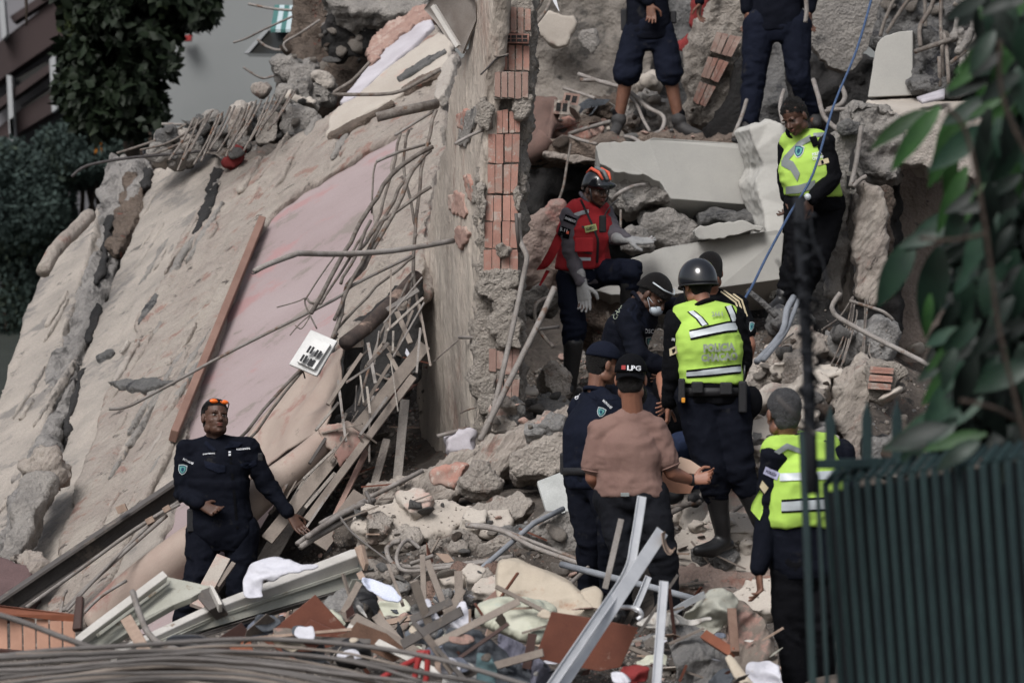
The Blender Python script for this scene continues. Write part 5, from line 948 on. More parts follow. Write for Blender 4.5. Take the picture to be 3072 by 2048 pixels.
M_navy = mat('navy_cloth', (.0052,.0064,.0115,1), (.0038,.0046,.0085,1), sc=5, bump=.35, bsc=35, fine=.15, rough=.85, spec=.08, dirt=(.017,.017,.019,1), dirt_t=.60, dirt_sc=8)
M_navyb = mat('navy_cloth_bright', (.0085,.0108,.021,1), (.006,.0078,.015,1), sc=5, dirt=(.022,.022,.026,1), dirt_t=.60, dirt_sc=8, bump=.35, bsc=35, fine=.15, rough=.85, spec=.08)
M_blackc = mat('black_cloth', (.0042,.0045,.006,1), (.0032,.0033,.0045,1), sc=5, bump=.35, bsc=35, fine=.15, rough=.85, spec=.08, dirt=(.014,.0135,.014,1), dirt_t=.60, dirt_sc=8)
M_greyshirt = mat('grey_violet_cloth', (.115,.105,.12,1), (.085,.078,.09,1), sc=5, bump=.35, bsc=35, fine=.12, rough=.9)
M_brownshirt = mat('dusty_rose_cloth', (.205,.128,.108,1), (.165,.10,.085,1), sc=3, bump=.3, bsc=30, fine=.08, rough=.95)
M_jeans = mat('dark_jeans', (.012,.013,.017,1), (.008,.0085,.011,1), sc=6, bump=.3, bsc=60, fine=.2, rough=.85, spec=.08)
M_bluej = mat('blue_jeans', (.018,.026,.055,1), (.010,.015,.03,1), sc=5, bump=.3, bsc=60, fine=.2, rough=.85, spec=.08)
M_boot = mat('black_boot', (.010,.010,.011,1), (.02,.02,.021,1), sc=8, bump=.15, fine=.1, rough=.4, spec=.5)
M_bootd = mat('dusty_boot', (.05,.048,.048,1), (.02,.02,.021,1), sc=8, bump=.2, fine=.15, rough=.7)
M_hivis = mat('fluorescent_yellow', (.38,.58,.10,1), (.30,.47,.08,1), sc=3, bump=.18, bsc=14, fine=.03, rough=.8)
M_refl = mat('reflective_tape', (.46,.50,.53,1), (.38,.42,.44,1), sc=8, bump=.12, bsc=30, fine=.05, rough=.35, spec=.6)
M_refl_g = mat('grey_reflective_tape', (.20,.22,.22,1), (.16,.18,.18,1), sc=8, bump=.1, fine=.05, rough=.4)
M_redvest = mat('red_vest_cloth', (.36,.022,.028,1), (.26,.016,.02,1), sc=5, bump=.3, bsc=20, fine=.08, rough=.85)
M_glove = mat('grey_glove', (.34,.34,.34,1), (.25,.25,.25,1), sc=9, bump=.4, bsc=40, fine=.1)
M_helm = flat('glossy_black_helmet', (.008,.009,.012,1), rough=.16, spec=.5, coat=.35)
M_orange = flat('orange_lens', (.85,.16,.02,1), rough=.12, spec=.6)
M_helmor = flat('helmet_orange', (.75,.13,.07,1), rough=.35)
M_mask = flat('pale_mask', (.42,.47,.52,1)); M_badge = flat('teal_badge', (.10,.28,.26,1)); M_badged = flat('dark_badge_rim', (.45,.50,.50,1)); M_badgeblue = flat('badge_blue', (.01,.05,.10,1))
M_grprint = flat('grey_print', (.23,.26,.21,1)); M_gold = flat('pale_gold_stripe', (.42,.36,.24,1)); M_tan = mat('tan_cardboard', (.50,.27,.18,1), (.42,.22,.15,1), sc=5, bump=.1, fine=.06)
M_lime = flat('pale_lime_label', (.42,.46,.20,1))

class Solid:
    def __init__(s): s.V = []; s.F = []
    def add(s, V, Fc):
        n = len(s.V); s.V += [tuple(v) for v in V]; s.F += [tuple(i + n for i in f) for f in Fc]
    def ball(s, c, r, ax=None, seg=12, rings=8):
        """ellipsoid; ax = three axes scaled"""
        c = Vector(c); A = ax or [Vector((r, 0, 0)), Vector((0, r, 0)), Vector((0, 0, r))]
        V = [c + A[2]]; Fc = []
        for i in range(1, rings):
            t = math.pi * i / rings
            for j in range(seg):
                p = 2 * math.pi * j / seg; V.append(c + A[0] * (math.sin(t) * math.cos(p)) + A[1] * (math.sin(t) * math.sin(p)) + A[2] * math.cos(t))
        V.append(c - A[2]); L = len(V) - 1
        sg = 1 if A[0].cross(A[1]).dot(A[2]) > 0 else -1
        for j in range(seg):
            Fc.append((0, 1 + j, 1 + (j + 1) % seg)); Fc.append((L, 1 + (rings - 2) * seg + (j + 1) % seg, 1 + (rings - 2) * seg + j))
        for i in range(rings - 2):
            for j in range(seg):
                a = 1 + i * seg + j; b = 1 + i * seg + (j + 1) % seg; Fc.append((a, a + seg, b + seg, b))
        if sg < 0: Fc = [f[::-1] for f in Fc]
        s.add(V, Fc)
    def cap(s, a, b, ra, rb, seg=12):
        a, b = Vector(a), Vector(b); s.ball(a, ra); s.ball(b, rb)
        if (b - a).length < 1e-5: return
        t = (b - a).normalized(); u = t.orthogonal().normalized(); v = t.cross(u)
        V = [p + (u * math.cos(2 * math.pi * k / seg) + v * math.sin(2 * math.pi * k / seg)) * r for p, r in ((a, ra), (b, rb)) for k in range(seg)]
        s.add(V, [(k, (k + 1) % seg, seg + (k + 1) % seg, seg + k) for k in range(seg)] + [tuple(range(seg - 1, -1, -1)), tuple(range(seg, 2 * seg))])
    def chain(s, P, Rr):
        for i in range(len(P) - 1): s.cap(P[i], P[i + 1], Rr[i], Rr[i + 1])
    def loft(s, rings, seg=20, p=2.4):
        """rings: (centre, right*a, fwd*b)"""
        V = []
        for c, a, b in rings:
            for k in range(seg):
                t = 2 * math.pi * k / seg; cx, sy = math.cos(t), math.sin(t)
                V.append(c + a * (math.copysign(abs(cx) ** (2 / p), cx)) + b * (math.copysign(abs(sy) ** (2 / p), sy)))
        Fc = [(i * seg + k, i * seg + (k + 1) % seg, (i + 1) * seg + (k + 1) % seg, (i + 1) * seg + k) for i in range(len(rings) - 1) for k in range(seg)]
        Fc += [tuple(range(seg - 1, -1, -1)), tuple(range((len(rings) - 1) * seg, len(rings) * seg))]
        c, a, b = rings[0]
        if a.cross(b).dot(rings[1][0] - rings[0][0]) < 0: Fc = [f[::-1] for f in Fc]
        s.add(V, Fc)
    def mesh(s, vox, it=2):
        V, Q = remesh(s.V, s.F, vox)
        if isinstance(Q, np.ndarray) and it: V = smooth_mesh(V, Q, it)
        return V, Q

def J(Y, p):
    return W(p[0], p[1], Y + (p[2] if len(p) > 2 else 0))
def hframe(yaw, pitch=0, roll=0):
    f = Vector((math.sin(R(yaw)) * math.cos(R(pitch)), -math.cos(R(yaw)) * math.cos(R(pitch)), -math.sin(R(pitch))))
    r = f.cross(Vector((0, 0, 1))).normalized(); u = r.cross(f).normalized()    # r: the person's right
    if roll: q = Matrix.Rotation(R(roll), 3, f); r = q @ r; u = q @ u
    return f, r, u
def hand(par_solid, wrist, d, n, size=1.0, curl=25, thumb=1, spread=1.0, r=.0092, grow=1.0):
    """d: direction of the fingers, n: back of the hand normal; thumb +1/-1 chooses the side"""
    d = Vector(d).normalized(); n = Vector(n); n = (n - d * n.dot(d)).normalized(); s = d.cross(n) * thumb
    S_ = par_solid; w = Vector(wrist); z = size
    S_.loft([(w - d * .03 * z, s * .030 * z * grow, n * .021 * z * grow), (w, s * .029 * z * grow, n * .019 * z * grow), (w + d * .035 * z, s * .036 * z * grow, n * .016 * z * grow), (w + d * .09 * z, s * .041 * z * grow, n * .013 * z * grow), (w + d * .098 * z, s * .036 * z * grow, n * .009 * z * grow)], seg=14)
    for i, (o, L) in enumerate(((.031, .070), (.0105, .079), (-.0105, .074), (-.030, .058))):
        b = w + d * (.078 * z) + s * o * z * spread * 1.02; dd = (d + s * (o * 2.4 * spread)).normalized(); c = curl * (.8 + .22 * i); P = [b]; rr = [r * z * grow]
        for k, fr in enumerate((.16, .42, .30, .24)):
            ang = 0 if k == 0 else c * (.5 + .45 * k)
            q = Matrix.Rotation(R(-ang) if True else 0, 3, n.cross(dd).normalized()); P.append(P[-1] + (q @ dd) * L * z * fr * 1.05); rr.append(r * z * grow * (1 - .09 * k))
        S_.chain(P, rr)
    b = w + d * .022 * z + s * .028 * z; P = [b, b + (d * .55 + s * .75 - n * .25).normalized() * .036 * z, b + (d * .62 + s * .62 - n * .3).normalized() * .066 * z, b + (d * .78 + s * .45 - n * .35).normalized() * .090 * z]
    S_.chain(P, [r * 1.45 * z * grow, r * 1.25 * z * grow, r * 1.1 * z * grow, r * .95 * z * grow])
def head_solid(c, fr, scale=1.0, neckp=None, nw=1.0):
    f, r, u = fr; k = scale; S_ = Solid()
    def P(x, y, z): return c + (r * x + f * y + u * z) * k
    def ell(x, y, z, a, b, d, **kw): S_.ball(P(x, y, z), 1, [r * a * k, f * b * k, u * d * k], **kw)
    ell(0, -.012, .035, .074, .096, .082, seg=18, rings=12)      # cranium
    ell(0, .020, -.030, .066, .070, .078, seg=16, rings=10)      # face
    ell(0, .034, -.078, .048, .048, .036)                        # jaw
    ell(0, .066, -.094, .019, .017, .015)                        # chin
    for s_ in (-1, 1):
        ell(s_ * .038, .052, -.032, .024, .026, .022)            # cheek
        ell(s_ * .028, .076, .016, .026, .014, .009)             # brow
        ell(s_ * .078, -.006, -.010, .010, .019, .031)           # ear
        ell(s_ * .052, .005, -.070, .018, .040, .030)            # jaw angle
        ell(s_ * .012, .089, -.036, .009, .010, .008)            # nostril
    ell(0, .078, .010, .012, .014, .020)
    S_.cap(P(0, .084, .002), P(0, .103, -.030), .008 * k, .0125 * k)   # nose
    ell(0, .086, -.056, .022, .010, .006); ell(0, .083, -.068, .019, .010, .007)
    S_.cap(P(0, -.034, -.030), neckp if neckp is not None else P(0, -.045, -.13), .049 * k * nw, .052 * k * nw)  # neck
    return S_, P
PEOPLE = {}
def ell_mesh(c, ax, seg=12, rings=8):
    s = Solid(); s.ball(c, 1, ax, seg, rings); return s
def person(key, Y, j, label, head=None, skin=M_skin_dk, shirt=M_navy, pants=M_navy, boots='boot', bootmat=M_boot, sleeve='long', facing=0, build=1.0,
           hands=None, tee=False, gloves=None, shorts=False, jacket=0, fold=1.0, hair=M_hair, hairstyle='short', group=None, torso_s=1.0, pants_s=1.0):
    """j: joint name -> pixel (+ depth offset). facing: yaw of the chest (0 = towards the camera)"""
    g = {k: J(Y, v) for k, v in j.items()}
    z = build; foot = min((g['ankL'], g['ankR']), key=lambda v: v.z)
    root = empty('person', (foot.x, foot.y, foot.z - .08), label, 'person', group)
    hipc = (g['hipL'] + g['hipR']) / 2; shc = (g['shL'] + g['shR']) / 2; neck = g['neck']
    f0 = hframe(facing)[0]
    rh = (g['hipR'] - g['hipL']); rs = (g['shR'] - g['shL'])
    def basis(rv, up, fh):
        rv = rv.normalized(); fw = up.cross(rv); fw = fw.normalized()
        if fw.dot(fh) < 0: fw = -fw
        return rv, fw
    up = (shc - hipc).normalized(); sw = rs.length / 2; hw = max(.12 * z, rh.length / 2 * .95)
    mid = g.get('waist', hipc.lerp(shc, .42) )
    # torso rings: fraction along hip->waist->shoulder, half widths, half depths
    def ring(t, a, b, infl=0.0):
        if t < .42: c = hipc.lerp(mid, t / .42)
        else: c = mid.lerp(shc, (t - .42) / .58)
        rv, fw = basis(rh.normalized().lerp(rs.normalized(), max(0, min(1, t))), up, f0)
        return (c, rv * (a * z + infl), fw * (b * z + infl))
    A = sw / z   # half shoulder joint distance
    prof = [(-.22, .105, .085), (-.10, .155, .115), (.0, .168, .122), (.16, .160, .118), (.36, .148, .112), (.60, .162 , .122), (.80, min(.185, A * .95), .118), (.94, min(.175, A * .80), .095), (1.05, A * .48, .072), (1.13, .068, .060)]
    def torso(S_, infl, t0=-1, t1=2, ts=1.0):
        S_.loft([ring(t, a * ts, b * ts, infl) for t, a, b in prof if t0 <= t <= t1], seg=22)
    kn = {s: g['kn' + s] for s in 'LR'}; an = {s: g['ank' + s] for s in 'LR'}
    def leg(S_, infl, s, lo=1.0, skinny=False):
        h, k_, a_ = g['hip' + s], kn[s], an[s]; calf = k_.lerp(a_, .33) - (f0 * .012 if s else f0 * 0)
        S_.chain([h, h.lerp(k_, .5), k_, calf, a_], [.088 * z + infl, .076 * z + infl, .058 * z + infl, .056 * z + infl, .040 * z + infl])
    def arm(S_, infl, s, upto=1.0, r0=.052):
        sh, el, wr = g['sh' + s], g['el' + s], g['wr' + s]
        S_.chain([sh, sh.lerp(el, .5), el, el.lerp(wr, .3), wr], [r0 * z + infl, .046 * z + infl, .038 * z + infl, .039 * z + infl, .027 * z + infl])
        S_.cap(shc.lerp(neck, .55), sh, .055 * z + infl * .8, .050 * z + infl * .8)
    B = Solid(); torso(B, -.004); 
    for s in 'LR': leg(B, 0 if (shorts) else -.004, s); arm(B, 0, s)
    for s in 'LR':
        fd = j.get('toe' + s); 
        if fd is not None:
            t_ = J(Y, fd); B.chain([an[s], an[s] + Vector((0, 0, -.035)), an[s].lerp(t_, .55) + Vector((0, 0, -.02)), t_], [.036, .032, .034, .022])
    if head is None: head = dict(c=(neck + up * .16), yaw=facing)
    hc = head['c'] if isinstance(head['c'], Vector) else J(Y, head['c']); fr = hframe(head.get('yaw', facing), head.get('pitch', 0), head.get('roll', 0)); hs_ = head.get('s', 1.0)
    B.cap(neck, shc.lerp(neck, .3), .052 * z, .066 * z); B.cap(hc - fr[2] * .06 - fr[0] * .042, neck, .046, .053)
    Vb, Qb = B.mesh(.0125, 2)
    H, P = head_solid(hc, fr, hs_, neck, head.get('nw', 1.0))
    Vh, Qh = H.mesh(.0052 if head.get('detail', 1) else .009, 1)
    loc = (Vh - np.array(hc)) / hs_; lx = loc @ np.array(fr[1]); ly = loc @ np.array(fr[0]); lz = loc @ np.array(fr[2])
    for s_ in (-1, 1):   # eye sockets
        w_ = np.exp(-(((lx - s_ * .030) / .017) ** 2 + ((lz - .0) / .012) ** 2)) * (ly > .03); Vh = Vh - np.outer(w_ * .012 * hs_, np.array(fr[0]))
    parts = [(Vb, Qb), (Vh, Qh)]
    hs_list = hands or {}
    for s in 'LR':
        hd = hs_list.get(s)
        if hd is False: continue
        hd = hd or {}
        wr, el = g['wr' + s], g['el' + s]; d = (wr - el).normalized(); d = hd.get('d', d)
        if not isinstance(d, Vector): d = Vector(d)
        sideways = (1 if s == 'L' else -1); nrm = hd.get('n') or (rs.normalized() * (-1 if s == 'L' else 1) * 1.0 + f0 * .3)
        Hs = Solid(); hand(Hs, wr + d.normalized() * .012, d, nrm, hd.get('size', 1.0), hd.get('curl', 22), hd.get('thumb', 1 if s == 'L' else -1), hd.get('spread', 1.0))
        parts.append(Hs.mesh(.0046, 1))
    VV = []; QF = []; n0 = 0
    for V_, Q_ in parts:
        VV.append(V_); QF.append(np.asarray(Q_) + n0); n0 += len(V_)
    obj('body', np.concatenate(VV), np.concatenate(QF), skin, parent=root)
    # clothes
    def wr_disp(V, Q, seed, amp, joints):
        amp = amp * 1.35
        N = vnormals(V, Q); X = V.copy(); base = fbm(X, 7, 3, seed) * .004 * amp
        near = np.zeros(len(V))
        for jt, rad in joints: near = np.maximum(near, np.exp(-((V - np.array(jt)) ** 2).sum(1) / rad ** 2))
        f_ = ridge(X * np.array([1, 1, 1.9]) + fbm(X, 4, 2, seed)[:, None] * .12, 8, 2, seed) - .5 * facet(X, 7, seed)
        return V + N * (base + f_ * (.0035 + .008 * near) * amp)[:, None]
    seed = int(hc.x * 100) & 1023
    if shirt is not None:
        T = Solid(); lo = -.16 if not tee else -.07
        torso(T, .016 * torso_s, lo, 1.2, 1.0)
        if jacket: torso(T, .034, -.26, .62, 1.0)
        for s in 'LR':
            sh, el, wr = g['sh' + s], g['el' + s], g['wr' + s]
            T.cap(shc.lerp(neck, .50), sh, .060 * z, .058 * z); T.cap(shc.lerp(neck, .86), sh + (neck - shc) * .12, .050 * z, .048 * z); T.cap(shc.lerp(neck, .66), sh.lerp(shc, .12), .058 * z, .064 * z)
            if sleeve == 'long':
                T.chain([sh, sh.lerp(el, .5), el, el.lerp(wr, .45), el.lerp(wr, .96)], [.066 * z, .063 * z, .057 * z, .053 * z, .042 * z])
            elif sleeve == 'short':
                T.chain([sh, sh.lerp(el, .35), sh.lerp(el, .66)], [.066 * z, .066 * z, .067 * z])
        Vt, Qt = T.mesh(.0115, 2)
        Vt = wr_disp(Vt, Qt, seed, fold, [(g['elL'], .12), (g['elR'], .12), (hipc, .16), (g['shL'], .10), (g['shR'], .10)])
        so = obj('shirt', Vt, Qt, shirt, parent=root); root_bvh = BVHTree.FromPolygons([tuple(v) for v in Vt], [tuple(int(i) for i in q) for q in Qt])
        if not tee and sleeve == 'long':
            ax = (hc - neck).normalized(); u_ = rs.normalized(); u_ = (u_ - ax * u_.dot(ax)).normalized(); v_ = ax.cross(u_); V_, F_ = sweep([neck + ax * (-.006 + .012 * math.cos(a)) + (u_ * math.cos(a) + v_ * math.sin(a)) * .064 * z for a in np.linspace(0, 6.283, 19)], .014, 7, False); obj('collar', np.array([tuple(v) for v in V_]), F_, shirt, parent=root)
    else: root_bvh = None
    if pants is not None:
        T = Solid(); torso(T, .010, -.3, .30, 1.0)
        for s in 'LR':
            h, k_, a_ = g['hip' + s], kn[s], an[s]
            if shorts: T.chain([h, h.lerp(k_, .5), h.lerp(k_, .93)], [.108 * z, .108 * z, .112 * z])
            elif boots == 'tall': T.chain([h, h.lerp(k_, .5), k_, k_.lerp(a_, .33)], [.106 * z * pants_s, .095 * z * pants_s, .078 * z * pants_s, .066 * z * pants_s])
            else: T.chain([h, h.lerp(k_, .5), k_, k_.lerp(a_, .4), k_.lerp(a_, .9)], [.106 * z * pants_s, .095 * z * pants_s, .078 * z * pants_s, .072 * z * pants_s, .060 * z * pants_s])
        Vt, Qt = T.mesh(.0125, 2); Vt = wr_disp(Vt, Qt, seed + 3, fold * 1.1, [(kn['L'], .16), (kn['R'], .16), (an['L'], .14), (an['R'], .14), (hipc, .14)])
        obj('trousers' if not shorts else 'shorts', Vt, Qt, pants, parent=root)
        pb_ = BVHTree.FromPolygons([tuple(v) for v in Vt], [tuple(int(i) for i in q) for q in Qt])
    else: pb_ = None
    for s in 'LR':
        if j.get('toe' + s) is None or boots is None: continue
        t_ = J(Y, j['toe' + s]); a_ = an[s]; k_ = kn[s]; S_ = Solid()
        dn = (a_ - k_).normalized(); toe = (t_ - a_); toe = toe - dn * toe.dot(dn) * .0
        hl = a_ - toe.normalized() * .035 + dn * .055
        top = .74 if boots == 'tall' else (.12 if boots == 'boot' else .04)
        if top > .05: S_.chain([a_.lerp(k_, top), a_.lerp(k_, top * .5), a_ + dn * .01], [.074 * z if boots == 'tall' else .052, .062, .048])
        S_.chain([a_ + dn * .02, a_.lerp(t_, .45) + dn * .03, t_], [.046, .044, .030]); S_.chain([hl, a_.lerp(t_, .5) + dn * .055, t_ + dn * .008], [.036, .036, .030])
        Vt, Qt = S_.mesh(.009, 2); Vt = Vt + vnormals(Vt, Qt) * (fbm(Vt, 12, 2, 5) * .003)[:, None]; obj('boot' if boots != 'shoe' else 'shoe', Vt, Qt, bootmat, parent=root)
    if gloves:
        for s in gloves:
            hd = hs_list.get(s) or {}; wr, el = g['wr' + s], g['el' + s]; d = Vector(hd.get('d', (wr - el).normalized())); nrm = hd.get('n') or (rs.normalized() * (-1 if s == 'L' else 1) + f0 * .3)
            Hs = Solid(); hand(Hs, wr + d.normalized() * .012, d, nrm, hd.get('size', 1.0) * 1.06, hd.get('curl', 22), hd.get('thumb', 1 if s == 'L' else -1), hd.get('spread', 1.0), grow=1.22)
            Hs.chain([wr - d.normalized() * .07, wr - d.normalized() * .01], [.040, .034]); Vt, Qt = Hs.mesh(.005, 1); obj('glove', Vt, Qt, M_glove, parent=root)
    # face details
    if head.get('face', 1):
        for s_ in (-1, 1):
            e = ell_mesh(P(s_ * .030, .0655, .001), [fr[1] * .0125 * hs_, fr[0] * .010 * hs_, fr[2] * .0062 * hs_]); eo = obj('eye', e.V, e.F, M_eyew, parent=root)
            e = ell_mesh(P(s_ * .030, .0735, .001), [fr[1] * .0052 * hs_, fr[0] * .004 * hs_, fr[2] * .0052 * hs_]); obj('iris', np.array(e.V) , e.F, M_iris, parent=eo)
            V_, F_ = sweep([P(s_ * .013, .083, .019), P(s_ * .030, .084, .023), P(s_ * .047, .070, .017)], [.003, .004, .002], 5); obj('eyebrow', np.array([tuple(v) for v in V_]), F_, hair, parent=root)
        e = Solid(); e.ball(P(0, .0885, -.0555), 1, [fr[1] * .020 * hs_, fr[0] * .009 * hs_, fr[2] * .0048 * hs_]); e.ball(P(0, .086, -.066), 1, [fr[1] * .017 * hs_, fr[0] * .009 * hs_, fr[2] * .0055 * hs_]); obj('lips', e.V, e.F, M_lip, parent=root)
    if hairstyle:
        S_ = Solid(); S_.ball(P(0, -.014, .038), 1, [fr[1] * .080 * hs_, fr[0] * .101 * hs_, fr[2] * .086 * hs_], 26, 20)
        Vt = np.array(S_.V); _l = (Vt - np.array(hc)) @ np.array(fr[2]); _y = (Vt - np.array(hc)) @ np.array(fr[0])
        Vt = Vt + np.outer(np.clip(_l - .03 * hs_, None, 0) * .55 * (_y < .02), np.array(fr[2])); loc = (Vt - np.array(hc)) / hs_; ly = loc @ np.array(fr[0]); lz = loc @ np.array(fr[2]); lx = loc @ np.array(fr[1])
        # keep above a hairline that runs from forehead down to the nape
        line = .052 + np.clip((-ly + .045) / .10, 0, 1) * (-.125) ; low = lz < line
        Vt = np.array(hc) + (np.outer(lx, fr[1]) + np.outer(ly, fr[0]) + np.outer(np.where(low, np.maximum(lz, line), lz), fr[2])) * hs_
        inn = np.where(low, .80, 1.0)[:, None]; cc = np.array(P(0, -.014, .02)); Vt = cc + (Vt - cc) * inn
        am = .014 if hairstyle == 'curly' else .0015
        nS = Solid(); nw_ = head.get('nw', 1.0); nS.ball(P(0, -.036, -.030), 1, [fr[1] * .063 * hs_ * nw_, fr[0] * .056 * hs_ * nw_, fr[2] * .062 * hs_], 18, 12); obj('nape_hair', np.array(nS.V), nS.F, hair, parent=root)
        V2, Q2 = Vt + (Vt - cc) * (fbm(Vt, 60 if hairstyle == 'curly' else 40, 2, 3) * am * 10)[:, None], S_.F
        obj('hair', V2, Q2, hair, parent=root)
    PEOPLE[key] = dict(root=root, g=g, P=P, fr=fr, hc=hc, bvh=root_bvh, pb=pb_, hs=hs_, ring=ring, z=z, torso=torso, f0=f0, hipc=hipc, shc=shc, rs=rs)
    return PEOPLE[key]

# ---- things printed or sewn on cloth: thrown onto the surface they lie on
def proj_point(bvhs, px, py, off):
    d = raydir(px, py); best = None
    for b in bvhs:
        h = b.ray_cast(CAM0, d)
        if h[0] is not None and (best is None or h[3] < best[2]): best = (h[0], h[1], h[3])
    if best is None: return None
    n = best[1] if best[1].dot(d) < 0 else -best[1]
    return best[0] + (n * .5 - d * .5) * off
def text_mesh(txt, bold=.0, sp=1.0):
    cu = bpy.data.curves.new('t', 'FONT'); cu.body = txt; cu.align_x = 'CENTER'; cu.align_y = 'CENTER'; cu.offset = bold; cu.space_character = sp; cu.resolution_u = 2; cu.space_line = .95
    o = bpy.data.objects.new('t', cu); COL.objects.link(o); dg = bpy.context.evaluated_depsgraph_get(); em = o.evaluated_get(dg).to_mesh()
    V = [tuple(v.co) for v in em.vertices]; Fc = [tuple(p.vertices) for p in em.polygons]; o.evaluated_get(dg).to_mesh_clear(); bpy.data.objects.remove(o); bpy.data.curves.remove(cu)
    return V, Fc
def on_cloth(name, V2, Fc, cx, cy, w, ang, bvhs, m, par, off=.003, h=None, shear=0.0):
    """V2 flat shape; scaled to w photograph pixels wide, turned by ang, laid on the cloth"""
    xs = [v[0] for v in V2]; ys = [v[1] for v in V2]; x0, x1 = min(xs), max(xs); y0, y1 = min(ys), max(ys); s = w / (x1 - x0); sy = (h / (y1 - y0)) if h else s
    ca, sa = math.cos(R(ang)), math.sin(R(ang)); out = []; last = None
    for v in V2:
        x = (v[0] - (x0 + x1) / 2) * s; y = -(v[1] - (y0 + y1) / 2) * sy; x += y * shear
        q = proj_point(bvhs, cx + x * ca - y * sa, cy + x * sa + y * ca, off)
        out.append(q)
    good = [q for q in out if q is not None]
    if not good: return None
    c = sum((Vector(q) for q in good), Vector()) / len(good); out = [q if q is not None else c for q in out]
    ok = [f for f in Fc if all((out[i] - out[f[0]]).length < .25 for i in f)]
    return obj(name, np.array([tuple(q) for q in out]), ok, m, parent=par, smooth=False)
def label_text(txt, cx, cy, w, ang, pe, m=None, off=.006, bold=.02, h=None, name='lettering', shear=0.0, bv=None):
    V, Fc = text_mesh(txt, bold); return on_cloth(name, V, Fc, cx, cy, w, ang, bv or [b for b in (pe['bvh'], pe.get('vest')) if b], m or M_white, pe['root'], off, h, shear)
def patch(name, poly, pe, m, off=.004, bv=None, n=8):
    """filled outline in photograph pixels, subdivided so that it follows the cloth"""
    bm = bmesh.new(); vs = [bm.verts.new((x, -y, 0)) for x, y in poly]; bm.faces.new(vs)
    bmesh.ops.triangulate(bm, faces=bm.faces[:])
    for _ in range(2): bmesh.ops.subdivide_edges(bm, edges=bm.edges[:], cuts=1, use_grid_fill=True)
    bm.verts.ensure_lookup_table(); V = [(v.co.x, v.co.y) for v in bm.verts]; Fc = [tuple(v.index for v in f.verts) for f in bm.faces]; bm.free()
    bv = bv or [b for b in (pe['bvh'], pe.get('vest')) if b]; P_ = [proj_point(bv, x, -y, off) for x, y in V]
    good = [q for q in P_ if q is not None]
    if not good: return None
    c = sum(good, Vector()) / len(good); P_ = [q if q is not None else c for q in P_]
    Fc = [f for f in Fc if all((P_[i] - P_[f[0]]).length < .25 for i in f)]
    return obj(name, np.array([tuple(q) for q in P_]), Fc, m, parent=pe['root'], smooth=False)
def strip(name, A, B, pe, m, off=.005, n=16, k=3, bv=None):
    def at(P, t):
        x = t * (len(P) - 1); i = min(int(x), len(P) - 2); f = x - i; return (P[i][0] + (P[i+1][0] - P[i][0]) * f, P[i][1] + (P[i+1][1] - P[i][1]) * f)
    bv = bv or [b for b in (pe['bvh'], pe.get('vest')) if b]; V = []
    for i in range(n + 1):
        a, b = at(A, i / n), at(B, i / n)
        for q in range(k + 1): V.append(proj_point(bv, a[0] + (b[0] - a[0]) * q / k, a[1] + (b[1] - a[1]) * q / k, off))
    Fc = []
    for i in range(n):
        for q in range(k):
            f = (i * (k + 1) + q, i * (k + 1) + q + 1, (i + 1) * (k + 1) + q + 1, (i + 1) * (k + 1) + q)
            if all(V[x] is not None for x in f) and all((V[x] - V[f[0]]).length < .2 for x in f): Fc.append(f)
    V = [v if v is not None else Vector((0, 0, 0)) for v in V]
    used = sorted({i for f in Fc for i in f}); mp_ = {u: i for i, u in enumerate(used)}
    if not used: return None
    return obj(name, np.array([tuple(V[u]) for u in used]), [tuple(mp_[i] for i in f) for f in Fc], m, parent=pe['root'])
def shield(cx, cy, w, pe, ang=0, h=None):
    h = h or w * 1.15; c, s = math.cos(R(ang)), math.sin(R(ang))
    sh = [(-.5,-.42),(-.25,-.46),(0,-.5),(.25,-.46),(.5,-.42),(.48,.05),(.3,.34),(0,.5),(-.3,.34),(-.48,.05)]
    def T(k): return [(cx + (x * c * w - y * s * h) * k, cy + (x * s * w + y * c * h) * k) for x, y in sh]
    patch('badge', T(1.0), pe, M_badged, .005); patch('badge_field', T(.84), pe, M_badgeblue, .007); patch('badge_emblem', T(.66), pe, M_badge, .009)
    patch('badge_crest', [(cx + (x * c * w - y * s * h), cy + (x * s * w + y * c * h)) for x, y in ((-.12,-.2),(.12,-.2),(.16,.05),(0,.22),(-.16,.05))], pe, M_badgeblue, .011)
def dome(pe, name, m, a, b, h, zlo, shift=(0, -.012, .03), seg=28, rings=12, front_cut=0.0, back_drop=0.0, vis=None):
    """hat or helmet shell: the part of an ellipsoid above zlo in the head's own frame"""
    P, fr = pe['P'], pe['fr']; V = []; Fc = []
    tmax = math.acos(max(-1, min(1, (zlo - shift[2]) / h)))
    for sgn, th in ((1, 1.0), (-1, .95)):
        for i in range(rings + 1):
            t = tmax * i / rings
            for k in range(seg):
                p = 2 * math.pi * k / seg; y = math.sin(t) * math.sin(p); dz = -back_drop * (max(0, -y) * (i / rings) ** 3) + front_cut * (max(0, y) * (i / rings) ** 3)
                V.append(P(shift[0] + a * math.sin(t) * math.cos(p) * th, shift[1] + b * y * th, shift[2] + h * math.cos(t) * th + dz))
    n = (rings + 1) * seg
    for i in range(rings):
        for k in range(seg):
            q = (i * seg + k, (i + 1) * seg + k, (i + 1) * seg + (k + 1) % seg, i * seg + (k + 1) % seg); Fc.append(q); Fc.append(tuple(n + x for x in q[::-1]))
    for k in range(seg):
        x, y = rings * seg + k, rings * seg + (k + 1) % seg; Fc.append((x, n + x, n + y, y))
    return obj(name, np.array([tuple(v) for v in V]), Fc, m, parent=pe['root'])
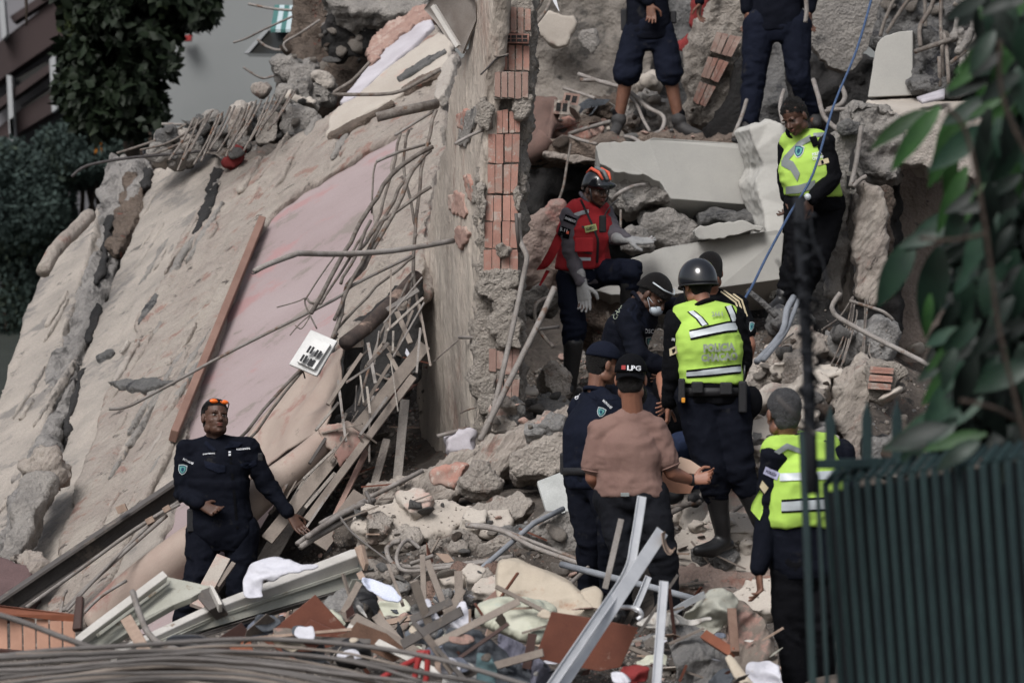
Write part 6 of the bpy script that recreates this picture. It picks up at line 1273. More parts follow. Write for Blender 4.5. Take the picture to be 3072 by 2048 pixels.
def visor(pe, m, w=.075, l=.075, y0=.075, z0=.05, droop=.02, back=False, name='visor'):
    P = pe['P']; V = []; Fc = []; n = 12; k = 5; s_ = -1 if back else 1
    for lay in (0, 1):
        for i in range(n + 1):
            u = -1 + 2 * i / n
            for j in range(k + 1):
                v = j / k; x = u * w; yy = y0 * math.sqrt(max(0, 1 - (u * .85) ** 2)) + l * v * math.sqrt(max(.02, 1 - abs(u) ** 2.6))
                V.append(P(x, s_ * yy - (.012 if back else 0), z0 - droop * v - .018 * u * u - lay * .004))
    N_ = (n + 1) * (k + 1)
    for i in range(n):
        for j in range(k):
            q = (i * (k + 1) + j, i * (k + 1) + j + 1, (i + 1) * (k + 1) + j + 1, (i + 1) * (k + 1) + j); Fc.append(q); Fc.append(tuple(N_ + x for x in q[::-1]))
    e = [j for j in range(k + 1)] + [i * (k + 1) + k for i in range(1, n + 1)] + [n * (k + 1) + j for j in range(k - 1, -1, -1)] + [i * (k + 1) for i in range(n - 1, 0, -1)]
    for a_, b_ in zip(e, e[1:] + e[:1]): Fc.append((a_, b_, b_ + N_, a_ + N_))
    return obj(name, np.array([tuple(v) for v in V]), Fc, m, parent=pe['root'])
def vest(pe, m, infl=.03, t0=-.02, t1=1.2, name='vest', ts=1.0, fold=1.0):
    T = Solid(); pe['torso'](T, infl, t0, t1, ts); g, z = pe['g'], pe['z']
    for s in 'LR': T.cap(pe['shc'].lerp(g['neck'], .45), g['neck'].lerp(g['sh' + s], .72), .060 * z + infl * .5, .058 * z + infl * .5)
    V, Q = T.mesh(.0115, 2); N = vnormals(V, Q); V = V + N * (ridge(V * np.array([1, 1, 1.8]), 6, 2, 4) * .006 * fold)[:, None]
    pe['vest'] = BVHTree.FromPolygons([tuple(v) for v in V], [tuple(int(i) for i in q) for q in Q])
    return obj(name, V, Q, m, parent=pe['root'])
def belt(pe, t=.02, infl=.022, h=.045, m=None, name='belt'):
    r1 = pe['ring'](t, .165, .122, infl); up = Vector((0, 0, 1)); S_ = Solid(); c, a, b = r1
    S_.loft([(c - up * h / 2, a, b), (c + up * h / 2, a, b)], seg=28); return obj(name, np.array(S_.V), S_.F, m or M_blackm, parent=pe['root'])
def pouch(pe, name, px, py, Y, w, h, d, m=None, rot=0):
    c = W(px, py, Y); S_ = [(-w/2,-d/2,-h/2),(w/2,-d/2,-h/2),(w/2,d/2,-h/2),(-w/2,d/2,-h/2),(-w/2,-d/2,h/2),(w/2,-d/2,h/2),(w/2,d/2,h/2),(-w/2,d/2,h/2)]
    q = Matrix.Rotation(R(rot), 3, 'Y'); o = obj(name, np.array([tuple(c + q @ Vector(v)) for v in S_]), [(3,2,1,0),(4,5,6,7),(0,1,5,4),(1,2,6,5),(2,3,7,6),(3,0,4,7)], m or M_blackm, parent=pe['root'], smooth=False)
    bevel(o, min(w, h, d) * .22, 3); return o

# ---------------- 1: policeman standing at the left, looking up and right
p = person('left', 26.8, dict(neck=(645,1318,.02), shR=(560,1350,0), shL=(745,1345,.02), elR=(548,1475,.02), wrR=(600,1512,-.16), elL=(800,1450,.05), wrL=(868,1540,.02),
    hipR=(612,1592,.03), hipL=(725,1590,.03), waist=(655,1480,.02), knR=(598,1725,-.05), knL=(722,1760,0), ankR=(545,1875,.05), ankL=(738,1905,.08), toeR=(520,1905,-.12), toeL=(745,1935,-.1)),
    'policeman standing before the pink wall with orange sunglasses pushed up on his head',
    head=dict(c=(645,1253,-.03), yaw=26, pitch=-14, roll=-6, s=1.05), skin=M_skin_dk, facing=8, build=1.06,
    hands=dict(R=dict(d=(.75,-.1,-.35), n=(.3,-.9,.3), curl=42, thumb=-1), L=dict(d=(.55,-.15,-.75), n=(.5,-.8,.1), curl=13, thumb=-1, spread=1.0)), fold=1.2, pants_s=1.06, jacket=1)
P1 = p
M_lens = ell_mesh
for s_ in (-1, 1):
    e = Solid(); e.ball(p['P'](s_ * .034, .068, .086), 1, [p['fr'][1] * .030, p['fr'][0] * .018, p['fr'][2] * .015]); obj('sunglasses_lens', np.array(e.V), e.F, M_orange, parent=p['root'])
V_, F_ = sweep([p['P'](-.083, -.01, .05), p['P'](-.070, .055, .083), p['P'](0, .086, .095), p['P'](.070, .055, .083), p['P'](.083, -.01, .05)], .004, 6); obj('sunglasses_frame', np.array([tuple(v) for v in V_]), F_, M_black, parent=p['root'])
label_text('PATRULLAJE', 565, 1384, 34, 24, p, h=8); shield(548, 1408, 26, p, 8, 32)
label_text('CONTRERAS J', 627, 1361, 36, -6, p, h=5, bold=.03); label_text('POLICIA MUNICIPAL', 730, 1346, 42, -6, p, h=5.5, bold=.03)
label_text('DSC', 792, 1354, 12, 60, p, h=8)
for y in (1356, 1364): patch('rank_bar', [(685,y-2.5),(692,y-3),(692,y+2),(685,y+2.5)], p, M_white, .006)
patch('placket', [(688,1372),(696,1372),(716,1585),(708,1586)], p, M_blackc, .004)
for poly in ([(612,1382),(676,1396),(676,1414),(655,1418),(616,1400)], [(718,1392),(768,1378),(770,1392),(742,1407),(722,1400)]): patch('pocket_flap', poly, p, M_navyb, .007)
for A_ in ([(620,1322),(650,1350),(640,1356),(612,1330)], [(690,1322),(728,1328),(716,1340),(672,1346)]): patch('collar', A_, p, M_navyb, .012)
pouch(p, 'holster', 573, 1560, 26.75, .05, .15, .05); pouch(p, 'radio', 781, 1370, 26.66, .03, .05, .03)

# ---------------- 2: man in shorts at the top
p = person('shorts', 33.0, dict(neck=(1925,-190,0), shR=(1870,-160,0), shL=(2010,-160,0), elR=(1880,-50,.0), wrR=(1950,10,-.2), elL=(2095,-60,0), wrL=(2100,5,-.05),
    hipR=(1905,95,0), hipL=(1985,95,0), knR=(1880,228,-.05), knL=(2010,228,-.03), ankR=(1854,368,0), ankL=(2038,368,0), toeR=(1840,405,-.15), toeL=(2100,402,-.12)),
    'man in navy shorts and dark shoes standing on the upper beam', head=dict(c=(1925,-250,0), yaw=0, detail=0), skin=M_skin_md, facing=0, build=1.0, shorts=True, boots='boot', bootmat=M_bootd, pants=M_navyb,
    hands=dict(R=dict(d=(.1,-.1,-1), n=(-.3,-.9,0), curl=25, thumb=-1), L=dict(d=(-.1,0,-1), n=(.9,-.3,0), curl=30)))
for s in 'LR':
    S_ = Solid(); a_ = p['g']['ank' + s]; S_.chain([a_ + Vector((0,0,.07)), a_], [.047, .043]); V_, Q_ = S_.mesh(.009, 1); obj('sock', V_, Q_, M_blackc, parent=p['root'])
pouch(p, 'holster', 1872, 60, 33.0, .05, .17, .05); pouch(p, 'pouch', 2020, 52, 33.0, .05, .10, .05)
# ---------------- 3: man in dark trousers, top right
p = person('topright', 32.4, dict(neck=(2330,-210,0), shR=(2265,-180,0), shL=(2410,-180,0), elR=(2240,-60,0), wrR=(2240,30,0), elL=(2430,-60,0), wrL=(2430,30,0),
    hipR=(2280,70,0), hipL=(2385,70,0), knR=(2262,225,0), knL=(2395,225,-.05), ankR=(2248,375,0), ankL=(2440,340,.1), toeR=(2205,415,-.15), toeL=(2450,370,-.05)),
    'man in dusty dark trousers and boots standing right of the leaning tile wall', head=dict(c=(2330,-270,0), detail=0), skin=M_skin_md, facing=0, build=1.08, bootmat=M_bootd, pants=M_navyb, pants_s=1.12)
# ---------------- 4: officer in hi-vis vest, upper right
p = person('hivis', 29.2, dict(neck=(2392,392,0), shR=(2366,440,.1), shL=(2472,436,-.08), elR=(2362,530,.05), wrR=(2362,592,.02), elL=(2497,535,-.1), wrL=(2434,600,-.24),
    hipR=(2402,612,0), hipL=(2490,614,.1), waist=(2428,545,0), knR=(2392,755,-.05), knL=(2450,765,0), ankR=(2350,890,0), ankL=(2400,895,.1), toeR=(2310,925,-.12), toeL=(2360,920,0)),
    'curly haired officer in yellow hi-vis vest looking down past the blue rope', head=dict(c=(2384,350,-.1), yaw=-38, pitch=30, roll=8, s=1.06), skin=M_skin_dk, shirt=M_blackc, pants=M_blackc, facing=-42, hairstyle='curly', bootmat=M_boot, build=1.12, fold=1.3,
    hands=dict(L=dict(d=(-.6,-.2,-.8), n=(.5,-.8,.2), curl=40, thumb=-1), R=dict(curl=60)))
vest(p, M_hivis, .034, .05, fold=2)
vb = [p['vest']]
for A_, B_ in (([(2352,470),(2395,425),(2430,405)], [(2358,490),(2402,440),(2440,418)]), ([(2345,470),(2380,485),(2400,520)], [(2345,498),(2372,512),(2392,545)]), ([(2358,560),(2395,556),(2445,540)], [(2358,582),(2395,580),(2445,565)]), ([(2440,400),(2470,398),(2510,412)], [(2440,412),(2470,410),(2515,422)])): strip('reflective_tape', A_, B_, p, M_refl_g, .006, bv=vb)
shield(2396, 455, 30, p, 12, 40)
patch('shoulder_tab', [(2428,412),(2448,408),(2458,435),(2440,442)], p, M_blackc, .008)
label_text('POLICÍA\nCHACAO', 2452, 466, 34, -14, p, h=24, bold=.03); patch('flag_patch', [(2448,484),(2484,474),(2488,488),(2454,498)], p, M_gold, .006); patch('flag_mark', [(2462,483),(2474,480),(2476,490),(2464,493)], p, M_blackc, .008)
V_, F_ = sweep([p['g']['wrL'] + Vector((-.03,-.05,.02)), p['g']['wrL'] + Vector((-.03,-.06,.02))], .024, 14); obj('wristwatch', np.array([tuple(v) for v in V_]), F_, M_refl, parent=p['root'])
# ---------------- 5: paramedic
p = person('medic', 29.4, dict(neck=(1762,598,0), shR=(1708,650,-.12), shL=(1815,640,.15), elR=(1710,745,-.12), wrR=(1745,850,-.2), elL=(1840,705,.0), wrL=(1878,718,-.1),
    hipR=(1712,835,-.02), hipL=(1785,820,.1), waist=(1748,745,0), knR=(1722,985,-.08), knL=(1895,812,-.22), ankR=(1712,1150,.0), ankL=(1880,950,-.05), toeR=(1690,1190,-.1), toeL=(1905,985,-.15)),
    'paramedic in red vest and black helmet with goggles, one knee raised on the lower beam', head=dict(c=(1790,568,-.03), yaw=38, pitch=12, s=1.0), skin=M_skin_dk, shirt=M_greyshirt, pants=M_navyb, facing=28, boots='tall', gloves='RL',
    hands=dict(R=dict(d=(.18,-.1,-1), n=(-.5,-.8,0), curl=18, thumb=-1, size=1.12), L=dict(d=(1,-.1,-.12), n=(0,-.4,1), curl=12, size=1.1, thumb=1)), fold=1.2)
P5 = p
vest(p, M_redvest, .036, .03, fold=2.5)
vb = [p['vest']]
for A_, B_, m_ in (([(1722,640),(1745,632),(1765,628)], [(1724,652),(1745,644),(1765,640)], M_refl), ([(1715,775),(1740,772),(1772,772)], [(1715,784),(1740,782),(1772,782)], M_refl), ([(1708,750),(1740,752),(1775,758)], [(1708,755),(1740,757),(1775,763)], M_black), ([(1712,820),(1745,822),(1775,826)], [(1712,825),(1745,828),(1775,832)], M_black), ([(1738,600),(1775,680),(1790,720),(1785,830)], [(1745,600),(1782,680),(1797,720),(1792,830)], M_black), ([(1745,678),(1790,690)], [(1745,683),(1790,695)], M_black)): strip('vest_band', A_, B_, p, m_, .008, bv=vb)
patch('name_label', [(1752,680),(1786,672),(1790,690),(1756,698)], p, M_lime, .014); label_text('PARAMEDICO', 1770, 685, 28, -12, p, m=M_black, h=10, off=.018)
pouch(p, 'vest_pocket', 1752, 735, 29.15, .13, .10, .04, M_redvest); pouch(p, 'radio', 1808, 672, 29.1, .05, .12, .04); tube('radio_aerial', [(1812,650,29.1),(1830,620,29.1),(1856,598,29.1)], .005, M_black, parent=p['root'])
patch('sleeve_patch', [(1697,642),(1730,656),(1724,676),(1690,662)], p, M_blackc, .005); label_text('PARAMEDICO', 1711, 659, 32, 22, p, h=8, off=.009); patch('sleeve_patch', [(1680,675),(1712,688),(1706,718),(1672,708)], p, M_blackc, .005); label_text('5.11', 1692, 690, 20, 14, p, h=9, off=.009); patch('patch_logo', [(1700,692),(1707,694),(1706,703),(1699,701)], p, M_helmor, .009)
sheet('red_strap', [(1668,700,29.3),(1640,760,29.3),(1608,810,29.3)], [(1690,720,29.3),(1660,780,29.3),(1632,805,29.35)], M_redvest, n=8, k=4, fold=.02, parent=p['root']); sheet('red_strap', [(1638,810,29.3),(1616,855,29.3)], [(1650,812,29.3),(1622,858,29.3)], M_redvest, n=5, k=2, fold=.01, parent=p['root'])
dome(p, 'helmet', M_helm, .094, .118, .105, .02, shift=(0,-.01,.035), back_drop=.05)
for x_ in (-.035, .035):
    V_, F_ = sweep([p['P'](x_, .095, .085), p['P'](x_ * 1.3, .05, .128), p['P'](x_ * 1.3, -.03, .142), p['P'](x_, -.09, .10)], [.009, .013, .013, .008], 6); obj('helmet_stripe', np.array([tuple(v) for v in V_]), F_, M_helmor, parent=p['root'])
V_, F_ = sweep([p['P'](0, .105, .085), p['P'](0, .05, .137), p['P'](0, -.03, .147), p['P'](0, -.11, .09)], .014, 6); obj('helmet_ridge', np.array([tuple(v) for v in V_]), F_, M_refl_g, parent=p['root'])
e = Solid(); e.ball(p['P'](0, .105, .045), 1, [p['fr'][1] * .085, p['fr'][0] * .028, p['fr'][2] * .030], 20, 10); obj('goggles', np.array(e.V), e.F, flat('smoked_lens', (.02,.024,.028,1), rough=.08, spec=.7, coat=.6), parent=p['root'])
V_, F_ = sweep([p['P'](-.085, .03, .01), p['P'](-.07, .045, -.07), p['P'](0, .06, -.12), p['P'](.07, .045, -.07), p['P'](.085, .03, .01)], .006, 6); obj('chin_strap', np.array([tuple(v) for v in V_]), F_, M_black, parent=p['root'])
for s_ in (-1, 1):
    V_, F_ = sweep([p['P'](s_ * .03 + .018 * math.cos(a), .088, .018 * math.sin(a) * .8) for a in np.linspace(0, 6.28, 13)], .0018, 4); obj('spectacles', np.array([tuple(v) for v in V_]), F_, M_black, parent=p['root'])
# ---------------- 6: bending officer with the mask (DSC)
p = person('dsc', 26.4, dict(neck=(1915,905,-.08), shR=(1878,950,-.22), shL=(1950,900,.2), elR=(1915,1075,-.35), wrR=(2015,1110,-.3), elL=(2040,925,.1), wrL=(2080,985,.0),
    hipR=(1855,1130,-.05), hipL=(1900,1130,.2), waist=(1868,1040,.0), knR=(1960,1230,-.35), knL=(1990,1240,.2), ankR=(1930,1390,-.1), ankL=(1950,1390,.3), toeR=(1985,1410,-.15), toeL=(2000,1410,.3)),
    'officer in black headband and pale face mask bending forward, DSC on his sleeve', head=dict(c=(1962,882,-.08), yaw=62, pitch=42, s=1.04), skin=M_skin_dk, shirt=M_navy, pants=M_navy, facing=80, build=1.05,
    hands=dict(R=dict(d=(1,.1,-.1), curl=35, n=(0,-.4,.9)), L=dict(d=(.4,0,-.9), curl=35)), fold=1.4)
P6 = p
dome(p, 'skull_cap', M_hair, .090, .112, .102, .03, back_drop=.06)
V_, F_ = sweep([p['P'](-.088, -.02, .075), p['P'](-.075, .06, .085), p['P'](0, .105, .085), p['P'](.075, .06, .085), p['P'](.088, -.02, .075)], .005, 6); obj('headband_trim', np.array([tuple(v) for v in V_]), F_, M_refl, parent=p['root'])
e = Solid(); e.ball(p['P'](0, .072, -.060), 1, [p['fr'][1] * .055, p['fr'][0] * .045, p['fr'][2] * .042], 18, 12); obj('face_mask', np.array(e.V), e.F, M_mask, parent=p['root'])
for s_ in (-1, 1):
    for z_ in (-.035, -.085):
        V_, F_ = sweep([p['P'](s_ * .045, .085, z_), p['P'](s_ * .082, -.005, -.01)], .002, 5); obj('mask_loop', np.array([tuple(v) for v in V_]), F_, M_mask, parent=p['root'])
label_text('DSC', 1947, 993, 27, 2, p, h=13); shield(1950, 1026, 28, p, 4, 32); label_text('POLICÍA\nCHACAO', 1849, 917, 78, -68, p, m=M_grprint, h=34, bold=.01)
patch('shoulder_yoke', [(1880,930),(1905,905),(1938,960),(1950,1000),(1935,1005)], p, M_navyb, .004)
# ---------------- 7: man in black striped football shirt behind the traffic officer
p = person('stripes', 26.0, dict(neck=(2128,876,.05), shL=(2058,912,.05), shR=(2212,915,.05), elL=(2035,1000,.1), wrL=(2000,1080,.25), elR=(2250,1035,-.05), wrR=(2228,1130,.05),
    hipL=(2080,1130,.1), hipR=(2180,1130,.1), knL=(2090,1300,-.1), knR=(2200,1290,0), ankL=(2070,1440,.1), ankR=(2200,1420,.3), toeL=(2010,1465,.0), toeR=(2230,1450,.2)),
    'dark haired man in black shirt with pale shoulder stripes, half hidden behind the traffic officer', head=dict(c=(2128,815,.0), yaw=-160, pitch=20, s=1.0, face=0), skin=M_skin_lt, shirt=M_blackc, pants=M_bluej, sleeve='short', facing=-165, build=1.05,
    hands=dict(L=dict(d=(-.3,-.2,-.9), curl=35), R=dict(d=(-.4,-.2,-.9), curl=30)))
for k in range(3): strip('shoulder_stripe', [(2160+k*9,876-k*3),(2205+k*9,908-k*3),(2222+k*8,955-k*2)], [(2163+k*9,873-k*3),(2209+k*9,905-k*3),(2227+k*8,953-k*2)], p, M_gold, .006, n=14, k=1)
strip('sleeve_trim', [(2232,1018),(2275,1002)], [(2232,1022),(2276,1006)], p, M_gold, .006, k=1); shield(2254, 980, 14, p, 10, 30)
# ---------------- 8: traffic officer from behind
p = person('traffic', 25.0, dict(neck=(2108,915,0), shL=(2032,962,0), shR=(2205,955,.02), elL=(2020,1100,-.0), wrL=(2006,1212,.06), elR=(2226,1080,.04), wrR=(2205,1150,.30),
    hipL=(2085,1190,.0), hipR=(2192,1190,.0), waist=(2128,1090,0), knL=(2140,1420,-.06), knR=(2215,1400,-.06), ankL=(2170,1610,.05), ankR=(2292,1590,.0), toeL=(2090,1650,-.08), toeR=(2312,1640,.22)),
    'traffic officer seen from behind in shiny black helmet, yellow POLICIA CHACAO vest and tall boots', head=dict(c=(2092,856,.05), yaw=-150, pitch=12, s=1.0, face=0), skin=M_skin_lt, shirt=M_blackc, pants=M_navy, facing=178, build=1.06, boots='tall',
    hands=dict(L=dict(d=(-.05,.1,-1), curl=40), R=dict(curl=40)), gloves=None, fold=1.2, pants_s=1.12)
P8 = p
vest(p, M_hivis, .034, .16, fold=2.2)
vb = [p['vest']]
def band(A_, B_, m_=M_refl, rim=6, nm='reflective_tape'):
    strip('tape_border', [(x, y - rim) for x, y in A_], [(x, y + rim) for x, y in B_], p, M_blackc, .005, n=22, k=3, bv=vb); strip(nm, A_, B_, p, m_, .008, n=22, k=3, bv=vb)
band([(2068,996),(2120,984),(2180,970),(2232,966)], [(2072,1014),(2120,1004),(2180,992),(2232,988)]); band([(2060,1116),(2120,1110),(2180,1102),(2222,1098)], [(2060,1128),(2120,1124),(2180,1118),(2222,1114)])
def band2(A_, B_, rim=5):
    strip('tape_border', [(x - rim, y) for x, y in A_], [(x + rim, y) for x, y in B_], p, M_blackc, .006, n=12, k=3, bv=vb); strip('reflective_tape', A_, B_, p, M_refl, .009, n=12, k=3, bv=vb)
band2([(2066,935),(2090,955),(2108,978)], [(2080,932),(2104,952),(2122,974)]); band2([(2178,920),(2190,945),(2196,966)], [(2192,916),(2204,942),(2208,962)])
label_text('2661', 2150, 944, 32, -4, p, m=M_grprint, h=15, bv=vb, off=.02); label_text('POLICIA\nCHACAO', 2156, 1056, 106, -3, p, m=M_grprint, h=52, bv=vb, bold=.06, off=.022)
dome(p, 'helmet', M_helm, .112, .135, .128, .0, shift=(0,-.012,.035), back_drop=.02, seg=36, rings=16)
V_, F_ = sweep([p['P'](.113 * math.cos(a), .135 * math.sin(a) - .012, -.002 - .02 * max(0, -math.sin(a))) for a in np.linspace(0, 2 * math.pi, 33)], .006, 6); obj('helmet_rim', np.array([tuple(v) for v in V_]), F_, M_blackm, parent=p['root'])
visor(p, M_helm, w=.09, l=.03, y0=.115, z0=.02, droop=.01, name='helmet_peak')
hb_ = BVHTree.FromPolygons([tuple(o_) for o_ in [v.co + Vector(parent_world(p['root'])) for v in p['root'].children[-3].data.vertices]], [tuple(q.vertices) for q in p['root'].children[-3].data.polygons]) if 'helmet' in p['root'].children[-3].name else None
if hb_:
    w_ = [(-14,-2),(-6,0),(-3,-4),(0,-1),(3,-4),(6,0),(14,-4),(8,4),(3,4),(0,9),(-3,5),(-9,4)]; on_cloth('helmet_wings', [(x, -y) for x, y in w_], [tuple(range(12))], 2122, 854, 28, 2, [hb_], M_white, p['root'], off=.006)
for s_ in (-1, 1):
    V_, F_ = sweep([p['P'](s_ * .10, .0, .0), p['P'](s_ * .085, .02, -.06), p['P'](s_ * .05, .04, -.11)], .006, 6); obj('helmet_strap', np.array([tuple(v) for v in V_]), F_, M_blackm, parent=p['root'])
patch('flag_patch', [(2008,1046),(2030,1036),(2034,1058),(2010,1068)], p, M_gold, .006); patch('flag_mark', [(2016,1048),(2025,1044),(2027,1056),(2018,1060)], p, M_blackc, .009); label_text('2661', 2020, 1018, 8, -80, p, h=10)
belt(p, .06, .03, .05)
pouch(p, 'pouch', 2092, 1162, 24.83, .07, .07, .04); pouch(p, 'pouch', 2178, 1165, 24.83, .075, .075, .04); pouch(p, 'radio', 2228, 1190, 24.85, .05, .19, .05); tube('radio_aerial', [(2232,1150,24.85),(2234,1095,24.85)], .006, M_black, parent=p['root'])
pouch(p, 'holster', 2045, 1170, 24.86, .04, .14, .06); pouch(p, 'yellow_key_holder', 2050, 1200, 24.80, .022, .03, .02, flat('amber', (.6,.25,.03,1)))
e = Solid(); e.ball(W(2252,1205,25.0), 1, [Vector((.075,0,0)), Vector((0,.06,0)), Vector((0,0,.10))]); e.ball(W(2236,1260,25.0), 1, [Vector((.05,0,0)), Vector((0,.05,0)), Vector((0,0,.09))]); V_, Q_ = e.mesh(.01, 2); obj('hip_bag', V_, Q_, M_blackc, parent=p['root'])
tube('lanyard', [(2232,1285,24.9),(2228,1310,24.88),(2235,1345,24.88),(2228,1360,24.88)], .003, M_blackm, parent=p['root'])
# ---------------- 9: officer in navy cap
p = person('cap', 24.9, dict(neck=(1788,1170,0), shR=(1835,1218,-.15), shL=(1740,1218,.15), elR=(1860,1330,-.15), wrR=(1880,1430,-.2), elL=(1725,1340,.2), wrL=(1760,1430,.1),
    hipL=(1748,1440,.08), hipR=(1812,1440,-.08), waist=(1765,1330,0), knL=(1765,1610,0), knR=(1835,1600,-.15), ankL=(1770,1780,.1), ankR=(1830,1790,0), toeL=(1800,1815,.0), toeR=(1870,1825,-.1)),
    'officer in navy baseball cap and uniform behind the man in the rose t-shirt', head=dict(c=(1812,1092,.02), yaw=112, pitch=10, s=1.04, face=0), skin=M_skin_md, shirt=M_navyb, pants=M_navy, facing=120, build=1.06, hands=dict(R=dict(curl=35), L=dict(curl=35)))
P9 = p
dome(p, 'baseball_cap', M_navyb, .086, .108, .098, .035, shift=(0,-.012,.035)); visor(p, M_navyb, w=.07, l=.07, y0=.085, z0=.05, droop=.02)
label_text('POLICÍA\nCHACAO', 1732, 1166, 62, -66, p, h=30, bold=.01); label_text('PATRULLAJE', 1822, 1213, 34, 42, p, h=9); shield(1804, 1236, 26, p, 20, 30)
patch('shoulder_yoke', [(1730,1170),(1765,1140),(1830,1180),(1845,1200),(1790,1200)], p, M_navyb, .005); pouch(p, 'holster', 1695, 1390, 24.95, .06, .13, .06, M_blackm); belt(p, .10, .02)
# ---------------- 10: man in rose t-shirt, LPG cap
p = person('rose', 24.1, dict(neck=(1898,1232,0), shL=(1800,1296,0), shR=(1962,1286,.02), elL=(1776,1432,.0), wrL=(1815,1478,.2), elR=(2014,1418,.03), wrR=(2074,1440,.14),
    hipL=(1838,1490,0), hipR=(1948,1490,.0), waist=(1885,1400,0), knL=(1880,1660,-.02), knR=(1985,1660,-.05), ankL=(1860,1830,.1), ankR=(2010,1850,.05), toeL=(1850,1850,-.05), toeR=(2020,1870,-.12)),
    'man from behind in dusty rose t-shirt, black LPG cap and black jeans', head=dict(c=(1893,1136,-.02), yaw=172, pitch=8, s=1.09, face=0, nw=1.1), skin=M_skin_lt, shirt=M_brownshirt, pants=M_jeans, sleeve='short', facing=176, build=1.12, tee=True,
    hands=dict(R=dict(d=(.9,-.2,.15), n=(.1,-.9,.3), curl=45, thumb=-1), L=dict(d=(.6,.5,-.1), curl=40)), fold=1.15, torso_s=.8)
for s_, a_ in (('L', .66), ('R', .66)):
    q0, q1 = p['g']['sh' + s_], p['g']['el' + s_]; c_ = q0.lerp(q1, a_ + .20); t_ = (q1 - q0).normalized(); u_ = t_.orthogonal().normalized(); w_ = t_.cross(u_); V_, F_ = sweep([c_ + (u_ * math.cos(a) + w_ * math.sin(a)) * .066 for a in np.linspace(0, 6.283, 21)], .005, 6, False); obj('sleeve_hem', np.array([tuple(v) for v in V_]), F_, M_brownshirt, parent=p['root'])
P10 = p
dome(p, 'baseball_cap', M_blackc, .088, .110, .100, .035, shift=(0,-.012,.035), back_drop=.012)
_cap = [c for c in p['root'].children if c.name.startswith('baseball_cap')][0]
cb = BVHTree.FromPolygons([tuple(v.co + parent_world(p['root'])) for v in _cap.data.vertices], [tuple(q.vertices) for q in _cap.data.polygons])
V_, F_ = text_mesh('LPG', .03); on_cloth('cap_lettering', V_, F_, 1902, 1104, 40, 2, [cb], M_white, p['root'], off=.005, h=15)
V_, F_ = text_mesh('CORPORACION', .02); on_cloth('cap_lettering', V_, F_, 1902, 1116, 30, 2, [cb], M_grprint, p['root'], off=.005, h=3.5)
on_cloth('cap_logo', [(0,0),(1,0),(1,1),(0,1)], [(0,1,2,3)], 1871, 1102, 12, 2, [cb], M_red, p['root'], off=.005, h=12)
visor(p, M_blackc, w=.075, l=.035, y0=.085, z0=.035, droop=.035, back=True, name='cap_strap')
V_, F_ = sweep([p['g']['wrR'] + Vector((-.005,.0,0)), p['g']['wrR'] + Vector((.02,-.005,.003))], .034, 14); obj('wristband', np.array([tuple(v) for v in V_]), F_, M_blackm, parent=p['root'])
pouch(p, 'belt_clip', 1875, 1483, 23.93, .05, .022, .012, M_refl_g)
e = Solid(); e.ball(p['P'](.05,.05,-.08), 1, [p['fr'][1]*.035, p['fr'][0]*.05, p['fr'][2]*.055]); obj('beard', np.array(e.V), e.F, M_hair, parent=p['root'])
# folded tan cardboard he holds
panel('cardboard', [(2012,1388,24.36),(2042,1370,24.36),(2072,1380,24.36),(2108,1404,24.36),(2104,1424,24.36),(2060,1418,24.36)], .006, flat('pale_card', (.55,.40,.31,1)), .001, label='pale inner leaf of the tan card held by the man in the rose t-shirt', cat='card')
panel('cardboard', [(1988,1410,24.40),(2040,1406,24.40),(2098,1424,24.40),(2070,1480,24.40),(2030,1480,24.40),(1984,1468,24.40)], .006, M_tan, .001, label='tan folded card hanging from the hand of the man in the rose t-shirt', cat='card')
# ---------------- 11: grey capped officer behind the fence
p = person('fence', 21.5, dict(neck=(2360,1310,0), shL=(2322,1372,-.08), shR=(2520,1360,.12), elL=(2306,1530,-.05), wrL=(2275,1710,-.1), elR=(2540,1530,.1), wrR=(2530,1700,.0),
    hipL=(2375,1700,0), hipR=(2470,1700,.05), waist=(2400,1560,.0), knL=(2375,1900,0), knR=(2455,1900,0), ankL=(2400,2110,0), ankR=(2470,2110,.1), toeL=(2370,2150,-.12), toeR=(2460,2150,-.1)),
    'officer with grey hair in a yellow hi-vis vest standing just behind the green fence', head=dict(c=(2350,1240,0), yaw=200, pitch=6, s=1.08, face=0), skin=M_skin_md, shirt=M_navy, pants=M_blackc, facing=196, build=1.12, hair=M_hair_gr,
    hands=dict(L=dict(d=(.1,0,-1), curl=40), R=dict(curl=35)))
P11 = p
vest(p, M_hivis, .034, .36, fold=2.4); vb = [p['vest']]
strip('reflective_tape', [(2318,1356),(2360,1330),(2400,1345)], [(2322,1372),(2362,1346),(2404,1362)], p, M_refl_g, .008, bv=vb); strip('reflective_tape', [(2345,1505),(2420,1500),(2530,1495)], [(2345,1532),(2420,1528),(2530,1522)], p, M_refl, .008, bv=vb); strip('reflective_tape', [(2340,1420),(2420,1416),(2530,1410)], [(2340,1442),(2420,1440),(2530,1434)], p, M_refl, .008, bv=vb); strip('tape_border', [(2345,1498),(2420,1493),(2530,1488)], [(2345,1538),(2420,1534),(2530,1529)], p, M_blackc, .004, bv=vb)
patch('sleeve_patch', [(2298,1398),(2340,1418),(2332,1440),(2290,1420)], p, flat('violet_white_print', (.30,.30,.42,1)), .006); label_text('POLICIA', 2315, 1419, 34, 24, p, m=M_navy, h=9, off=.01); patch('flag_patch', [(2288,1440),(2306,1462),(2294,1480),(2280,1460)], p, M_gold, .006)
sheet('vest_flap', [(2278,1470,21.4),(2256,1510,21.4),(2252,1530,21.4)], [(2300,1490,21.4),(2290,1530,21.4),(2278,1560,21.4)], M_hivis, n=6, k=4, fold=.02, parent=p['root'])
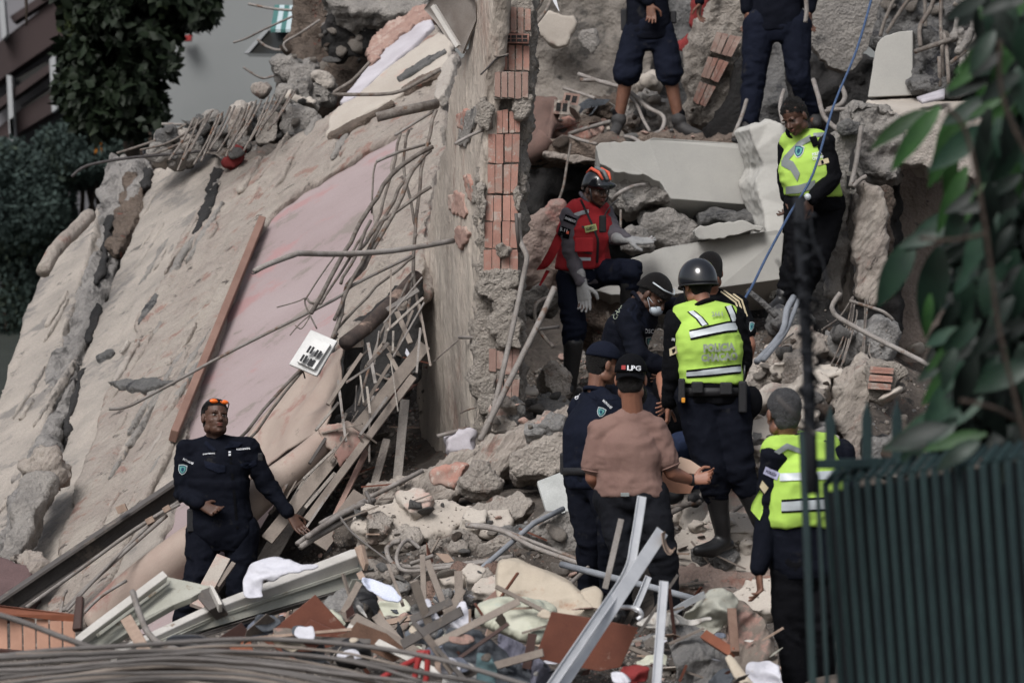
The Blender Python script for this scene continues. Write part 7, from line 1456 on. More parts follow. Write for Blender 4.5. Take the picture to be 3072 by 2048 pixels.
# ---------------- 12: crouching helper whose arm and shoe show between the others
p = person('crouch', 25.9, dict(neck=(2060,1180,.25), shL=(2000,1210,.15), shR=(2110,1205,.25), elL=(1985,1130,.15), wrL=(1990,1190,-.05), elR=(2140,1280,.2), wrR=(2100,1330,.1),
    hipL=(2040,1390,.3), hipR=(2110,1390,.3), waist=(2070,1290,.3), knL=(2040,1330,-.15), knR=(2110,1340,-.05), ankL=(2030,1465,-.05), ankR=(2100,1470,.05), toeL=(1990,1490,-.2), toeR=(2075,1495,-.15)),
    'crouching helper in blue jeans and dusty black shoe, hidden behind the traffic officer', head=dict(c=(2078,1150,.2), yaw=200, pitch=30, face=0, detail=0), skin=M_skin_lt, shirt=M_blackc, pants=M_bluej, sleeve='short', facing=190, bootmat=M_bootd, hands=dict(L=dict(curl=30), R=dict(curl=30)))
NSUP = len(SUP)
# ================================================================== FOREGROUND DEBRIS
def pan(nm, pts, Y, th, m, lab, cat, bev=.004, **k):
    return panel(nm, [(p[0], p[1], p[2] if len(p) > 2 else Y) for p in pts], th, m, bev, label=lab, cat=cat, **k)
# bent cream metal frame at the lower left
fa = empty('bent_cornice', tuple(W(400,1960,21.5)), 'bent cream metal cornice with white edge, below the standing policeman', 'metal frame')
def fpart(par, nm, pts, th, m, bev=.004):
    V, Fc, n = prism(pts, th); o = obj(nm, np.array([tuple(v) for v in V]), Fc, m, parent=par, smooth=False)
    if bev: bevel(o, bev)
    return o
fpart(fa, 'face', [(180,1968,21.2),(288,1888,21.4),(502,1728,21.8),(560,1742,21.8),(632,1757,21.7),(575,1790,21.6),(520,1812,21.6),(440,1858,21.5),(310,1942,21.3),(250,1975,21.2)], .04, M_cream)
fpart(fa, 'edge', [(152,1968,21.1),(272,1872,21.3),(488,1710,21.72),(504,1726,21.70),(288,1888,21.28),(180,1970,21.1)], .06, M_white_edge)
fpart(fa, 'inner_lip', [(296,1896,21.25),(510,1738,21.68),(514,1744,21.68),(302,1904,21.25)], .03, M_cream, .002)
fpart(fa, 'return_leg', [(592,1792,21.6),(604,1768,21.6),(636,1758,21.6),(662,1812,21.5),(626,1830,21.5)], .10, M_steel)
fpart(fa, 'return_edge', [(628,1752,21.55),(640,1756,21.55),(668,1810,21.45),(656,1812,21.45)], .06, M_white_edge)
# long cream gutter beam
fb = empty('metal_beam', tuple(W(700,1960,22.0)), 'long cream metal gutter beam slanting up to the right across the foreground', 'metal frame')
fpart(fb, 'top_flange', [(332,1950,21.0),(640,1806,21.7),(1050,1648,22.5),(1066,1644,22.5),(1076,1664,22.45),(640,1826,21.6),(350,1962,20.95)], .10, M_white_edge, .006)
fpart(fb, 'web', [(350,1965,21.05),(640,1828,21.7),(1078,1668,22.52),(1088,1700,22.5),(1082,1752,22.45),(860,1822,22.1),(600,1902,21.6),(420,1960,21.2)], .03, M_cream)
fpart(fb, 'rib', [(420,1946,21.08),(640,1848,21.6),(1080,1700,22.44),(1082,1710,22.44),(640,1860,21.6),(430,1952,21.08)], .03, M_cream, .003)
fpart(fb, 'torn_end', [(1062,1642,22.4),(1082,1632,22.4),(1096,1690,22.35),(1090,1712,22.35),(1078,1690,22.4)], .03, M_wood, .003)
fpart(fb, 'bottom_flange', [(600,1900,21.5),(860,1818,22.0),(1070,1756,22.35),(1072,1766,22.35),(864,1832,22.0),(606,1912,21.5)], .08, M_steel, .003)
# slatted crate at the left edge
sc_ = empty('slatted_crate', tuple(W(120,1960,21.0)), 'orange brown slatted wooden crate at the lower left picture edge', 'crate')
fpart(sc_, 'rail', [(-40,1812,20.9),(0,1815,20.9),(228,1842,21.0),(228,1868,21.0),(0,1842,20.9),(-40,1838,20.9)], .04, M_wood_or)
for k in range(6):
    x = -10 + k * 40 - (0 if k else 4); fpart(sc_, 'slat', [(x,1846+k*3,20.97),(x+35,1849+k*3,20.98),(x+37,1950+k*2,20.95),(x+2,1948+k*2,20.94)], .02, M_slat, .003)
fpart(sc_, 'corner_post', [(228,1788,20.9),(250,1786,20.9),(244,1885,20.85),(216,1888,20.85)], .06, M_wood_dk, .006)
fpart(sc_, 'bottom_rail', [(-40,1942,20.9),(150,1958,20.9),(152,1970,20.9),(-40,1954,20.9)], .04, M_wood_dk)
# red brown boards
for pts, Y, m_, lab in (([(782,1918),(945,1783),(1046,1892),(1000,1920),(900,1990)], 20.9, M_wood_red, 'largest red brown board standing on its corner under the gutter beam'),
    ([(888,1906),(932,1857),(1026,1900),(1030,1930),(900,1960)], 20.6, M_wood_red, 'second red brown board leaning before the largest one'),
    ([(640,1922),(724,1866),(752,1904),(758,1960),(650,1960)], 20.8, M_wood_dk, 'dark red open box side left of the red brown boards'),
    ([(690,1918),(748,1906),(762,1960),(690,1965)], 20.6, mat('orange_board', (.33,.12,.07,1), (.27,.10,.055,1), sc=5), 'orange inside panel of the dark red box'),
    ([(1655,1834),(1768,1852),(1915,1881),(1862,2000),(1800,2012),(1700,1995),(1606,1972)], 19.8, M_wood_red, 'big red brown board below the striped cushion, in front of the aluminium strips'),
    ([(1045,1895),(1070,1865),(1160,1900),(1230,1960),(1180,1985),(1010,1905)], 20.4, mat('brown_fibre_board', (.17,.10,.07,1), (.12,.07,.05,1), sc=6), 'brown fibre board under the pale plank, lower centre')):
    pan('wooden_board', pts, Y, .025, m_, lab, 'board', .002)
for a, b, w_, h_, m_, lab in (((1062,1860,20.8),(1330,2010,20.2),.075,.03,M_wood_gy,'wide pale plank sloping down to the right, lower centre'),
    ((1048,1882,20.6),(1380,2052,19.9),.035,.03,M_white_edge,'white edged plank under the wide pale one'),
    ((1082,1726,22.2),(1150,1868,21.6),.035,.05,M_wood,'splintered upright lath at the end of the gutter beam'),
    ((1268,1672,22.6),(1272,1808,22.3),.03,.05,M_wood_gy,'upright wooden stick of the crossed pair behind the white cloth'),
    ((1284,1688,22.5),(1342,1842,22.2),.035,.05,M_wood_gy,'slanted wooden stick of the crossed pair behind the white cloth'),
    ((1165,1696,22.8),(1208,1812,22.4),.018,.03,M_wood_gy,'thin tilted lath left of the crossed sticks'),
    ((380,1856,20.9),(440,1960,20.6),.06,.03,M_wood,'pointed brown plank standing in front of the cream cornice'),
    ((1130,1850,21.4),(1200,1930,21.0),.05,.03,M_wood_gy,'short plank beside the white blue sheet'),
    ((1455,1820,21.0),(1520,1760,21.4),.05,.03,M_tile_dusty,'short reddish batten left of the cushions'),
    ((670,1672,26.2),(590,1820,25.8),.09,.03,M_plaster_lt,'pale board seen between the policeman\'s legs'),
    ((700,1690,26.2),(650,1760,26.0),.03,.03,M_wood_gy,'dark lath between the policeman\'s legs'),
    ((2115,1905,20.6),(2200,1960,20.4),.05,.04,M_wood_or,'reddish batten in the crumpled metal at the lower right'),
    ((2195,1830,20.6),(2205,1960,20.4),.045,.04,mat('rusty_bar', (.20,.13,.10,1), (.13,.08,.06,1), sc=8),'rusty upright bar in the crumpled metal at the lower right')):
    bar('plank', a, b, w_, h_, m_, up=(0,-1,.2), bev=.003, label=lab, cat='plank')
# cloth and cushions
def cloth(nm, pts, Y, th, m, lab, cat, seed=0, fold=.02, sc=7, vox=.012, puff=.0):
    """crumpled fabric: a fine net cut to the traced outline, thrown into sharp creases, with thickness"""
    cx0 = sum(p[0] for p in pts) / len(pts); cy0 = sum(p[1] for p in pts) / len(pts); pts = [(cx0 + (p[0] - cx0) * 1.07, cy0 + (p[1] - cy0) * 1.10) for p in pts]
    xs = [p[0] for p in pts]; ys = [p[1] for p in pts]; st = .0085 * F / Y; nx_ = int((max(xs) - min(xs)) / st) + 3; ny_ = int((max(ys) - min(ys)) / st) + 3
    gx_ = min(xs) - st + st * np.arange(nx_); gy_ = min(ys) - st + st * np.arange(ny_); X_, Y_ = np.meshgrid(gx_, gy_)
    def ins(x, y):
        c = False
        for i in range(len(pts)):
            x1, y1 = pts[i][:2]; x2, y2 = pts[i - 1][:2]
            if (y1 > y) != (y2 > y) and x < (x2 - x1) * (y - y1) / (y2 - y1) + x1: c = not c
        return c
    IN = np.array([[ins(x, y) for x in gx_] for y in gy_]); cy = max(ys)
    YY = Y + (cy - Y_) / F * Y * .9
    P_ = np.stack([(X_ - CX) / F * YY, YY, CZ - (Y_ - CY) / F * YY], -1).reshape(-1, 3)
    an = seed * 1.3; Rm = np.array([[math.cos(an), 0, math.sin(an)], [0, 1, 0], [-math.sin(an), 0, math.cos(an)]]); U = P_ @ Rm * np.array([1, 0, .45]); U = U + .05 * np.stack([fbm(U, 6, 2, seed + q) for q in range(3)], 1)
    dist = np.array([[0.0]])
    hgt_ = ridge(U, 5.0, 2, seed) * .085 + ridge(U[:, ::-1] + 3, 11, 2, seed + 2) * .035 - np.clip(facet(U, 8, seed), -1, 1) * .05
    P_[:, 1] -= hgt_ * (fold / .02) ** .5; P_[:, 2] += hgt_ * .25
    idx = np.where(IN.ravel())[0]; keep = IN
    Q = []
    for j in range(ny_ - 1):
        for i in range(nx_ - 1):
            if IN[j, i] and IN[j + 1, i] and IN[j, i + 1] and IN[j + 1, i + 1]: Q.append((j * nx_ + i, j * nx_ + i + 1, (j + 1) * nx_ + i + 1, (j + 1) * nx_ + i))
    if not Q: return None
    used = sorted({v for q in Q for v in q}); mp_ = {u: i for i, u in enumerate(used)}
    V = P_[used]; V[:, 0] += fbm(V, 25, 2, seed) * .006; V[:, 2] += fbm(V + 5, 25, 2, seed) * .006
    Q = np.array([[mp_[v] for v in q] for q in Q])[:, ::-1]
    E = np.sort(np.concatenate([Q[:, [0, 1]], Q[:, [1, 2]], Q[:, [2, 3]], Q[:, [3, 0]]]), 1); Eu, cn = np.unique(E, axis=0, return_counts=True); Eb = Eu[cn == 1]; bd = np.unique(Eb)
    for _ in range(4):
        A_ = np.zeros_like(V); np.add.at(A_, Eb[:, 0], V[Eb[:, 1]]); np.add.at(A_, Eb[:, 1], V[Eb[:, 0]]); k_ = np.bincount(Eb.ravel(), minlength=len(V))[:, None].clip(1); V[bd] = V[bd] * .4 + (A_ / k_)[bd] * .6
    support(V, Q)
    o = obj(nm, V, Q, m, label=lab, cat=cat); md = o.modifiers.new('thickness', 'SOLIDIFY'); md.thickness = .006; md.offset = -1
    return o
def soft(nm, pts, Y, th, m, lab, cat, seed=0, fold=.02, sc=7, vox=.012, puff=.0):
    V, Fc, n = prism([(x, y, Y + (1900 - y) / 900.0) for x, y in pts], th, ext=(0, th, .0)); V, Q = remesh(V, Fc, vox * .7); fold *= 1.5 if cat in ('cloth', 'bag') else 1; hard = cat in ('cloth', 'bag', 'metal sheet', 'carton'); V = smooth_mesh(V, Q, 5 if hard else 12)
    N = vnormals(V, Q); Vw = V + .06 * np.stack([fbm(V, 5, 2, seed + q) for q in range(3)], 1)
    V = V + N * (ridge(Vw * np.array([1, 1, 1.5]), sc, 3, seed) * fold + (facet(Vw, sc * .9, seed) * fold * 1.3 if hard else 0))[:, None]
    V = V + vnormals(V, Q) * (ridge(Vw + 3, sc * 2.2, 2, seed + 4) * fold * .45 * hard)[:, None]; support(V, Q)
    return obj(nm, V, Q, m, label=lab, cat=cat)
cloth('sheet', [(738,1790),(732,1740),(752,1700),(800,1680),(840,1675),(880,1692),(900,1700),(960,1700),(950,1712),(860,1735),(820,1752),(800,1745),(790,1770),(795,1790)], 21.7, .22, M_clothw, 'bright white crumpled bedsheet on the gutter beam beside the policeman\'s leg', 'cloth', 1, .022)
cloth('sheet', [(1084,1734),(1120,1736),(1180,1765),(1206,1798),(1195,1812),(1160,1806),(1118,1780),(1090,1760)], 21.6, .15, mat('blue_white_cloth', (.48,.53,.68,1), (.58,.60,.68,1), sc=7, bump=.3, bsc=16), 'blue tinged white cloth hanging at the end of the gutter beam', 'cloth', 2, .015)
cloth('white_bag', [(1236,1866),(1262,1810),(1285,1788),(1300,1830),(1330,1868),(1300,1885),(1250,1885)], 20.4, .15, M_clothw, 'left pointed white plastic bag in the debris', 'bag', 3, .02, 9)
cloth('white_bag', [(1318,1856),(1360,1828),(1392,1798),(1412,1850),(1418,1900),(1412,1945),(1370,1925),(1330,1895)], 20.2, .15, M_clothw, 'right taller white plastic bag in the debris', 'bag', 4, .02, 9)
cloth('grey_cloth', [(1210,1892),(1250,1868),(1305,1848),(1330,1900),(1325,1935),(1280,1930),(1220,1915)], 20.1, .12, M_clothg, 'dark grey cloth lump in front of the two white bags', 'cloth', 5, .02)
soft('striped_cushion', [(1492,1740),(1500,1690),(1530,1684),(1565,1692),(1640,1722),(1705,1752),(1780,1822),(1786,1842),(1750,1856),(1640,1850),(1520,1815),(1494,1790)], 20.9, .28, M_cushion, 'large beige cushion with reddish brown streaks, lower centre', 'cushion', 6, .015, 4)
soft('pale_bag', [(1448,1836),(1500,1812),(1560,1806),(1620,1818),(1658,1838),(1650,1880),(1618,1914),(1560,1908),(1490,1880),(1455,1858)], 20.0, .25, M_bag, 'pale greenish plastic bag in front of the striped cushion', 'bag', 7, .012, 5)
soft('cushion', [(1740,1775),(1790,1762),(1810,1780),(1805,1830),(1790,1840),(1745,1810)], 20.9, .18, M_cushion, 'small folded beige cushion end behind the aluminium strips', 'cushion', 8, .01, 5)
cloth('grey_cloth', [(1350,1890),(1450,1905),(1560,1990),(1640,2060),(1480,2080),(1400,2010),(1330,1950)], 19.4, .2, M_clothg, 'dark blue grey cloth heap below the white bags', 'cloth', 9, .035, 6)
cloth('grey_cloth', [(1500,1900),(1560,1930),(1640,2000),(1700,2070),(1560,2080),(1500,1990)], 19.5, .2, mat('violet_grey_cloth', (.15,.15,.19,1), (.09,.09,.12,1), sc=6, bump=.5, bsc=18), 'violet grey crumpled cloth under the pale bag', 'cloth', 10, .035, 6)
cloth('teal_cloth', [(1425,1960),(1470,1955),(1490,2010),(1480,2080),(1430,2080)], 18.9, .08, M_teal, 'teal strip of cloth hanging at the bottom edge', 'cloth', 11, .015, 10)
cloth('white_board', [(1330,2000),(1370,1985),(1425,1998),(1430,2080),(1325,2080)], 18.8, .1, M_white_edge, 'pale crumpled carton at the bottom edge left of the teal cloth', 'carton', 12, .006, 6)
cloth('red_cloth', [(1850,2022),(1872,1998),(1915,1990),(1950,2006),(1942,2040),(1885,2050)], 19.3, .12, M_redcloth, 'bright red cloth lump at the bottom, right of the red brown board', 'cloth', 13, .03, 9)
cloth('white_cloth', [(1825,2020),(1850,2010),(1900,2040),(1890,2062),(1840,2050)], 19.0, .06, M_clothw, 'small white rag before the red cloth', 'cloth', 14, .012, 9)
cloth('grey_cloth', [(742,1880),(770,1862),(820,1875),(830,1905),(780,1925),(748,1912)], 20.5, .12, mat('slate_cloth', (.14,.155,.19,1), (.10,.11,.14,1), sc=6, bump=.5, bsc=18), 'slate blue cloth between the dark red box and the red brown boards', 'cloth', 15, .02, 8)
cloth('grey_cloth', [(850,1920),(880,1895),(930,1900),(970,1930),(975,1980),(900,1975),(850,1950)], 20.0, .15, M_clothg, 'grey cloth bundle in front of the red brown boards', 'cloth', 16, .03, 8)
soft('black_bag', [(1025,1960),(1050,1945),(1080,1960),(1090,1990),(1040,1998)], 20.0, .1, M_blackm, 'small black crumpled bag, lower centre left', 'bag', 17, .02, 10)
soft('black_bag', [(1045,1840),(1090,1790),(1110,1830),(1090,1870),(1050,1880)], 21.6, .15, M_blackm, 'black bag under the end of the gutter beam', 'bag', 18, .03, 8)
soft('grey_rag', [(985,1800),(1030,1780),(1060,1830),(1020,1860),(990,1840)], 21.2, .12, M_rub_g, 'grey stiff rag hanging below the gutter beam', 'cloth', 19, .02, 8)
soft('basin_rim', [(492,1918),(520,1908),(600,1908),(628,1925),(600,1942),(510,1940)], 20.4, .15, M_black, 'dark plastic basin rim in front of the pointed plank', 'basin', 20, .004, 4)
# crumpled metal sheets at the lower right
for i, (pts, Y, m_, lab) in enumerate([
    ([(2060,1838),(2125,1770),(2170,1772),(2215,1800),(2200,1850),(2140,1900),(2060,1910)], 21.2, M_cream, 'crumpled pale metal sheet, lower right of the man in the rose t-shirt'),
    ([(1910,1870),(1960,1835),(2060,1850),(2130,1850),(2130,1862),(2000,1885),(1930,1880)], 20.9, M_white_edge, 'flat pale metal tray edge at the foot of the man in the rose t-shirt'),
    ([(2190,1790),(2240,1812),(2290,1860),(2325,1920),(2335,2060),(2240,2060),(2180,1960)], 21.0, mat('brown_grey_foil', (.20,.17,.145,1), (.13,.105,.09,1), sc=5, c3=(.30,.19,.16,1), sc3=4, bump=.5, bsc=20), 'big brown grey crumpled sheet before the grey capped officer'),
    ([(2240,1990),(2300,1985),(2335,2000),(2345,2070),(2240,2070)], 20.3, M_clothw, 'pale crumpled plastic at the bottom edge next to the fence'),
    ([(2000,1890),(2100,1880),(2180,1960),(2200,2070),(2040,2070)], 20.6, M_rub_g, 'grey crumpled debris sheet at the bottom, lower right')]):
    cloth('crumpled_sheet', pts, Y, .25, m_, lab, 'metal sheet', 30 + i, .045, 5, vox=.016)
soft('wooden_spoon', [(2172,1970),(2190,1962),(2205,1975),(2230,2010),(2270,2060),(2240,2070),(2200,2030)], 20.0, .04, M_cushion, 'pale spoon shaped plastic lid in the lower right debris', 'lid', 40, .004, 4)
# aluminium strips
def alu(nm, P, w, lab, d=.03, m=M_alu, chan=True):
    e = empty(nm, tuple(W(*P[0])), lab, 'metal strip'); Q_ = spline([W(*q) for q in P], 5) if len(P) > 2 else [W(*q) for q in P]
    t = (Q_[-1] - Q_[0]).normalized(); s = t.cross(Vector((0, -1, .1))).normalized(); n_ = Vector((0, -1, 0)).cross(s).cross(s) * 0 + Vector((0, -1, .0))
    def strip3(off, ww, th, m_, nm2):
        V = []; Fc = []
        for i, q in enumerate(Q_):
            tt = (Q_[min(i + 1, len(Q_) - 1)] - Q_[max(i - 1, 0)]).normalized(); ss = tt.cross(Vector((0, -1, 0))).normalized()
            for x, y in ((-ww/2, 0), (ww/2, 0), (ww/2, th), (-ww/2, th)): V.append(q + ss * (off + x) + Vector((0, y, 0)))
        for i in range(len(Q_) - 1):
            for k in range(4): a = i * 4 + k; b = i * 4 + (k + 1) % 4; Fc.append((a, b, b + 4, a + 4))
        Fc += [(3, 2, 1, 0), tuple(len(V) - 4 + k for k in range(4))]
        o = obj(nm2, np.array([tuple(v) for v in V]), Fc, m_, parent=e, smooth=False); bevel(o, .002, 1); return o
    if chan:
        strip3(0, w, .004, m, 'web'); o1 = strip3(w * .44, w * .14, d, m, 'flange'); o2 = strip3(-w * .44, w * .14, d, m, 'flange'); 
        for o_ in (o1, o2):
            for v in o_.data.vertices: v.co.y -= d * .6
    else: strip3(0, w, .012, m, 'web')
    return e
alu('aluminium_strip', [(1672,2070,18.9),(1988,1592,20.2)], .066, 'widest flat grey white aluminium strip leaning to the right', chan=False)
alu('aluminium_strip', [(1640,2075,18.8),(1780,1870,19.3),(1880,1720,19.9),(1905,1620,20.1),(1926,1488,20.4)], .045, 'bent aluminium channel rising highest behind the widest strip')
alu('aluminium_strip', [(1815,1765,20.6),(1840,1660,20.7),(1864,1556,20.8)], .03, 'thin grey strip with pointed top left of the bent channel', m=M_pipe, chan=False)
alu('aluminium_strip', [(1968,2075,18.9),(1980,1900,19.2),(1992,1742,19.5)], .042, 'upright aluminium channel at the bottom, right of the red brown board')
alu('aluminium_strip', [(1902,1832,21.5),(1925,1780,21.6),(1946,1728,21.7)], .035, 'short striped aluminium piece beside the jeans leg')
alu('aluminium_strip', [(1995,1852,20.9),(2050,1815,21.1),(2115,1782,21.3)], .035, 'short bright aluminium edge in front of the jeans', chan=False)
sheet('strip_curl', [(1985,1600,20.1),(1992,1640,20.1),(2008,1662,20.1),(2025,1640,20.1)], [(1996,1592,20.2),(2000,1628,20.2),(2014,1648,20.2),(2026,1642,20.2)], M_wood, n=10, k=2, th=.004, label='curled torn tab at the upper end of the widest strip', cat='metal strip')
tube('bent_rod', [(1802,1828,19.9),(1860,1820,19.8),(1910,1825,19.7),(1925,1845,19.7),(1912,1858,19.7)], .012, M_alu, k=4, label='curved pale rod crossing above the red brown board', cat='rod')
# red folding stand
rs_ = empty('folding_stand', tuple(W(1200,2048,18.6)), 'red metal folding frame at the bottom edge, lower centre', 'metal frame')
for P_ in ([(1105,2062,18.5),(1180,2010,18.6),(1262,1972,18.7)], [(1262,1958,18.6),(1250,2000,18.6),(1240,2060,18.6)], [(1282,1952,18.6),(1282,2000,18.6),(1275,2060,18.6)], [(1250,1958,18.6),(1290,1956,18.6)]): tube('leg', P_, .014, M_red, k=2, parent=rs_)
# ---- cables across the bottom, near the camera and out of focus
rn = random.Random(9)
labs = ['uppermost thick grey cable sagging from the left edge over the slatted crate', 'long grey cable arching from the left over the debris to the bottom centre']
tube('cable', [(-60,1828,17.6),(60,1862,17.6),(200,1915,17.6),(310,1950,17.6),(420,1958,17.6),(560,1945,17.7),(720,1925,17.8)], .013, M_cable, k=6, label=labs[0], cat='cable')
tube('cable', [(-60,1975,17.4),(150,1950,17.5),(400,1935,17.6),(700,1917,17.7),(900,1920,17.7),(1150,1945,17.6),(1350,1985,17.4),(1600,2060,17.2)], .011, M_cable, k=6, label=labs[1], cat='cable')
tube('cable', [(398,1775,20.4),(415,1830,20.2),(440,1890,20.0),(480,1930,19.8),(540,1950,19.6)], .016, M_pipe, k=5, label='pale bent rod standing in front of the cream cornice', cat='rod')
for i in range(20):
    y0 = 1972 + i * 8.5 + rn.uniform(-6, 6); y1 = 1945 + i * 7 + rn.uniform(-10, 10); y2 = 1958 + i * 9 + rn.uniform(-12, 12); Yc = 17.0 + rn.uniform(-.5, .6) - i * .03
    tube('cable', [(-80, y0 + rn.uniform(-8, 20), Yc), (200, (y0 + y1) / 2 + rn.uniform(-9, 9), Yc), (480, y1 + rn.uniform(-6, 6), Yc + .1), (760, (y1 + y2) / 2 - 4 + rn.uniform(-8, 8), Yc + .1), (1050, y2 + 12 + i * 2, Yc), (1300 + rn.uniform(-120, 200), y2 + 70 + rn.uniform(0, 30), Yc - .1)], rn.uniform(.006, .0125), M_cable if i % 3 else M_wood_gy, k=5, wob=.002, seed=i,
         label='dusty grey cable in the blurred bundle along the bottom edge', cat='cable', group='bundle of cables along the bottom edge')

# ================================================================== FENCE, POST WITH WIRE, FOLIAGE IN FRONT
M_fence = mat('dark_green_paint', (.015,.033,.034,1), (.010,.022,.025,1), sc=6, dirt=(.035,.045,.042,1), dirt_t=.63, dirt_sc=12, bump=.2, fine=.25, rough=.6)
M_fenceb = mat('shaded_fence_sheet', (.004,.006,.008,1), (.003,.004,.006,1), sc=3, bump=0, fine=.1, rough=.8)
fn = empty('green_fence', tuple(W(2750,2048,13)), 'dark green metal fence with bent bar tips at the lower right', 'fence')
NB = 24
for i in range(NB):
    t = i / (NB - 1); Y = 13.9 - t * 2.3; x = 2476 + 30.5 * i + .23 * i * i; yb = 1455 - t * 105
    p0, p1, p2 = W(x + 52, 2120, Y), W(x, yb, Y), W(x + 42, yb - 52, Y + .06)
    for nm, a, b in (('fence_bar', p0, p1), ('bent_tip', p1, p2)):
        V, Fc = boxpts(a, b, .021, .03, (0, -1, 0)); o = obj(nm, np.array([tuple(v) for v in V]), Fc, M_fence, parent=fn, smooth=False); bevel(o, .004, 2)
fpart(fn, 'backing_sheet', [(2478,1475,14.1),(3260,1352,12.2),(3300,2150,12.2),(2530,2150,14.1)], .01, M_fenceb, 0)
fpart(fn, 'top_rail', [(2425,1378,13.9),(2640,1372,13.5),(2640,1402,13.5),(2425,1406,13.9)], .04, M_fence)
for x, y, yb in ((2492,1212,1400),(2602,1200,1400),(2692,1196,1390),(2798,1192,1370)):
    fpart(fn, 'spike', [(x-15,yb,14.4),(x-15,y+55,14.4),(x,y,14.4),(x+15,y+55,14.4),(x+15,yb,14.4)], .03, M_fence)
for x, w_, y0 in ((2408,22,1290),(2452,12,1420)):
    fpart(fn, 'post', [(x-w_/2,y0,13.7),(x+w_/2,y0,13.7),(x+w_/2+36,2150,13.6),(x-w_/2+36,2150,13.6)], .04, M_fence)
po = empty('wire_post', tuple(W(2430,2048,13.2)), 'tall dark post wound with loose razor wire, right of centre', 'post')
tube('pole', [(2438,1480,13.2),(2426,1150,13.2),(2410,860,13.2),(2398,590,13.2)], .019, mat('dark_wet_steel', (.016,.018,.022,1), (.010,.011,.014,1), sc=6, bump=.2), k=2, sides=10, parent=po)
cp = []
for k in range(70):
    t = k / 69; y = 640 + t * 640; a = k * 1.05; cp.append((2412 + t * 22 + math.cos(a) * (22 + 14 * math.sin(k * .7)), y + math.sin(a) * 16, 13.2 + math.sin(a) * .06))
tube('razor_wire', cp, .0055, MATS['dark_wet_steel'], k=3, sides=5, parent=po)
mb = MB(); rnz = random.Random(2)
for k in range(0, 70, 2):
    x, y, Y = cp[k]
    c = W(x, y, Y)
    for q in range(2):
        d = Vector([rnz.uniform(-1, 1) for _ in range(3)]).normalized(); s_ = d.orthogonal().normalized()
        mb.add([c + d * .028, c + s_ * .008, c - d * .028, c - s_ * .008, c + d.cross(s_) * .004], [(0,1,4),(1,2,4),(2,3,4),(3,0,4),(3,2,1,0)])
mb.obj('barb', MATS['dark_wet_steel'], parent=po, smooth=False, kind='stuff')
tube('wire', [(2430,640,13.1),(2440,720,13.1),(2470,790,13.1),(2480,860,13.1)], .004, MATS['dark_wet_steel'], parent=po)
tube('wire', [(2330,780,13.1),(2380,860,13.15),(2420,960,13.2)], .004, MATS['dark_wet_steel'], parent=po)
tube('wire', [(2330,1190,13),(2380,1240,13),(2430,1290,13.1),(2450,1300,13.1)], .005, M_cable, parent=po)
# dark second post in line
tube('pole', [(2400,600,13.35),(2412,900,13.35),(2420,1300,13.3)], .011, MATS['dark_wet_steel'], k=2, parent=po)
# leaves
def leaf_mesh(nm, L, w, m, seed):
    rn = random.Random(seed); n = 6; V = []; Fc = []
    for i in range(n + 1):
        t = i / n; ww = w * math.sin(math.pi * min(1, t * .94 + .04)) ** .75 * (1 - .25 * t); z = -.32 * L * t * t
        V += [(-ww, t * L, z + ww * .35), (0, t * L, z), (ww, t * L, z + ww * .35)]
    for i in range(n):
        a = i * 3; Fc += [(a, a + 1, a + 4, a + 3), (a + 1, a + 2, a + 5, a + 4)]
    return mesh_from(nm, V, Fc, m)
M_lf = mat('green_leaf', (.022,.066,.016,1), (.014,.042,.013,1), sc=14, bump=.1, fine=.12, rough=.5, spec=.3, objinfo=.35)
M_lf2 = mat('dark_blue_green_leaf', (.016,.040,.024,1), (.010,.026,.018,1), sc=14, bump=.1, fine=.12, rough=.45, spec=.35, objinfo=.4)
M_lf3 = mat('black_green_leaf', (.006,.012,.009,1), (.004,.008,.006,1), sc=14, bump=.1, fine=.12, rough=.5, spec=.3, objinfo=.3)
pl = empty('leafy_plant', tuple(W(3050,1400,10.5)), 'out of focus plant with drooping green leaves hanging in from the right edge', 'plant')
LM = [leaf_mesh('leaf', .17, .024, M_lf, 1), leaf_mesh('leaf', .17, .036, M_lf2, 2), leaf_mesh('leaf', .15, .032, M_lf3, 3)]
def leaf(px, py, Y, ang, L, kind, tw=0, tilt=0):
    """ang: direction the tip points in the view, degrees clockwise from right"""
    o = bpy.data.objects.new('leaf', LM[kind]); COL.objects.link(o); o.parent = pl
    q = W(px, py, Y + 2.4) - pl.location; o.location = q
    d = Vector((math.cos(R(ang)), math.sin(R(tilt)), -math.sin(R(ang)))).normalized()
    z = Vector((math.sin(R(tw)) * .9, -1, .35)).normalized(); x = d.cross(z).normalized(); z = x.cross(d)
    o.rotation_euler = Matrix((x, d, z)).transposed().to_euler(); o.scale = (1.22 * L / .17 * (.9 + .2 * random.Random(px).random()),) * 3
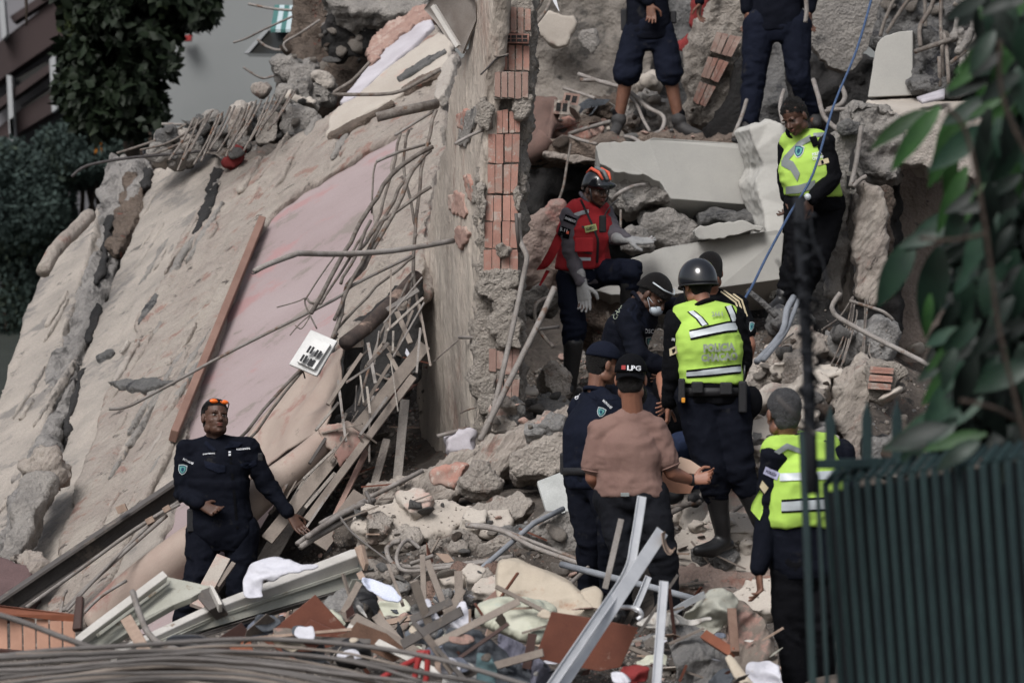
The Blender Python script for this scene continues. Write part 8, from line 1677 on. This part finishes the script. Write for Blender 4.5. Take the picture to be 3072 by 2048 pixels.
for a in [(2820,318,10.8,130,.20,0),(2850,340,10.8,100,.20,0),(2900,330,10.7,118,.20,0),(2780,330,10.9,150,.17,0),(2900,500,10.7,115,.17,0),(2860,420,10.8,95,.16,0),
          (2740,720,11,120,.19,1),(2820,740,10.9,100,.22,1),(2880,800,10.8,80,.17,1),(2880,640,10.8,150,.17,1),(2930,560,10.7,120,.16,1),(2790,880,10.9,95,.13,0),(2990,850,10.6,120,.2,1),(2960,760,10.7,60,.17,1),
          (2980,300,10.6,160,.14,1),(3000,160,10.6,150,.16,0),(3040,90,10.6,110,.16,0),(3000,400,10.6,110,.15,1),(2960,120,10.7,130,.13,0),(3050,240,10.5,120,.16,0),(2870,1080,10.9,130,.15,0),(2900,1000,10.8,140,.13,0),
          (2960,1180,10.6,150,.2,1),(2900,1230,10.7,160,.18,1),(2860,1290,10.8,170,.18,1),(2800,1300,10.9,140,.12,1),(2960,1300,10.6,170,.18,0),(2840,700,10.8,170,.12,1)]: leaf(*a)
rn = random.Random(12)
for i in range(255):
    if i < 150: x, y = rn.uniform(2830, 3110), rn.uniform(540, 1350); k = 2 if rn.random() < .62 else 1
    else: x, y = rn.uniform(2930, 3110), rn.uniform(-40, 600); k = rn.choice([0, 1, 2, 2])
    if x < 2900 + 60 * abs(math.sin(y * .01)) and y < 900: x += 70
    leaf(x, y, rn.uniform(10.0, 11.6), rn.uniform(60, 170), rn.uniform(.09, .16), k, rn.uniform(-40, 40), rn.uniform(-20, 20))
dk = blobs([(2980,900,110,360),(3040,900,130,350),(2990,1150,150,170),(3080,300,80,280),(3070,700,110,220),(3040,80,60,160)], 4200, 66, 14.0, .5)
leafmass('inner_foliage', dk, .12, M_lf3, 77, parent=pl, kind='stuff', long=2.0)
for P_ in ([(3100,1400,10.8),(3000,1000,10.8),(2960,700,10.8),(2900,400,10.8),(2830,320,10.8)], [(3100,1300,10.9),(3000,1230,10.8),(2880,1200,10.8)], [(3100,500,10.7),(3010,300,10.7),(3000,120,10.7)], [(2960,700,10.8),(2860,720,10.9),(2760,715,11)]): tube('stem', P_, .006, M_bark, k=4, parent=pl)
# ================================================================== LOOSE RUBBLE
PROTO = {}
def protos(key, m, n=6, flatz=.7):
    PROTO[key] = [rock_mesh('rock', 100 + i * 7 + len(key), m, 2, flatz) for i in range(n)]
protos('beige', M_rub); protos('grey', M_rub_g); protos('brown', M_brownrub); protos('slab', M_rub, 5, .28); protos('gslab', M_rub_g, 4, .25); protos('tile', M_tile_dusty, 4, .45); protos('pale', M_plaster_lt, 4, .6)
def inside(x, y, poly):
    c = False
    for i in range(len(poly)):
        (x1, y1), (x2, y2) = poly[i], poly[i - 1]
        if (y1 > y) != (y2 > y) and x < (x2 - x1) * (y - y1) / (y2 - y1) + x1: c = not c
    return c
def sample(poly, rn):
    xs = [p[0] for p in poly]; ys = [p[1] for p in poly]
    while True:
        x, y = rn.uniform(min(xs), max(xs)), rn.uniform(min(ys), max(ys))
        if inside(x, y, poly): return x, y
ZONES = [ # polygon, individuals, kinds, size range in px, label, group
 ([(1040,1480),(1440,1500),(1760,1560),(1760,1900),(1500,1980),(900,1980),(700,1900),(880,1640)], 90, ['beige','grey','brown','slab','tile','gslab'], (14,42), 'broken piece among the dusty rubble in the middle of the heap', 'rubble in the middle of the heap'),
 ([(1440,1180),(1760,1040),(1790,1240),(1560,1290),(1440,1330)], 36, ['beige','grey','tile','slab','pale'], (12,34), 'broken piece at the foot of the tall wall near the paramedic boot', 'rubble at the foot of the tall wall'),
 ([(1650,1150),(1900,900),(2300,930),(2300,1050),(2000,1180),(1700,1260)], 30, ['beige','grey','brown','slab'], (12,34), 'broken piece in the hollow around the kneeling group', 'rubble around the kneeling group'),
 ([(2230,900),(2500,900),(2900,1100),(2860,1400),(2560,1420),(2230,1420)], 62, ['beige','grey','slab','pale','brown'], (14,46), 'broken piece on the right hand rubble slope', 'rubble on the right slope'),
 ([(2000,1420),(2340,1420),(2420,1800),(2000,1860)], 34, ['beige','slab','pale','slab'], (10,30), 'broken piece near the traffic officer\'s boots', 'rubble near the traffic officer boots'),
 ([(1760,1900),(2420,1820),(2420,2048),(1700,2048)], 40, ['grey','brown','beige','slab'], (14,36), 'broken piece in the debris at the lower right', 'rubble at the lower right'),
 ([(1000,1260),(1300,1000),(1240,1450),(960,1720)], 26, ['brown','grey','slab','tile'], (12,30), 'broken piece wedged between the slanting planks', 'rubble between the planks'),
 ([(1600,330),(1860,260),(2080,300),(2080,430),(1640,440)], 46, ['beige','brown','tile','grey','slab','pale'], (12,32), 'broken piece in the heap around the upper men', 'rubble around the upper men'),
 ([(300,420),(560,360),(760,240),(960,280),(900,400),(700,480),(450,480)], 60, ['grey','gslab','grey','beige'], (14,34), 'crumb of the torn ridge, upper left', 'rubble of the torn ridge'),
 ([(830,160),(960,60),(1100,120),(1080,240),(900,290)], 26, ['brown','grey','beige','gslab'], (14,34), 'broken piece in the brown roof debris', 'rubble in the roof debris'),
 ([(2620,-20),(3060,-20),(3000,240),(2740,240)], 24, ['grey','gslab','beige'], (14,34), 'broken piece in the top right tangle', 'rubble in the top right tangle')]
rn = random.Random(77)
def put(mesh, c, s, rn, name='concrete_chunk'):
    o = bpy.data.objects.new(name, mesh); COL.objects.link(o); o.location = c; o.scale = (s, s * rn.uniform(.7, 1), s * rn.uniform(.7, 1.1))
    o.rotation_euler = (rn.uniform(-.6, .6), rn.uniform(-.6, .6), rn.uniform(0, 6.28)); return o
total = 0
for poly, n, kinds, (s0, s1), lab, grp in ZONES:
    for _ in range(int(n * .72)):
        x, y = sample(poly, rn); h = hit(x, y)
        if h is None or h[4] >= NSUP: continue
        s = (s0 + (s1 * 1.5 - s0) * rn.random() ** 2.2) * h[0].y / F * .72
        k = rn.choice(kinds); o = put(rn.choice(PROTO[k]), h[0] + h[1] * s * .15 * (1 if h[1].y < 0 else -1), s, rn, 'brick_fragment' if k == 'tile' else 'concrete_chunk')
        sz = 'large' if s > .075 else ('small' if s < .045 else 'middling'); hue = dict(beige='beige', grey='grey', brown='brown', slab='flat beige', gslab='flat grey', tile='reddish tile', pale='pale')[k]
        tag(o, sz + ' ' + hue + ' ' + lab, 'rubble', grp + ', ' + sz + ' ' + hue); total += 1
# fine crumbs too many to count: one mass per ground patch
def crumbs(name, polys, n, m, s0, s1, seed, only=False):
    rn = random.Random(seed); VV = []; FF = []; c = 0
    base = []
    for q in range(6):
        bm = bmesh.new(); bmesh.ops.create_icosphere(bm, subdivisions=1, radius=1); V = np.array([v.co[:] for v in bm.verts]); 
        for _ in range(5):
            d = np.array([rn.gauss(0, 1) for _ in range(3)]); d /= np.linalg.norm(d); s = V @ d; V = V - np.outer(np.clip(s - .55, 0, None), d)
        V[:, 2] *= rn.uniform(.3, .9); base.append((V, np.array([[v.index for v in f.verts] for f in bm.faces]))); bm.free()
    for k in range(n):
        x, y = sample(polys[k % len(polys)], rn); h = hit(x, y)
        if h is None or h[4] >= NSUP: continue
        if only:
            g0 = SUP[0].ray_cast(CAM0, raydir(x, y))
            if g0[0] is None or g0[3] > h[2] + .02: continue
        s = (s0 + (s1 - s0) * rn.random() ** 3) * h[0].y / F * .5 * (1 if h[4] == 0 else .4); V, Fq = base[rn.randrange(6)]
        Mx = np.array(Matrix.Rotation(rn.uniform(0, 6.28), 3, 'Z') @ Matrix.Rotation(rn.uniform(-1, 1), 3, 'X') @ Matrix.Rotation(rn.uniform(-1, 1), 3, 'Y'))
        VV.append((V * s) @ Mx.T + np.array(h[0])); FF.append(Fq + c); c += len(V)
    o = obj(name, np.concatenate(VV), np.concatenate(FF), m, smooth=False, kind='stuff'); return o
zp = [z[0] for z in ZONES]
M_cr = {}
crumbs('gravel', zp[0:1] * 3 + zp[1:7] + [[(0,1900),(700,1900),(1000,1980),(1700,1980),(2400,1900),(2400,2048),(0,2048)]] * 2, 7000, M_rub, 5, 26, 5)
crumbs('gravel', zp, 5000, M_rub_g, 5, 22, 6, True)
crumbs('brick_gravel', zp[0:2] + zp[5:8], 1100, M_tile_dusty, 5, 20, 7, True)
crumbs('dark_gravel', zp, 2600, M_brownrub, 6, 26, 8, True)
# splinters of wood lying in the heap
for i in range(60):
    zi = rn.choice([0, 0, 5, 6, 2, 4]); x, y = sample(zp[zi], rn); h = hit(x, y); mi = rn.choice([0, 1, 1, 2])
    if h is None: continue
    L = rn.uniform(.08, .28); a = rn.uniform(0, 6.28); d = Vector((math.cos(a), rn.uniform(-.3, .3), math.sin(a) * .5)).normalized() * L / 2; c = h[0] + Vector((0, -.03, .03))
    V, Fc = boxpts(c - d, c + d, rn.uniform(.012, .035), .01); obj('wood_splinter', np.array([tuple(v) for v in V]), Fc, (M_wood, M_wood_gy, M_wood_red)[mi], smooth=False, label=('pale', 'dusty brown', 'red brown')[mi] + (' long' if L > .18 else ' short') + ' wood splinter' + ZONES[zi][4].replace('broken piece', ''), cat='splinter', group=('pale', 'dusty brown', 'red brown')[mi] + (' long' if L > .18 else ' short') + ' splinters, ' + ZONES[zi][5])

# small rags and torn plastic, each its own crumpled net
RG = [(M_clothg, 'dark grey'), (M_rub_g, 'dusty grey'), (M_clothw, 'white'), (M_bag, 'pale green grey'), (MATS['slate_cloth'], 'slate blue'), (M_dirt, 'dust coloured'), (MATS['brown_grey_foil'], 'brown grey'), (M_cushion, 'beige'), (M_blackm, 'black')]
for i in range(46):
    x, y = sample(rn.choice([[(900,1860),(1500,1830),(2330,1880),(2330,2048),(1000,2048)], [(640,1850),(1100,1800),(1500,1850),(1500,2030),(700,1960)]]), rn); h = hit(x, y)
    if h is None: continue
    w = rn.uniform(22, 62); n = rn.choice([5, 6, 7]); a0 = rn.uniform(0, 6); P_ = [(x + math.cos(a0 + 2 * math.pi * k / n) * w * rn.uniform(.5, 1.15), y + math.sin(a0 + 2 * math.pi * k / n) * w * rn.uniform(.3, .75)) for k in range(n)]
    m_, hue = rn.choice(RG); cloth('rag', P_, h[0].y - .10, 0, m_, hue + (' large' if w > 42 else ' small') + ' crumpled rag in the household debris at the bottom', 'rag', 500 + i, .02)['group'] = hue + (' large' if w > 42 else ' small') + ' rags at the bottom'
for i in range(30):
    x, y = sample([(700,1840),(1500,1780),(2330,1880),(2330,2048),(900,2048)], rn); h = hit(x, y)
    if h is None: continue
    L = rn.uniform(.12, .5); a = rn.gauss(1.0, .9); d = Vector((math.cos(a), rn.uniform(-.4, .2), math.sin(a) * .8)).normalized() * L / 2; c = h[0] + Vector((0, -.06, .05)); k = rn.randrange(6)
    V, Fc = boxpts(c - d, c + d, rn.uniform(.014, .05), rn.uniform(.008, .02), (0, -1, .4)); obj('lath', np.array([tuple(v) for v in V]), Fc, (M_wood, M_wood_gy, M_wood_gy, M_white_edge, M_wood_dk, M_steel)[k], smooth=False, label=('pale wooden', 'dusty', 'dusty', 'off white', 'dark brown', 'dark steel')[k] + (' long' if L > .3 else ' short') + ' lath lying in the household debris', cat='lath', group=('pale wooden', 'dusty', 'dusty', 'off white', 'dark brown', 'dark steel')[k] + (' long' if L > .3 else ' short') + ' laths in the debris')
# flat scraps, board ends and rags lying every way in the household debris
def scrap_mesh(k):
    rn = random.Random(k); n = rn.choice([4, 5]); P = [(math.cos(a) * rn.uniform(.7, 1.1), math.sin(a) * rn.uniform(.35, .7)) for a in [2 * math.pi * (i + rn.uniform(-.2, .2)) / n for i in range(n)]]
    V = [(x, y, .05 * math.sin(x * 3)) for x, y in P] + [(x, y, .05 * math.sin(x * 3) - .07) for x, y in P]
    return V, [tuple(range(n)), tuple(range(2 * n - 1, n - 1, -1))] + [(i, i + n, (i + 1) % n + n, (i + 1) % n) for i in range(n)]
SM = []
for k, m_ in enumerate([M_wood_gy, M_wood_red, M_white_edge, M_clothw, M_cream, M_clothg, M_wood, M_plaster_lt, M_conc, M_tile_dusty, M_wood_dk, M_rub]):
    V, Fq = scrap_mesh(k); SM.append((mesh_from('scrap', V, Fq, m_, False), ['dusty brown', 'red brown', 'off white', 'white', 'cream', 'dark grey', 'pale wooden', 'pale plaster', 'grey', 'reddish', 'dark wooden', 'beige'][k]))
for poly, n, where in (([(700,1830),(1500,1800),(2400,1900),(2400,2048),(900,2048)], 130, 'in the household debris at the bottom'), ([(900,1640),(1440,1640),(1500,1800),(900,1800)], 22, 'on the heap behind the gutter beam'), ([(1640,300),(1850,290),(1850,430),(1640,430)], 14, 'in the heap left of the man in shorts'), ([(1000,1200),(1240,1020),(1240,1300),(1000,1500)], 16, 'in the hollow behind the planks')):
    for _ in range(n):
        x, y = sample(poly, rn); h = hit(x, y)
        if h is None: continue
        if h[4] >= NSUP and rn.random() < .6: continue
        s = (16 + 60 * rn.random() ** 2.2) * h[0].y / F; me, hue = rn.choice(SM); o = put(me, h[0] + Vector((0, -.04, .02)), s, rn, 'scrap'); o.scale = (s, s * rn.uniform(.4, .9), s * rn.uniform(.3, .8)); o.rotation_euler = (rn.uniform(-.3, 1.5), rn.uniform(-.8, .8), rn.uniform(0, 6.28))
        tag(o, hue + ' flat scrap lying ' + where, 'scrap', hue + ' scraps ' + where)
# members of a row are told apart by their place in it
ORD = ['first','second','third','fourth','fifth','sixth','seventh','eighth','ninth','tenth','eleventh','twelfth','thirteenth','fourteenth','fifteenth','sixteenth','seventeenth','eighteenth','nineteenth','twentieth']
GR_ = {}
for o in COL.objects:
    if o.get('group') and o.get('category') in ('rebar', 'cable', 'conduit', 'wire', 'pipe'): GR_.setdefault(o['group'], []).append(o)
for gname, L_ in GR_.items():
    low = 'bottom edge' in gname
    def kx(o):
        c = o.location + (Vector((0, 0, 0))); return (-(c.z) if low else c.x / c.y)
    L_.sort(key=kx)
    if len(L_) <= 20:
        for i, o in enumerate(L_): o['label'] = ORD[i] + (' from the top of the ' if low else ' from the left of the ') + gname

for o in COL.objects:
    if o.parent is None and o.get('label') and not o.get('kind'): o['kind'] = 'thing'
